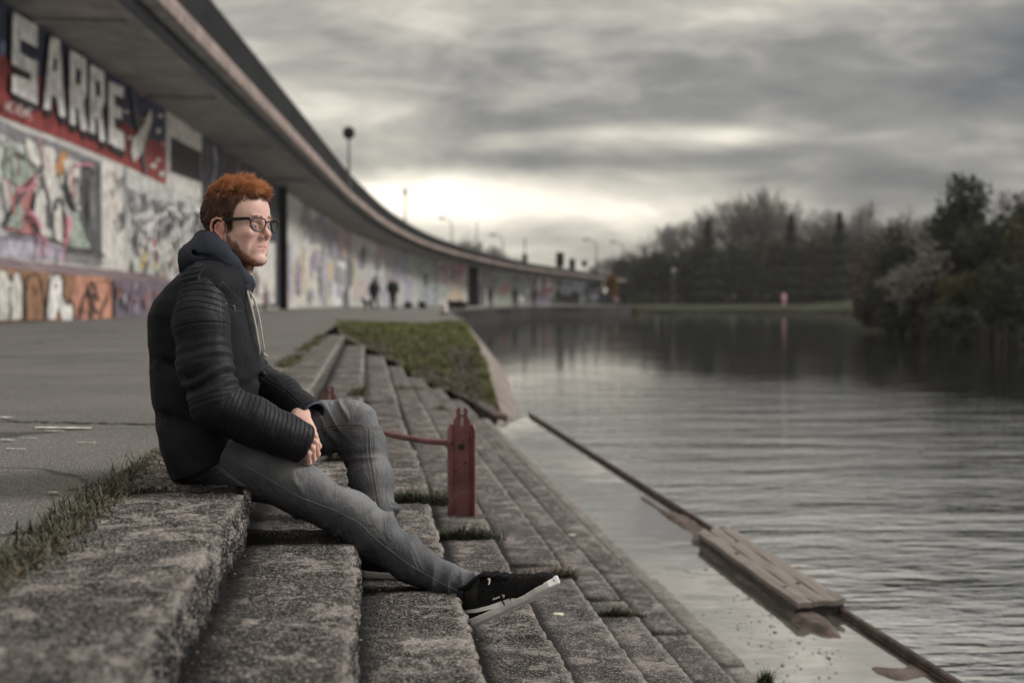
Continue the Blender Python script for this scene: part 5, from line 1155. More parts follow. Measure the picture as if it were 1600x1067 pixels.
# ------------------------------------------------------------------ the seated man
person = empty('person', PY(300, 742, 3.9))
tag(person, 'young ginger bearded man in glasses and black jacket sitting on the top step', 'person')
PSI = R(30); HS = .985
hc, hs_ = math.cos(PSI), math.sin(PSI)
HX = np.array([hc, -hs_, 0]); HY = np.array([hs_, hc, 0]); HZ = np.array([0, 0, 1.])
ear = V3(346.2, 359, 3.905); HO = ear + HY*.072*HS
def H2W(x, y, z): return HO + (HX*x + HY*y + HZ*z)*HS
ROT = np.stack([HX, HY, HZ], 1)       # columns: local axes
def W2H(P_): return (P_-HO)@ROT/HS
class HeadSDF(SDF): pass
def build_head():
    h = .0019; S_ = SDF(H2W(0, 0, 0)-np.array([.15, .15, .20]), H2W(0, 0, 0)+np.array([.16, .15, .17]), h)
    w3 = lambda p: H2W(*p)
    E = lambda c, r_, k=.012, op='add': S_.ell(w3(c), np.array(r_)*HS, k, op, ROT)
    CN_ = lambda a, b, r1, r2, k=.008, op='add': S_.cone(w3(a), w3(b), r1*HS, r2*HS, k, op)
    E((-.002, 0, .050), (.101, .077, .085), 0)
    E((.048, 0, .045), (.059, .066, .066), .02)                 # forehead
    E((.040, 0, -.022), (.060, .062, .074), .02)                # face block
    for s_ in (-1, 1):
        CN_((.004, s_*.056, -.020), (.014, s_*.052, -.060), .017, .016, .02); CN_((.014, s_*.052, -.060), (.076, s_*.018, -.083), .016, .015, .016)
        E((.066, s_*.043, -.010), (.030, .020, .018), .014)      # cheekbone
        E((.052, s_*.046, -.042), (.030, .014, .028), .02)
    E((.078, 0, -.082), (.0255, .026, .019), .012)              # chin
    E((.068, 0, -.050), (.032, .034, .032), .014)               # muzzle
    CN_((.092, -.034, .030), (.098, -.012, .029), .010, .009, .012); CN_((.092, .034, .030), (.098, .012, .029), .010, .009, .012)   # brow ridge
    for s_ in (-1, 1): E((.108, s_*.031, .008), (.017, .020, .0135), .012, 'cut')
    CN_((.097, 0, .022), (.103, 0, .004), .0085, .0080, .008); CN_((.103, 0, .004), (.1125, 0, -.016), .0080, .0090, .005)
    E((.1115, 0, -.0185), (.0095, .0090, .0085), .004)
    for s_ in (-1, 1):
        E((.100, s_*.0125, -.0225), (.0105, .0062, .0075), .004); E((.1055, s_*.006, -.0285), (.005, .003, .0035), .002, 'cut')
        E((.0845, s_*.030, .010), (.0152, .0172, .0130), .003)    # closed form of the eyelids around the eye
        S_.cone(w3((.1000, s_*.022, .0090)), w3((.0955, s_*.041, .0090)), .0036*HS, .0030*HS, .0015, 'cut')
    E((.0925, 0, -.0425), (.0090, .0225, .0052), .003); E((.0905, 0, -.0555), (.0095, .0200, .0062), .003)
    CN_((.1035, 0, -.0485), (.094, -.021, -.0492), .0016, .0013, .002, 'cut'); CN_((.1035, 0, -.0485), (.094, .021, -.0492), .0016, .0013, .002, 'cut')
    E((.1055, 0, -.066), (.006, .016, .005), .006, 'cut')
    CN_((.105, 0, -.030), (.104, 0, -.038), .0018, .0018, .003, 'cut')
    # neck
    S_.cone(w3((-.022, 0, -.02)), w3((-.040, 0, -.175)), .055*HS, .060*HS, .02); CN_((.018, 0, -.098), (-.002, 0, -.17), .030, .036, .02); E((.030, 0, -.112), (.012, .012, .013), .012)
    CN_((-.002, -.046, -.05), (.012, -.022, -.165), .013, .012, .012)
    # ears
    for s_ in (-1, 1):
        ey = lambda x: s_*(.0755+.0115*max(0, (.014-x)/.035))
        E((-.004, s_*.0745, .000), (.017, .0075, .027), .006)
        E((-.006, s_*.0875, .001), (.0125, .0085, .020), .004, 'cut')
        hel = [(.011, .004), (.0125, .018), (.005, .0285), (-.008, .031), (-.019, .024), (-.0235, .008), (-.020, -.008), (-.012, -.020), (-.001, -.0275)]
        for a, b in zip(hel, hel[1:]): CN_((a[0], ey(a[0])+s_*.0015, a[1]), (b[0], ey(b[0])+s_*.0015, b[1]), .0036, .0034, .002)
        ah = [(-.004, .020), (-.0125, .010), (-.013, -.004), (-.006, -.014)]
        for a, b in zip(ah, ah[1:]): CN_((a[0], ey(a[0])-s_*.001, a[1]), (b[0], ey(b[0])-s_*.001, b[1]), .0028, .0028, .002)
        E((.001, s_*.0775, -.0245), (.0075, .0048, .0085), .004); E((.0105, s_*.0765, -.003), (.0045, .0042, .006), .003)
    V_, F_ = S_.mesh(); return smooth_mesh(V_, F_, 1, .4), F_
def warp(V_, amt=1.0, lens=False):
    l_ = W2H(np.asarray(V_, float)); x, y, z = l_.T.copy(); nose = np.exp(-((x-.112)/.02)**2-(y/.020)**2-((z+.015)/.020)**2)
    if lens: k_ = .045*np.exp(-(y/.03)**2)
    else: k_ = .145-.045*nose
    x2 = x*(1-k_*np.clip(x/.08, 0, 1)); z2 = np.where(z < -.05, -.05+(z+.05)*.90, z)+(0 if lens else .0065*nose)
    return HO+(np.stack([x2, y, z2], 1)*HS)@ROT.T
def warp_obj(o_, lens=False):
    me = o_.data; a = np.zeros(len(me.vertices)*3); me.vertices.foreach_get('co', a); me.vertices.foreach_set('co', warp(a.reshape(-1, 3), lens=lens).ravel()); me.update()
HV, HF = build_head(); HN = normals(HV, HF); hl = W2H(HV); hnl = HN@ROT
bx = np.interp(hl[:, 0], [-.2, .012, .020, .036, .052, .066, .076, .083, .093, .12], [-1, -1, .030, .004, -.016, -.034, -.050, -.066, -.078, -.083])
def beard_w(l):
    b_ = np.interp(l[:, 0], [-.2, .008, .014, .020, .034, .056, .070, .084, .098, .12], [-1, -1, .030, -.008, -.026, -.034, -.056, -.080, -.091, -.096])
    e_ = b_-l[:, 2] + .010*fbm(l*70, 2); w_ = np.clip(e_/.013, 0, 1); w_ *= np.clip((l[:, 2]+.125+.25*(l[:, 0]-.03))/.018, 0, 1)*(l[:, 0] > .004)
    return w_*(np.abs(l[:, 1]) > -1)
def hair_w(l):
    x, y, z = l.T; lowz = np.interp(x, [-.12, -.085, -.055, -.028, -.018, .0, .014, .018, .034, .040, .048, .055, .066, .09, .12], [-.050, -.046, -.034, -.012, .026, .036, .030, -.010, .004, .030, .058, .074, .080, .083, .076])
    ay = np.abs(y); lowz = np.where((x > .05), lowz+.006*(1-ay/.06), lowz); return np.clip((z-lowz+.003*vnoise(l*160))/.006, 0, 1)
bw = beard_w(hl); hw = hair_w(hl)
col = np.tile(np.array([.64, .435, .37]), (len(HV), 1))
def tint(mask, c, amt):
    global col; m_ = np.clip(mask*amt, 0, 1)[:, None]; col = col*(1-m_)+np.array(c)*m_
G = lambda c, r_: np.exp(-(((hl-np.array(c))/np.array(r_))**2).sum(1))
for s_ in (-1, 1): tint(G((.075, s_*.045, -.022), (.03, .03, .02)), (.52, .22, .17), .55); tint((np.abs(hl[:, 1]) > .0745)*(np.abs(hl[:, 0]) < .03)*(np.abs(hl[:, 2]) < .04), (.55, .22, .18), .55); tint(G((.095, s_*.031, .0), (.02, .016, .008)), (.38, .20, .18), .4)
[tint(G((.100, s_*.031, .0175), (.012, .015, .0028)), (.10, .05, .035), .8) for s_ in (-1, 1)]
tint(G((.115, 0, -.02), (.018, .018, .012)), (.52, .22, .17), .7)
lip = (np.abs((hl[:, 2]+.0485)) < .0095*(1-(hl[:, 1]/.026)**2).clip(0, 1)) & (hl[:, 0] > .078)
tint(lip, (.50, .24, .22), .7)
tint(bw, (.22, .12, .085), .75); tint(G((.1, 0, -.034), (.02, .028, .006)), (.32, .17, .12), .35)
top_w = np.clip((hl[:, 2]-.075)/.03, 0, 1)
sc = np.array([.10, .038, .022])*(1-top_w[:, None])+np.array([.24, .075, .028])*top_w[:, None]; col = col*(1-hw[:, None])+sc*hw[:, None]

# hands -------------------------------------------------------------
def build_hands():
    lo = V3(430, 745, 3.70); hi = V3(515, 625, 4.12); S_ = SDF(np.minimum(lo, hi)-.01, np.maximum(lo, hi)+.01, .0016)
    v = V3
    # near (right) hand: back of the hand, four bent fingers, thumb tucked on the far side
    wr_ = v(462, 689, 3.790)
    kn = [v(490.5, 681.5, 3.806), v(491.5, 692.5, 3.786), v(487, 702, 3.772), v(480.5, 709.5, 3.764)]
    for a, r_ in zip(kn, (.0102, .0104, .0100, .0092)): S_.cone(wr_+(a-kn[1])*.35, a, .0145, r_, .010)
    S_.cone(wr_, v(440, 682, 3.775), .023, .026, .01)
    mid = [v(497.5, 697, 3.822), v(495.5, 709, 3.805), v(489.5, 717, 3.790), v(482.5, 722.5, 3.780)]
    tip = [v(491, 709, 3.850), v(487, 717, 3.835), v(481, 722, 3.815), v(474, 726, 3.802)]
    tip2 = [v(482, 706, 3.860), v(478, 713, 3.846), v(473, 719, 3.830), v(467, 722, 3.818)]
    for k, m_, t_, t2, r_ in zip(kn, mid, tip, tip2, (.0094, .0096, .0092, .0082)):
        S_.cone(k, m_, r_*1.02, r_*.92, .0022); S_.ell(m_, (r_*.98,)*3, .002); S_.cone(m_, t_, r_*.92, r_*.86, .002); S_.cone(t_, t2, r_*.86, r_*.72, .002)
        S_.ell(k+np.array([.001, -.002, .003]), (r_*1.04,)*3, .004)
    S_.chain([v(470, 682, 3.815), v(480, 676, 3.845), v(489, 680, 3.872), v(494, 690, 3.880)], [.013, .0115, .0105, .0085], .006)
    # far (left) hand: wrist out of the cuff, broad back of the hand, fingers under the other hand
    w2 = v(470, 648, 4.00)
    S_.cone(v(458, 636, 4.05), w2, .026, .0245, .01, sq=((.3, 1, 0), .8))
    k2 = [v(488, 671, 3.900), v(483.5, 676, 3.886), v(477, 680, 3.876), v(470, 682, 3.872)]
    for a, r_ in zip(k2, (.0105, .0108, .0104, .0095)): S_.cone(w2+(a-k2[1])*.45, a, .0165, r_, .014)
    S_.chain([v(463, 654, 3.975), v(460, 668, 3.93), v(466, 680, 3.895)], [.014, .0125, .010], .01)
    S_.ell(v(482, 671, 3.884), (.008, .007, .007), .005)
    for a, m_, t_ in zip(k2, (v(494, 688, 3.878), v(492, 698, 3.862), v(486, 706, 3.848), v(480, 710, 3.84)), (v(489, 704, 3.90), v(486, 711, 3.884), v(480, 716, 3.87), v(474, 718, 3.86))):
        S_.cone(a, m_, .0096, .0090, .003); S_.cone(m_, t_, .0088, .0072, .002)
    V_, F_ = S_.mesh(); return smooth_mesh(V_, F_, 1, .35), F_
XV, XF = build_hands()
hcol = np.tile(np.array([.62, .42, .355]), (len(XV), 1)); hx_, hy_ = projpx(XV)
for cx_, cy_ in ((491, 681), (492, 693), (487, 703), (481, 710), (497, 697), (495, 708), (489, 717), (482, 723), (482, 671)):
    g_ = np.exp(-((hx_-cx_)**2+(hy_-cy_)**2)/14)[:, None]*.5; hcol = hcol*(1-g_)+np.array([.56, .23, .18])*g_

# joints of the pose ------------------------------------------------
AR = [V3(316, 456, 3.815), V3(313, 505, 3.765), V3(320, 570, 3.735), V3(338, 633, 3.720), V3(395, 659, 3.735), V3(443, 680, 3.765), V3(473, 692, 3.785)]
ARr = [.068, .072, .068, .066, .063, .054, .047]
AL = [V3(352, 482, 4.13), V3(368, 545, 4.18), V3(392, 592, 4.17), V3(440, 617, 4.09), V3(484, 652, 4.02)]
ALr = [.066, .062, .058, .052, .046]
LR = [V3(318, 702, 3.880), V3(400, 731, 3.835), V3(470, 766, 3.805), V3(545, 806, 3.785), V3(594, 840, 3.775), V3(640, 877, 3.762), V3(700, 908, 3.750), V3(739, 918, 3.742)]
LRr = [.086, .078, .066, .058, .0555, .050, .043, .0435]
LL = [V3(330, 690, 4.05), V3(430, 682, 4.10), V3(505, 669, 4.115), V3(551, 663, 4.11), V3(567, 692, 4.09), V3(579, 750, 4.04), V3(588, 800, 4.00), V3(592, 838, 3.975)]
LLr = [.086, .080, .072, .068, .060, .0575, .0525, .054]
# hidden body below the clothes joins head, hands and feet
def build_core():
    S_ = SDF(np.array([-.72, 3.55, -.72]), np.array([.42, 4.42, .90]), .011)
    S_.chain([HO+np.array([-.03, 0, -.10]), V3(338, 430, 3.97), V3(316, 480, 3.97), V3(308, 560, 3.97), V3(304, 640, 3.97), V3(322, 690, 3.97)], [.055, .06, .09, .095, .09, .075], .03)
    for A_, r_ in ((AR[:-1]+[V3(462, 689, 3.785)], .045), (AL[:-1]+[V3(458, 634, 4.06)], .042)): S_.chain([V3(325, 470, 3.97)]+A_, [.06]+[r_]*(len(A_)-2)+[.03, .024], .02)
    for A_ in (LR, LL): S_.chain(A_, [.06, .06, .05, .048, .045, .040, .034, .030], .02)
    return S_.mesh()
BV_, BF_ = build_core()
nb = len(HV); nx_ = nb+len(XV)
allV = np.concatenate([warp(HV), XV, BV_]); allF = np.concatenate([HF, XF+nb, BF_+nx_])
body = mesh_obj('body', allV, allF, M['skin'], person, True)
cattr(body, 'col', np.concatenate([col, hcol, np.tile([.5, .3, .23], (len(BV_), 1))]))

# eyes ---------------------------------------------------------------
M['eye'] = simple('eye_white', (.36, .33, .31), .15, 0, .03); M['iris'] = simple('blue_grey_iris', (.035, .045, .05), .1)
for s_ in (-1, 1):
    c_ = H2W(.0850, s_*.031, .0090); mb = MB(); mb.sphere(c_, .0136*HS, 12); ey_ = mb.build('eye', M['eye'], body, True); warp_obj(ey_)
    f_ = H2W(.0850+.0112, s_*.031, .0090); mb = MB(); mb.sphere(f_, .0052, 8, 0, (.62, .62, 1)); warp_obj(mb.build('iris', M['iris'], ey_, True))

# hair and beard ------------------------------------------------------
def strands(roots, dirs, L_, wid, colr, bend, name, parent, segs=3, seed=1):
    g = np.random.default_rng(seed); n_ = len(roots); side = np.cross(dirs, g.normal(0, 1, (n_, 3))); side /= np.linalg.norm(side, axis=1)[:, None]+1e-9
    P_ = []; 
    for k in range(segs+1):
        t_ = k/segs; c_ = roots+dirs*(L_*t_)[:, None]+bend*(L_*t_*t_)[:, None]; w_ = (wid*(1-.75*t_))[:, None]*side*.5; P_ += [c_-w_, c_+w_]
    V_ = np.stack(P_, 1).reshape(-1, 3); q = np.array([[2*k, 2*k+1, 2*k+3, 2*k+2] for k in range(segs)]); F_ = (np.arange(n_)[:, None, None]*(2*segs+2)+q[None]).reshape(-1, 4)
    return warp(V_), F_, np.repeat(colr, 2*segs+2, 0)
g = np.random.default_rng(42)
fa = np.linalg.norm(np.cross(HV[HF[:, 1]]-HV[HF[:, 0]], HV[HF[:, 3]]-HV[HF[:, 0]]), axis=1)
def scatter(wv, n_):
    fw = fa*wv[HF].mean(1); idx = g.choice(len(HF), n_, p=fw/fw.sum()); a, b = g.random((2, n_))[:, :, None]
    q = HV[HF[idx]]; P_ = q[:, 0]*(1-a)*(1-b)+q[:, 1]*a*(1-b)+q[:, 2]*a*b+q[:, 3]*(1-a)*b; return P_, HN[HF[idx, 0]]
outer = (np.abs(hl[:, 1]) < .0775)
rt, nr = scatter(hw*outer, 34000); l = W2H(rt); nl = nr@ROT
tw = np.clip((l[:, 2]-.086-.010*vnoise(l*40))/.028, 0, 1)
tw2 = tw*tw*(3-2*tw)
clump = np.stack([vnoise(l*62+3), vnoise(l*62+50), vnoise(l*62+90)], 1)+.6*np.stack([vnoise(l*190+3), vnoise(l*190+50), vnoise(l*190+90)], 1)
fwd = np.clip((l[:, 0]+.06)/.14, 0, 1)
d_l = nl*(.42+.30*tw2)[:, None] + np.stack([.15+.75*tw2*(.3+.7*fwd), 0*tw2, -.55*(1-tw2)+.35*tw2*(1-.55*fwd)], 1) + clump*(.10+.40*tw2)[:, None] + g.normal(0, .055, (len(l), 3))
back = np.clip((-l[:, 0]-.03)/.05, 0, 1)*(1-tw2); d_l[:, 0] -= .25*back
d_l /= np.linalg.norm(d_l, axis=1)[:, None]
Ls = (.0075+.0205*tw2*(.46+.98*fwd)+.003*(1-tw2)*(l[:, 2] > .03))*g.uniform(.78, 1.1, len(l)); Ls *= np.clip((l[:, 2]+.055)/.05, .3, 1)
bend = np.stack([.25*tw2, 0*tw2, -.28*tw2*fwd+.12*tw2*(1-fwd)-.1*(1-tw2)], 1)+clump*(.12+.25*tw2[:, None])
mixv = np.clip(tw2*1.0+g.normal(0, .13, len(l)), 0, 1)[:, None]
hc_ = np.array([.070, .038, .030])*(1-mixv)+np.array([.58, .29, .155])*mixv; hc_ *= g.uniform(.65, 1.35, (len(l), 1)); fr_ = (tw2*fwd*.5)[:, None]; hc_ = hc_*(1-fr_)+np.array([.75, .42, .22])*fr_*g.uniform(.7, 1.2, (len(l), 1))
r1 = strands(rt-nr*.001, d_l@ROT.T, Ls*HS, .00095*np.ones(len(l)), hc_, bend@ROT.T, '', None, 3, 2)
hair = mesh_obj('hair', r1[0], r1[1], M['hair'], person); cattr(hair, 'col', r1[2]); tag(hair, 'short ginger hair, dark at the sides and bright orange on top')
rt, nr = scatter(np.clip(bw, 0, 1)**1.2*outer, 8500); l = W2H(rt); nl = nr@ROT
d_l = nl*.55+np.array([.30, 0, -.75])+g.normal(0, .22, (len(l), 3)); d_l /= np.linalg.norm(d_l, axis=1)[:, None]
fx = np.clip((l[:, 0]-.035)/.05, 0, 1)[:, None]; bc = np.array([.11, .052, .034])*(1-fx)+np.array([.32, .14, .07])*fx; bc = bc*g.uniform(.55, 1.4, (len(l), 1))
r1 = strands(rt-nr*.0005, d_l@ROT.T, g.uniform(.003, .0068, len(l)), .0006*np.ones(len(l)), bc, np.zeros((len(l), 3)), '', None, 2, 3)
rt, nr = scatter(np.exp(-((hl[:, 2]-.034-.12*np.abs(np.abs(hl[:, 1])-.02))/.0035)**2)*(hl[:, 0] > .07)*(np.abs(np.abs(hl[:, 1])-.028) < .018), 420); l = W2H(rt)
d_l = np.stack([.3*np.ones(len(l)), np.sign(l[:, 1])*.9, .25*np.ones(len(l))], 1); d_l /= np.linalg.norm(d_l, axis=1)[:, None]
r2 = strands(rt, d_l@ROT.T, g.uniform(.004, .007, len(l)), .0006*np.ones(len(l)), np.tile([.22, .10, .06], (len(l), 1)), np.zeros((len(l), 3)), '', None, 2, 4)
beard = mesh_obj('beard', np.concatenate([r1[0], r2[0]]), np.concatenate([r1[1], r2[1]+len(r1[0])]), M['hair'], person); cattr(beard, 'col', np.concatenate([r1[2], r2[2]]))

# glasses ---------------------------------------------------------------
gl = MB(); RIM = .0020
def lens_loop(s_):
    P_ = []
    out = [(-.024, .0155), (-.010, .0175), (.012, .0185), (.025, .0170), (.0275, .010), (.026, -.004), (.020, -.0150), (.008, -.0185), (-.010, -.0180), (-.021, -.0110), (-.0245, .002)]
    Q = out+[out[0]]; R_ = []
    for (a, b), (c, d) in zip(Q, Q[1:]): R_ += [(a+(c-a)*t_, b+(d-b)*t_) for t_ in (0, .33, .66)]
    for _ in range(3): R_ = [((R_[i-1][0]+2*R_[i][0]+R_[(i+1) % len(R_)][0])/4, (R_[i-1][1]+2*R_[i][1]+R_[(i+1) % len(R_)][1])/4) for i in range(len(R_))]
    for u, v in R_:
        y = s_*(.0375+u); x = .1085-.0185*(abs(y)/.064)**1.8; P_.append(Vector(H2W(x+.06*v, y, .0125+v)))
    return P_
for s_ in (-1, 1):
    L_ = lens_loop(s_); gl.tube(L_+[L_[0], L_[1]], RIM, 6, caps=False)
gl.tube([Vector(H2W(.1075, -.0125, .018)), Vector(H2W(.1115, -.006, .0225)), Vector(H2W(.1125, 0, .0235)), Vector(H2W(.1115, .006, .0225)), Vector(H2W(.1075, .0125, .018))], .0023, 6)
gframe = gl.build('glasses', M['frame'], person, True); tag(gframe, 'black rectangular glasses'); warp_obj(gframe, True)
for s_ in (-1, 1):
    mb = MB(); pts = [(.0890, .0655, .0275), (.082, .0715, .0285), (.05, .0770, .0275), (.01, .0805, .0270), (-.008, .0815, .024), (-.022, .081, .008)]
    for (a, b) in zip(pts, pts[1:]):
        A, B = Vector(H2W(a[0], s_*a[1], a[2])), Vector(H2W(b[0], s_*b[1], b[2])); up_ = Vector((0, 0, .0042 if a[0] > .04 else .0030)); ou = Vector(HY)*.0011*s_
        mb.add([A-up_-ou, A+up_-ou, A+up_+ou, A-up_+ou, B-up_-ou, B+up_-ou, B+up_+ou, B-up_+ou], [(0, 1, 2, 3), (7, 6, 5, 4), (0, 4, 5, 1), (1, 5, 6, 2), (2, 6, 7, 3), (3, 7, 4, 0)])
    warp_obj(mb.build('temple', M['frame'], gframe), True)
m_, T, bs = new_mat('lens_glass'); bs.inputs['Base Color'].default_value = (1, 1, 1, 1); bs.inputs['Base Color'].default_value = (.1, .1, .1, 1); bs.inputs['Alpha'].default_value = .07; bs.inputs['Roughness'].default_value = .02; M['lens'] = m_
for s_ in (-1, 1):
    L_ = lens_loop(s_); c_ = sum(L_, Vector())/len(L_); n_ = len(L_); mb = MB(); mb.add(L_+[c_+Vector(HX)*.0008], [(i, (i+1) % n_, n_) for i in range(n_)]); warp_obj(mb.build('lens', M['lens'], gframe, True), True)
for s_ in (-1, 1):
    mb = MB(); mb.sphere(H2W(.0925, s_*.0655, .0275), .0016, 5); warp_obj(mb.build('hinge_dot', M['silver'], gframe), True)
# ------------------------------------------------------------------ hoodie and jacket
def tighten(V_, F_, amp, sc, it=1, seed=0.0, oct=3):
    V_ = smooth_mesh(V_, F_, it, .5); N_ = normals(V_, F_); return V_+N_*(amp*fbm(V_*sc+seed, oct))[:, None], N_
# torso: stacked outlines (y pixel, back x, front x, half width)
TS = [(402, 308, 372, .085), (418, 296, 384, .12), (432, 276, 391, .160), (448, 260, 393, .198), (470, 243, 389, .222), (492, 233, 392, .226), (520, 234, 398, .222), (555, 236, 406, .215), (585, 237, 407, .208), (620, 237, 400, .202), (655, 243, 392, .198), (690, 250, 390, .212), (715, 260, 384, .214), (735, 270, 378, .212), (760, 285, 372, .208)]
tz = np.array([PY(340, a, 3.97).z for a, *_ in TS])[::-1]; tb = np.array([PY(b, a, 3.97).x for a, b, c, d in TS])[::-1]; tf = np.array([PY(c, a, 3.97).x for a, b, c, d in TS])[::-1]; tw_ = np.array([d for *_, d in TS])[::-1]
def jacket_torso():
    S_ = SDF([-.66, 3.66, -.16], [-.20, 4.29, .66], .0042)
    def fn(P_):
        z = P_[..., 2]; b = np.interp(z, tz, tb); f = np.interp(z, tz, tf); w_ = np.interp(z, tz, tw_); cx = (b+f)/2; a = (f-b)/2
        x = (P_[..., 0]-cx)/a; y = (P_[..., 1]-3.97)/w_
        r_ = (np.abs(x)**2.5+np.abs(y)**2.5)**(1/2.5); return (r_-1)*np.minimum(a, w_)*.8
    S_.apply([-.7, 3.6, -.2], [-.1, 4.4, .58], fn, 0)
    topz = PY(340, 408, 3.97).z
    S_.apply([-.7, 3.6, .3], [-.1, 4.4, .7], lambda P_: P_[..., 2]-topz, 0, 'and')
    # shoulders
    S_.chain([V3(338, 432, 3.90), V3(320, 448, 3.82)], [.062, .066], .03); S_.chain([V3(338, 432, 4.04), V3(345, 455, 4.12)], [.062, .066], .03)
    # hem rises towards the front
    h0, h1 = V3(283, 750, 3.77), V3(395, 703, 3.77); nrm = np.array([h1[2]-h0[2], 0, h0[0]-h1[0]]); nrm /= np.linalg.norm(nrm)
    if nrm[2] > 0: nrm = -nrm
    S_.apply([-.7, 3.6, -.3], [-.1, 4.4, .2], lambda P_: (P_-h0)@nrm, 0, 'and')
    # creases: waist at the back, belly fold, front opening
    S_.chain([V3(232, 560, 3.9), V3(262, 575, 3.78), V3(300, 590, 3.74)], [.010, .007, .003], .03, 'cut')
    S_.chain([V3(404, 598, 3.85), V3(372, 612, 3.8)], [.008, .005], .02, 'cut'); S_.chain([V3(410, 588, 4.05), V3(402, 592, 3.9)], [.010, .006], .02, 'cut')
    S_.chain([V3(226, 650, 3.95), V3(262, 655, 3.79), V3(300, 668, 3.76)], [.008, .005, .002], .03, 'cut')
    return S_.mesh()
JV, JF = jacket_torso(); JV, JN = tighten(JV, JF, .0045, 9, 2, 4.)
JV = JV+JN*(.0026*np.sin(JV@np.array([22., 0, 60.])+3*fbm(JV*5, 2))*np.clip(.30-JV[:, 2], 0, .25)*4)[:, None]
jx, jy = projpx(JV); near = (JV[:, 1] < 3.97)
pad = insidepoly(jx, jy, [(276, 433), (288, 419), (300, 407), (320, 413), (312, 424), (309, 437)]) & near & (JV[:, 2] > .45)
jacket = mesh_obj('jacket', JV, JF, M['jacket'], person, True); fattr(jacket, 'rib', (JV[:, 2]*55+JV[:, 0]*-22)); fattr(jacket, 'ribm', pad*.0)
def sleeve(A_, R_, name, cuffr, ribspans, seed, lo, hi):
    S_ = SDF(lo, hi, .0036); S_.chain(A_, R_, .02)
    e_ = np.array(A_[-1])-np.array(A_[-2]); e_ /= np.linalg.norm(e_); end = np.array(A_[-1])
    S_.cone(end-e_*.055, end+e_*.008, R_[-1]*1.0, cuffr, .012)
    S_.apply(end-.1, end+.1, lambda P_: (P_-end)@e_-.004, 0, 'and'); S_.cone(end-e_*.030, end+e_*.05, cuffr-.009, cuffr-.006, .002, 'cut')
    V_, F_ = S_.mesh(); V_ = smooth_mesh(V_, F_, 1, .5); N_ = normals(V_, F_); T_, d_ = chain_t(V_, A_); tot = sum(np.linalg.norm(np.array(b)-np.array(a)) for a, b in zip(A_, A_[1:]))
    V_ = V_+N_*(.0035*fbm(V_*13+seed, 3))[:, None]
    fold = np.zeros(len(V_))
    for (t0, wd, am, per) in ((.255, .05, .0042, .030), (.20, .035, .0022, .024)): fold += am*np.exp(-((T_-t0)/wd)**2)*np.sin(2*np.pi*(T_+.22*(V_[:, 2]))/per+2.5*fbm(V_*9+seed, 2))
    ribm = np.zeros(len(V_))
    for t0, t1 in ribspans: ribm = np.maximum(ribm, np.clip((T_-t0)/.012, 0, 1)*np.clip((t1-T_)/.012, 0, 1))
    V_ = V_+N_*(fold*(1-.6*ribm))[:, None]; ph = np.where(T_ < .22, T_/.019, T_/.0132); gr = np.abs((ph % 1)-.5); V_ = V_-N_*(ribm*.0005*np.clip((gr-.28)/.22, 0, 1)**2)[:, None]
    o_ = mesh_obj(name, V_, F_, M['leather'], jacket, True); fattr(o_, 'rib', ph); fattr(o_, 'ribm', ribm); return o_, V_, F_, T_, tot
slR, SV, SF, ST, stot = sleeve(AR, ARr, 'sleeve', .0500, [(-.08, .135), (.285, 1.5)], 2., [-.56, 3.62, -.02], [-.10, 3.93, .60])
def cuff(A_, r_, par):
    e_ = Vector(A_[-1])-Vector(A_[-2]); e_.normalize(); u = e_.orthogonal().normalized(); v = e_.cross(u); c_ = Vector(A_[-1])+e_*.002; mb_ = MB()
    mb_.tube([c_+(u*math.cos(a)+v*math.sin(a))*r_ for a in np.linspace(0, 2*math.pi, 33)], .0040, 7, caps=False); mb_.build('cuff_lining', M['lining'], par, True)
cuff(AR, .0465, slR)
slL, LV, LF_, LT, _ = sleeve(AL, ALr, 'sleeve', .0520, [(.215, 1.5)], 7., [-.50, 3.92, .03], [-.08, 4.29, .56])
cuff(AL, .0485, slL)
sbv = bvh_of(SV, SF); jbv = bvh_of(np.concatenate([JV, SV, LV]), np.concatenate([JF, SF+len(JV), LF_+len(JV)+len(SV)]))
# leather shoulder patch with its ribs
def patch(bv, poly, name, mat, parent, lift, ribdir=None, ribper=6.0, step=1.3):
    x0, x1 = min(p_[0] for p_ in poly), max(p_[0] for p_ in poly); y0, y1 = min(p_[1] for p_ in poly), max(p_[1] for p_ in poly)
    nx, ny = int((x1-x0)/step)+2, int((y1-y0)/step)+2; idx = {}; vs = []; ph = []; fs = []
    xs, ys = np.meshgrid(np.arange(nx)*step+x0, np.arange(ny)*step+y0, indexing='ij'); ins = insidepoly(xs.ravel(), ys.ravel(), poly).reshape(nx, ny)
    for i in range(nx):
        for j in range(ny):
            if ins[i, j]:
                idx[i, j] = len(vs); q = hit(bv, xs[i, j], ys[i, j], lift); vs.append(q); ph.append((xs[i, j]*(ribdir or (0, 1))[0]+ys[i, j]*(ribdir or (0, 1))[1])/ribper)
    for i in range(nx-1):
        for j in range(ny-1):
            k = [(i, j), (i+1, j), (i+1, j+1), (i, j+1)]
            if all(a in idx for a in k): fs.append([idx[a] for a in k])
    V_ = np.array([tuple(v) for v in vs]); 
    if len(fs) == 0: return None
    F_ = np.array(fs); N_ = normals(V_, F_); 
    toc = np.array(CAM)-V_; sg = np.sign((N_*toc).sum(1)); N_ = N_*sg[:, None]
    if np.mean(sg) < 0: F_ = F_[:, ::-1]
    if ribdir: gr = np.abs((np.array(ph) % 1)-.5); V_ = V_+N_*(.0012-.0022*np.clip((gr-.26)/.24, 0, 1)**2)[:, None]
    o_ = mesh_obj(name, V_, F_, mat, parent, True); fattr(o_, 'rib', ph); fattr(o_, 'ribm', np.ones(len(V_))*(1.0 if ribdir else 0)); return o_
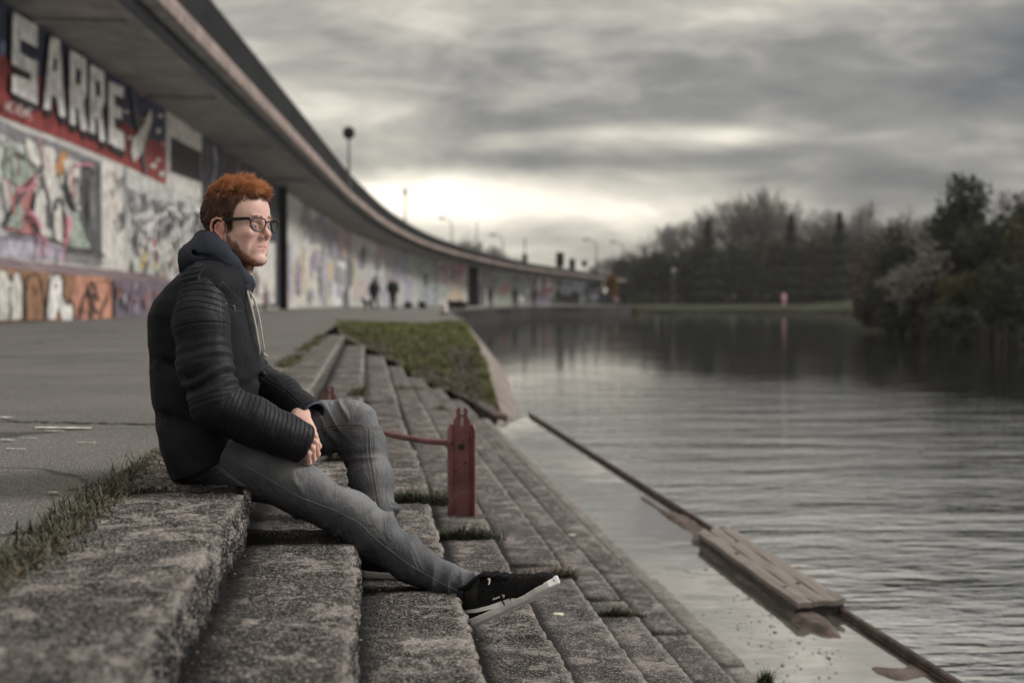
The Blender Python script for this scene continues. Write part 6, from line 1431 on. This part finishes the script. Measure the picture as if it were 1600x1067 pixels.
c9 = lambda P_: [(220+x/5.333, 380+y/5.333) for x, y in P_]
patch(jbv, c9([(296, 285), (345, 222), (385, 182), (430, 152), (500, 158), (540, 192), (505, 235), (482, 300), (400, 318), (320, 362)]), 'shoulder_patch', M['leather'], jacket, .0012, (.22, 1), 7.4)
# piping and seams
lines_on(jbv, 'piping', [c9([(285, 320), (345, 225), (385, 185), (432, 150)]), c9([(478, 322), (484, 270), (505, 225), (545, 190)]), c9([(320, 368), (400, 328), (500, 318), (560, 340), (600, 372), (640, 430), (660, 500), (668, 620), (680, 770)]), c9([(600, 340), (640, 395), (655, 420)]),
    c9([(640, 370), (690, 318)]), c9([(690, 330), (770, 420), (850, 490)]), c9([(745, 540), (790, 610), (820, 720), (870, 860), (880, 930)]), c9([(760, 575), (850, 560)])], .0011, M['seam'], jacket, -.0004)
# collar, zip, pocket zip
lines_on(jbv, 'zip', [c9([(880, 300), (878, 400), (905, 560), (930, 700), (975, 900)])], .0014, M['dark_metal'], jacket, .0)
lines_on(jbv, 'pocket_zip', [c9([(695, 505), (725, 512), (760, 520), (800, 528)])], .0012, M['dark_metal'], jacket, .0)
mb = MB()
for x, y in ((705, 506), (768, 522)): q = hit(jbv, *c9([(x, y)])[0], .001); mb.sphere(q, .0022, 5, 0, (1.2, 1, .8))
q = hit(jbv, *c9([(772, 520)])[0], .0025); mb.tube([q, q+Vector((.002, 0, -.013))], .0012, 5); mb.build('zip_pull', M['silver'], jacket)
# stand collar at the front and near side
def band(pts, h_, th, name, mat, parent):
    mb_ = MB(); P_ = [Vector(p) for p in pts]; vs = []
    for i, p in enumerate(P_):
        d = (P_[min(i+1, len(P_)-1)]-P_[max(0, i-1)]).normalized(); n_ = Vector((d.y, -d.x, 0)).normalized()*th; up_ = Vector((0, 0, h_[i] if hasattr(h_, '__len__') else h_))
        vs += [p-n_, p-n_+up_, p+up_*1.04, p+n_+up_, p+n_]
    n_ = len(P_); fs = [(5*i+k, 5*i+5+k, 5*i+6+k, 5*i+1+k) for i in range(n_-1) for k in range(4)]; mb_.add(vs, fs); return mb_.build(name, mat, parent, True)
# hood
def hood():
    S_ = SDF([-.50, 3.76, .33], [-.21, 4.19, .72], .0036)
    loop = [V3(387, 447, 3.965), V3(379, 431, 3.915), V3(362, 412, 3.882), V3(343, 393, 3.870), V3(326, 379, 3.888), V3(317, 374, 3.940), V3(317, 374, 4.02), V3(328, 380, 4.07), V3(350, 398, 4.09), V3(378, 424, 4.055), V3(391, 445, 3.985)]
    rr_ = [.013, .016, .021, .026, .026, .022, .022, .026, .026, .020, .015]
    for i in range(len(loop)-1): S_.cone(loop[i], loop[i+1], rr_[i], rr_[i+1], .014)
    S_.chain([V3(327, 398, 3.862), V3(299, 402, 3.89), V3(291, 405, 3.97), V3(300, 404, 4.06)], [.026, .028, .029, .027], .03)
    S_.chain([V3(324, 388, 3.885), V3(311, 394, 3.92), V3(304, 397, 3.98)], [.024, .024, .024], .03)
    S_.chain([V3(352, 412, 3.868), V3(375, 436, 3.90), V3(386, 450, 3.94)], [.024, .020, .012], .02)
    S_.chain([V3(283, 416, 3.90), V3(281, 420, 3.98)], [.020, .022], .03)
    S_.chain([V3(330, 404, 3.835), V3(305, 396, 3.865), V3(285, 400, 3.92)], [.004, .005, .004], .014, 'cut')
    # open neck
    S_.cone(HO+np.array([-.022, 0, -.13]), HO+np.array([.012, 0, .06]), .052, .078, .012, 'cut')
    V_, F_ = S_.mesh(); V_, N_ = tighten(V_, F_, .0016, 22, 2, 9.); return V_, F_
OV_, OF_ = hood(); hood_o = mesh_obj('hood', OV_, OF_, M['hood'], person, True)
obv = bvh_of(OV_, OF_); lines_on(obv, 'hood_seam', [[(321, 368), (330, 384), (345, 402), (362, 420), (378, 438)]], .0008, M['lining'], hood_o, -.0004)
# hoodie placket below the hood, between the open jacket edges
mb = MB(); mb.tube([V3(382, 424, 3.97), V3(387, 436, 3.955), V3(390, 447, 3.945), V3(389, 457, 3.95), V3(386, 463, 3.95)], [.010, .014, .015, .011, .005], 12); mb.build('hoodie_neck', M['hood'], person, True)
S_ = SDF([-.34, 3.86, .10], [-.22, 4.08, .48], .004); S_.chain([V3(382, 458, 3.97), V3(389, 500, 3.97), V3(396, 545, 3.975), V3(396, 575, 3.98)], [.024, .020, .018, .016], .02); V_, F_ = S_.mesh(); mesh_obj('hoodie_front', V_, F_, M['lining'], person, True)
mb = MB()
for P_, r_ in (([(386, 454), (390, 470), (394, 486), (399, 508), (403, 530), (406, 545), (406, 555)], [.0048, .0062, .0058, .0050, .0042, .0034, .0026]), ([(390, 455), (397, 468), (402, 484), (406, 502), (409, 522), (412, 540), (413, 551)], [.0034, .0046, .0046, .0044, .0036, .0032, .0030])):
    W_ = [Vector(V3(x, y, 3.90 if P_[0][0] == 386 else 3.91)) for x, y in P_]; mb = MB(); mb.tube(W_, [q_*.66 for q_ in r_], 8)
    if P_[0][0] == 390: mb.sphere(V3(415, 556, 3.91), .0052, 6, 0, (1.1, 1, .9)); mb.tube([V3(413, 551, 3.91), V3(412, 561, 3.91)], [.003, .002], 5)
    tag(mb.build('drawstring', M['cord'], person, True), 'knotted cream drawstring' if P_[0][0] == 390 else 'flat cream drawstring')
# collar pieces of the jacket
band([V3(392, 463, 3.93), V3(384, 452, 3.895), V3(368, 438, 3.862), V3(350, 426, 3.845)], [.030, .030, .022, .010], .004, 'collar', M['leather'], jacket)
# far-side cuff gather and jacket hem fold seen past the sleeve
lines_on(bvh_of(LV, LF_), 'piping', [[(404, 588), (425, 601), (445, 612), (462, 628), (478, 643)], [(407, 584), (428, 597), (449, 608), (466, 624), (482, 640)]], .0009, M['seam'], slL, .0)
mb = MB(); mb.sphere(V3(410, 584, 4.0), .010, 7, 0, (1.2, 1, .9)); mb.sphere(V3(405, 579, 3.99), .012, 7); mb.build('gathered_tab', M['leather'], jacket, True)

# ------------------------------------------------------------------ jeans
def leg(A_, R_, seed, lo, hi, hip, folds, ends):
    S_ = SDF(lo, hi, .0040); S_.chain(A_, R_, .03); 
    for a, b, r1, r2 in hip: S_.cone(a, b, r1, r2, .04)
    e_ = np.array(A_[-1])-np.array(A_[-2]); e_ /= np.linalg.norm(e_); end = np.array(A_[-1])
    S_.apply(end-.09, end+.09, lambda P_: (P_-end)@e_-.012, 0, 'and'); S_.cone(end-e_*.02, end+e_*.06, R_[-1]-.006, R_[-1]-.005, .002, 'cut')
    S_.cone(end-e_*.006, end+e_*.004, R_[-1]+.0005, R_[-1]+.0005, .003)
    V_, F_ = S_.mesh(); V_ = smooth_mesh(V_, F_, 2, .5); N_ = normals(V_, F_); T_, d_ = chain_t(V_, A_); axis = np.array(A_[len(A_)//2]); dd = np.zeros(len(V_))
    for (t0, wd, am, per, sk) in folds:
        p_ = 2*np.pi*(T_+sk*V_[:, 2]+.010*fbm(V_*11+seed+t0, 2))/per; s_ = 1.5*(1-np.abs(np.sin(p_/2)))**1.6-.45; dd += 1.6*am*np.exp(-((T_-t0)/wd)**2)*s_*np.clip(.35+1.5*fbm(V_*np.array([10, 14, 10])+seed+t0*9, 2), 0, 1.2)
    rg = 1-np.abs(vnoise(V_*np.array([13, 9, 9])+seed*3))*2.2; dd += .0045*fbm(V_*8+seed, 3)+.0034*np.clip(rg, -.3, 1)*np.clip(.5+fbm(V_*5+seed, 2), 0, 1.2); V_ = V_+N_*dd[:, None]; return V_, F_, N_, T_
tl_ = lambda A_: np.cumsum([0]+[np.linalg.norm(np.array(b)-np.array(a)) for a, b in zip(A_, A_[1:])])
tR, tL = tl_(LR), tl_(LL)
RV, RF, RN, RT = leg(LR, LRr, 3., [-.62, 3.58, -.56], [.38, 4.20, .28], [(V3(310, 698, 3.89), V3(306, 698, 4.05), .088, .088)],
    [(tR[4]+.015, .070, .0095, .060, .55), (tR[4]-.10, .06, .0060, .05, -.5), (tR[7]-.050, .055, .0085, .032, .35), (tR[6]-.04, .06, .0060, .05, .5), (tR[1]-.02, .06, .0070, .050, -.8), (tR[2], .06, .0045, .06, .9)], None)
QV, QF, QN, QT = leg(LL, LLr, 8., [-.50, 3.86, -.42], [.16, 4.24, .30], [],
    [(tL[3]-.03, .05, .0050, .045, .6), (tL[4]+.02, .05, .0050, .04, -.4), (tL[7]-.05, .06, .0080, .036, .3), (tL[2], .06, .004, .05, .5), (tL[5], .06, .004, .05, -.6)], None)
# keep the seat on the slab
for V_ in (RV, QV): m_ = (V_[:, 0] < XS[0]+.01) & (V_[:, 2] < .004); V_[m_, 2] = .004
def fade_light_of(N_, T_, V_, t0, t1): 
    up_ = np.clip(N_@np.array([.35, -.30, .85]), 0, 1)**1.6; return np.clip(up_*(.75+.6*fbm(V_*11, 3))*np.clip((T_-t0)/.12, .25, 1), 0, 1)  # upward sides paler: worn denim plus light from above put into the colour
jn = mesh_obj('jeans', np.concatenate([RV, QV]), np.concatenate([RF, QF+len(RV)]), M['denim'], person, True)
fR = fade_light_of(RN, RT, RV, 0, 1); fL = fade_light_of(QN, QT, QV, 0, 1)
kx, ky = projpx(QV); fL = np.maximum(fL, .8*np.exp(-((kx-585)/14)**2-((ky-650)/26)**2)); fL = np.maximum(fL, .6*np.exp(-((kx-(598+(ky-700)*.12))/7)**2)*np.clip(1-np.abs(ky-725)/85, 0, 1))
fattr(jn, 'fade_light', np.concatenate([fR, fL]))
rbv, qbv = bvh_of(RV, RF), bvh_of(QV, QF)
c3 = lambda P_: [(280+x/3.333, 640+y/3.333) for x, y in P_]; c4 = lambda P_: [(400+x/3.2, 650+y/3.2) for x, y in P_]
sR = [(384, 727), (395, 733), (430, 754), (472, 778), (525, 797), (562, 817), (592, 846), (640, 882), (690, 911), (724, 926)]
lines_on(rbv, 'side_seam', [sR], .0009, M['thread'], jn, .0005)
lines_on(rbv, 'pocket_stitching', [c3([(265, 238), (300, 268), (338, 300)]), c3([(190, 292), (240, 335), (300, 375), (345, 405)]), c3([(200, 290), (250, 330), (310, 372), (352, 402)]), c3([(105, 360), (150, 322), (190, 290)]), c3([(338, 300), (380, 265), (440, 225)])], .0008, M['thread'], jn, .0005)
s1 = c4([(300, 70), (360, 50), (440, 38), (520, 40), (548, 58)]); s2 = c4([(552, 62), (553, 120), (560, 200), (575, 300), (588, 380), (603, 458)])
off = lambda P_, dx, dy: [(x+dx, y+dy) for x, y in P_]
lines_on(qbv, 'inner_seam', [s1, off(s1, 0, 4.5), s2, off(s2, 5, 0)], .0010, M['thread'], jn, .0006)
mb = MB()
for P_ in (off(s1, 0, 2.2), off(s2, 2.5, 0)):
    for a, b in zip(P_, P_[1:]):
        n_ = max(1, int(math.hypot(b[0]-a[0], b[1]-a[1])/3.6))
        for i in range(n_):
            x, y = a[0]+(b[0]-a[0])*i/n_, a[1]+(b[1]-a[1])*i/n_; ln = math.hypot(b[0]-a[0], b[1]-a[1]); nx2, ny2 = -(b[1]-a[1])/ln*1.8, (b[0]-a[0])/ln*1.8
            mb.tube([hit(qbv, x-nx2, y-ny2, .0006), hit(qbv, x+nx2+.8, y+ny2+.8, .0006)], .0011, 4)
mb.build('seam_shadow_stitch', M['darkthread'], jn)
hem_ = [(741, 894), (745, 905), (741, 920), (733, 933)]
lines_on(rbv, 'hem_stitching', [[(733, 893), (736, 905), (733, 919), (726, 931)]], .0008, M['thread'], jn, .0004)

# ------------------------------------------------------------------ shoes
def shoe(origin, yaw, pitch, roll, name, label, side):
    """local frame: x to the toe, y to the left, z up; origin at the heel's underside"""
    e_ = empty('shoe', origin); e_.parent = person; bpy.context.view_layer.update(); e_.matrix_parent_inverse = parent_matrix(person).inverted(); tag(e_, label)
    e_.rotation_euler = (roll, -pitch, yaw)
    mw = Matrix.Translation(origin) @ e_.rotation_euler.to_matrix().to_4x4()
    L_ = .288
    
    def wid(x): return np.interp(x, [0, .02, .06, .12, .19, .235, .268, .288], [.016, .030, .034, .035, .046, .0455, .030, .004])
    def cen(x): return np.interp(x, [0, .12, .2, .288], [0, 0, .004*side, -.004*side])
    def lift(x): return np.interp(x, [0, .02, .2, .288], [.002, 0, 0, .010])
    S_ = SDF([-.02, -.07, -.02], [.31, .07, .14], .0030)
    def fsole(P_):
        x, y, z = P_[..., 0], P_[..., 1]-cen(P_[..., 0]), P_[..., 2]-lift(P_[..., 0]); th = np.interp(x, [0, .1, .25, .288], [.0118, .0100, .0092, .0115])
        d2 = np.maximum(np.abs(y)-wid(np.clip(x, 0, L_)), np.maximum(-x, x-L_))*.85; dz = np.abs(z-th)-th; q = np.stack([np.maximum(d2+.003, 0), np.maximum(dz+.003, 0)], -1); return np.linalg.norm(q, axis=-1)+np.minimum(np.maximum(d2+.003, dz+.003), 0)-.003
    S_.apply([-.02, -.08, -.03], [.32, .08, .06], fsole, 0); sv, sf = S_.mesh(); sv = smooth_mesh(sv, sf, 1, .4)
    so_ = mesh_obj('sole', sv, sf, M['sole'], e_, True, world=False)
    S_ = SDF([-.02, -.07, .0], [.31, .07, .15], .0030)
    def fup(P_):
        x, y, z = P_[..., 0], P_[..., 1]-cen(P_[..., 0]), P_[..., 2]-lift(P_[..., 0])-.008
        h = np.interp(x, [-.01, .004, .02, .055, .085, .125, .165, .21, .25, .280, .29], [.02, .085, .098, .098, .114, .102, .078, .057, .047, .026, .004])-.004; w_ = wid(np.clip(x, 0, L_))*np.interp(z, [0, .02, .05, .09], [.97, .95, .86, .74]); top = np.clip(z/h, 0, 2)
        r_ = (np.abs(y/np.maximum(w_, .003))**2.6+top**3.2)**(1/2.8); dx_ = np.maximum(-x+.003, x-L_+.004); return np.maximum((r_-1)*.026, np.maximum(dx_*.9, -z))
    S_.apply([-.02, -.08, -.01], [.32, .08, .14], fup, 0)
    S_.cone((.052, 0, .16), (.052, 0, .080), .036, .029, .004, 'cut', ((0, 1, 0), .92)); uv, uf = S_.mesh(); uv = smooth_mesh(uv, uf, 2, .5)
    un = normals(uv, uf); uv = uv+un*(.0008*fbm(uv*60, 2))[:, None]
    up_ = mesh_obj('upper', uv, uf, M['suede'], e_, True, world=False)
    # tongue and padded collar
    mb_ = MB(); mb_.tube([(.022, -.026, .102), (.05, -.032, .100), (.082, -.026, .110), (.096, 0, .116), (.082, .026, .110), (.05, .032, .100), (.022, .026, .102), (.010, 0, .104), (.022, -.026, .102)], .0062, 8, caps=False); mb_.build('padded_collar', M['suede'], e_, True, world=False)
    mb_ = MB(); vs = []
    for x, z in ((.086, .121), (.094, .123), (.115, .113), (.15, .092)):
        for y in (-.024, -.012, 0, .012, .024): vs.append((x, y, z-.3*abs(y)-abs(y)**2*6))
    fs = [(5*i+j, 5*i+j+1, 5*i+j+6, 5*i+j+5) for i in range(3) for j in range(4)]; n_ = len(vs); vs += [(x+.001, y, z-.006) for x, y, z in vs]; fs += [(n_+d, n_+c, n_+b, n_+a) for a, b, c, d in fs[:12]]
    rim_ = [0, 1, 2, 3, 4, 9, 14, 19, 18, 17, 16, 15, 10, 5]; fs += [(a, n_+a, n_+b, b) for a, b in zip(rim_, rim_[1:]+rim_[:1])]; mb_.add(vs, fs); mb_.build('tongue', M['suede'], e_, True, world=False)
    bl = bvh_of(uv, uf)
    for i in range(6):
        x = .108+.020*i; mb_ = MB(); pts = []
        for y in np.linspace(-.024, .024, 9):
            h_ = bl.ray_cast(Vector((x+.004*math.sin(y*60), y+cen(x), .2)), Vector((0, 0, -1)))
            if h_[0] is not None: pts.append(h_[0]+Vector((0, 0, .0022)))
        if len(pts) > 3: mb_.tube(pts, .0026, 6); mb_.build('lace', M['suede'], e_, True, world=False)
    return e_, mw, uv, uf, sv, sf
sO = PY(737, 981, 3.700)
shR, mwR, uvR, ufR, svR, sfR = shoe(sO, R(-30), R(27), R(-5), 'shoe', 'black suede shoe with white sole and stripe, raised off the step', 1)
footz = -DZ*2+.001
q = PY(561, 903, 3.965); shL, mwL, uvL, ufL, svL, sfL = shoe(Vector((q.x+.004, 3.965, footz)), R(-15), 0, 0, 'shoe', 'black suede shoe standing on the step behind the raised leg', -1)
M['sock'] = simple('black_sock', (.012, .012, .013), .95)
for e_, A_, mw_ in ((shR, LR, mwR), (shL, LL, mwL)):
    mb = MB(); mb.tube([Vector(A_[-2]).lerp(Vector(A_[-1]), .4), Vector(A_[-1]), mw_ @ Vector((.050, 0, .085)), mw_ @ Vector((.055, 0, .04))], [.034, .034, .032, .030], 12); mb.build('sock', M['sock'], person, True)
toW = lambda V_, m_: np.array([tuple(m_ @ Vector(v)) for v in V_])
ubv = bvh_of(toW(uvR, mwR), ufR); sbv2 = bvh_of(toW(svR, mwR), sfR)
c2 = lambda P_: [(700+x/7.622, 860+y/7.622) for x, y in P_]
def ribbon(bv, up_e, lo_e, lift, name, mat, parent, n_=36, m_=5):
    def res(P_):
        L_ = [0]; 
        for a, b in zip(P_, P_[1:]): L_.append(L_[-1]+math.hypot(b[0]-a[0], b[1]-a[1]))
        t_ = np.linspace(0, L_[-1], n_); return list(zip(np.interp(t_, L_, [p[0] for p in P_]), np.interp(t_, L_, [p[1] for p in P_])))
    A, B = res(up_e), res(lo_e); vs = []
    for a, b in zip(A, B):
        for k in range(m_): f = k/(m_-1); vs.append(hit(bv, a[0]+(b[0]-a[0])*f, a[1]+(b[1]-a[1])*f, lift))
    mb_ = MB(); mb_.add(vs, [(i*m_+k, i*m_+k+1, (i+1)*m_+k+1, (i+1)*m_+k) for i in range(n_-1) for k in range(m_-1)]); o_ = mb_.build(name, mat, parent, True)
    return o_
bpy.context.view_layer.update()
ribbon(ubv, c2([(185, 712), (330, 692), (480, 655), (640, 598), (740, 566), (810, 565), (860, 585), (890, 612)]), c2([(205, 742), (330, 738), (470, 706), (600, 686), (680, 690), (760, 665), (830, 632), (885, 616)]), .0008, 'side_stripe', M['whitelogo'], shR)
# leaping cat emblem on the tongue tab and beside the lettering, small letters
cat_ = [(0, 9), (6, 5), (3, 0), (9, 1), (14, 0), (22, 3), (34, 10), (44, 14), (50, 12), (54, 20), (50, 30), (52, 60), (46, 72), (40, 92), (30, 98), (22, 90), (26, 80), (32, 62), (30, 46), (20, 38), (10, 30), (18, 26), (24, 22), (16, 16), (8, 14)]
def decal(bv, poly, lift, name, mat, parent):
    bm = bmesh.new(); v_ = [bm.verts.new(hit(bv, *p, lift)) for p in poly]; ed = [bm.edges.new((v_[i], v_[(i+1) % len(v_)])) for i in range(len(v_))]; bmesh.ops.triangle_fill(bm, edges=ed, use_beauty=True); bm.verts.index_update()
    mb_ = MB(); mb_.add([v.co.copy() for v in bm.verts], [tuple(v.index for v in f.verts) for f in bm.faces]); bm.free(); return mb_.build(name, mat, parent)
decal(ubv, c2([(466+x, 312+y) for x, y in cat_]), .0045, 'emblem', M['whitelogo'], shR)
decal(ubv, c2([(640+x*.75, 520+y*.42) for x, y in cat_]), .0016, 'emblem', M['whitelogo'], shR)
mb = MB(); base_ = np.array([538., 588.]); ex = np.array([20., -7.2]); ey = np.array([3.0, -16.])
GL = {'P': [[(0, 0), (0, 1), (.7, 1), (.7, .5), (0, .5)]], 'U': [[(0, 1), (0, 0), (.7, 0), (.7, 1)]], 'M': [[(0, 0), (0, 1), (.4, .4), (.8, 1), (.8, 0)]], 'A': [[(0, 0), (0, 1), (.7, 1), (.7, 0)], [(0, .45), (.7, .45)]]}
for i, ch in enumerate('PUMA'):
    for st_ in GL[ch]: mb.tube([hit(ubv, *c2([tuple(base_+ex*(i+.9*x)*1.05+ey*y*1.25)])[0], .001) for x, y in st_], .0010, 4)
mb.build('lettering', M['whitelogo'], shR)
# hanging lace loop and bow
lace = MB(); W_ = [hit(ubv, *p, .0035) for p in c2([(560, 330), (600, 400), (630, 480), (645, 560), (650, 610), (675, 650), (710, 668), (750, 660), (765, 620), (755, 575), (735, 520), (700, 450), (670, 390), (640, 350)])]
for _ in range(2): W_ = [W_[0]]+[(W_[i-1]+W_[i]*2+W_[i+1])/4 for i in range(1, len(W_)-1)]+[W_[-1]]
lace.tube(W_, .0021, 6); W_ = [hit(ubv, *p, .004) for p in c2([(560, 320), (600, 305), (660, 330), (700, 350), (640, 350), (570, 330)])]; lace.tube(W_, .0028, 6); lace.build('lace', M['suede'], shR, True)

# ------------------------------------------------------------------ people far away, a dog
M['darkcloth'] = simple('dark_far_coat', (.012, .012, .014), .9); M['greycloth'] = simple('dark_grey_far_coat', (.020, .019, .020), .9); M['pinkcloth'] = simple('pink_far_coat', (.50, .25, .32), .9); M['farskin'] = simple('far_skin', (.40, .24, .18), .7)
def walker(px, Y, z, h_, coat, label, stride=.12, facing=0, hood_=True):
    g_ = PZ(px, 480, z) if False else PY(px, 480, Y); x = g_.x; s_ = h_/1.75; S_ = SDF([-.42, -.42, -.03], [.42, .42, 1.9], .028); c_ = lambda a, b, r1, r2, k=.05: S_.cone(a, b, r1, r2, k)
    st_ = stride
    for sd_, fw in ((-1, st_), (1, -st_)):
        c_((sd_*.09, 0, .92), (sd_*.09, fw*.7+.02, .50), .095, .070); c_((sd_*.09, fw*.7+.02, .50), (sd_*.09, fw-.04, .09), .070, .045); c_((sd_*.09, fw-.06, .05), (sd_*.10, fw+.12, .04), .045, .04)
        c_((sd_*.20, 0, 1.42), (sd_*.25, -.02, 1.12), .065, .055); c_((sd_*.25, -.02, 1.12), (sd_*.17, .12, .93), .055, .045)
    S_.chain([(0, 0, .90), (0, 0, 1.15), (0, 0, 1.38)], [.165, .165, .185], .05); c_((-.13, 0, 1.42), (.13, 0, 1.42), .085, .085); c_((0, 0, 1.45), (0, .01, 1.55), .06, .055)
    S_.ell((0, .01, 1.645), (.082, .10, .115), .02); V_, F_ = S_.mesh(); V_ = smooth_mesh(V_, F_, 1)
    e_ = empty('person', (x, Y, z), facing); e_.scale = (s_*1.16, s_*1.16, s_); tag(e_, label, 'person'); isface = (V_[F_].mean(1)[:, 2] > 1.53)
    mesh_obj('body', V_, F_, parent=e_, smooth=True, mats=[coat, M['farskin'] if not hood_ else M['darkcloth']], fmi=isface.astype(int).tolist(), world=False); return e_
walker(585, 84, 0, 1.80, M['darkcloth'], 'distant walker in a black coat with a dog, left of a second walker', .16, R(20))
walker(614, 82, 0, 1.86, M['greycloth'], 'distant walker in a dark coat with bare light hair, right of the dog walker', .10, R(-10), False)
walker(1225, 186, -.1, 1.75, M['pinkcloth'], 'distant person in pink standing on the far bank', .05, 0, False)
for px_, Y_, lb in ((766, 120, 'tiny dark figure just right of the black viaduct pillar'), (805, 132, 'tiny dark figure walking in the middle of the far promenade'), (835, 138, 'tiny dark figure nearest the viaduct end')):
    walker(px_, Y_, 0, 1.75, M['darkcloth'], lb, .1, R(40))
def dog(px, Y, label):
    x = PY(px, 480, Y).x; S_ = SDF([-.5, -.25, -.02], [.5, .25, .75], .022)
    S_.chain([(-.22, 0, .42), (0, 0, .40), (.20, 0, .43)], [.10, .105, .125], .04)
    for sd_ in (-1, 1):
        S_.chain([(.18, sd_*.07, .38), (.17, sd_*.07, .20), (.18, sd_*.07, .03)], [.06, .035, .03], .03); S_.chain([(-.20, sd_*.07, .38), (-.17, sd_*.07, .26), (-.27, sd_*.07, .15), (-.25, sd_*.07, .03)], [.075, .05, .03, .03], .03)
    S_.chain([(.24, 0, .48), (.33, 0, .60)], [.075, .06], .03); S_.ell((.38, 0, .62), (.09, .06, .06), .03); S_.cone((.42, 0, .60), (.50, 0, .585), .04, .028, .02); S_.cone((.34, .04, .67), (.33, .05, .72), .022, .012, .01); S_.cone((.34, -.04, .67), (.33, -.05, .72), .022, .012, .01)
    S_.chain([(-.30, 0, .46), (-.40, 0, .52), (-.46, 0, .60)], [.03, .022, .012], .02); V_, F_ = S_.mesh(); e_ = empty('dog', (x, Y, 0), R(200)); tag(e_, label, 'dog'); mesh_obj('body', V_, F_, M['darkcloth'], e_, True, world=False)
dog(575, 84, 'small dark dog walking beside the left distant walker')
bushY = 96
for px_, wd_ in ((638, 9), (660, 11)): bush('low_bush', px_, 471, 481.5, wd_*1.4, bushY, M['evergreen'], 700, .09, px_, 'small dark bush at the foot of the graffiti wall, %s of the pair' % ('left' if px_ == 638 else 'right'), 'bush')
bush('quay_bush', 715, 470, 480, 50, 84, M['evergreen'], 1500, .10, 99, 'low dark bush on the quay edge behind the white bollard', 'bush')
# ------------------------------------------------------------------ evening haze over the water
mb = MB(); mb.box((-420, -60, -4.2), (820, 760, 60)); hz = mb.build('haze'); tag(hz, kind='stuff')
m_ = bpy.data.materials.new('haze'); m_.use_nodes = True; T = NT(m_.node_tree)
for n in list(T.n): T.n.remove(n)
v_ = T.node('ShaderNodeVolumePrincipled'); v_.inputs['Color'].default_value = (.86, .86, .84, 1); v_.inputs['Density'].default_value = .00022; v_.inputs['Anisotropy'].default_value = .2
o_ = T.node('ShaderNodeOutputMaterial'); T.l.new(v_.outputs[0], o_.inputs['Volume']); hz.data.materials.append(m_)
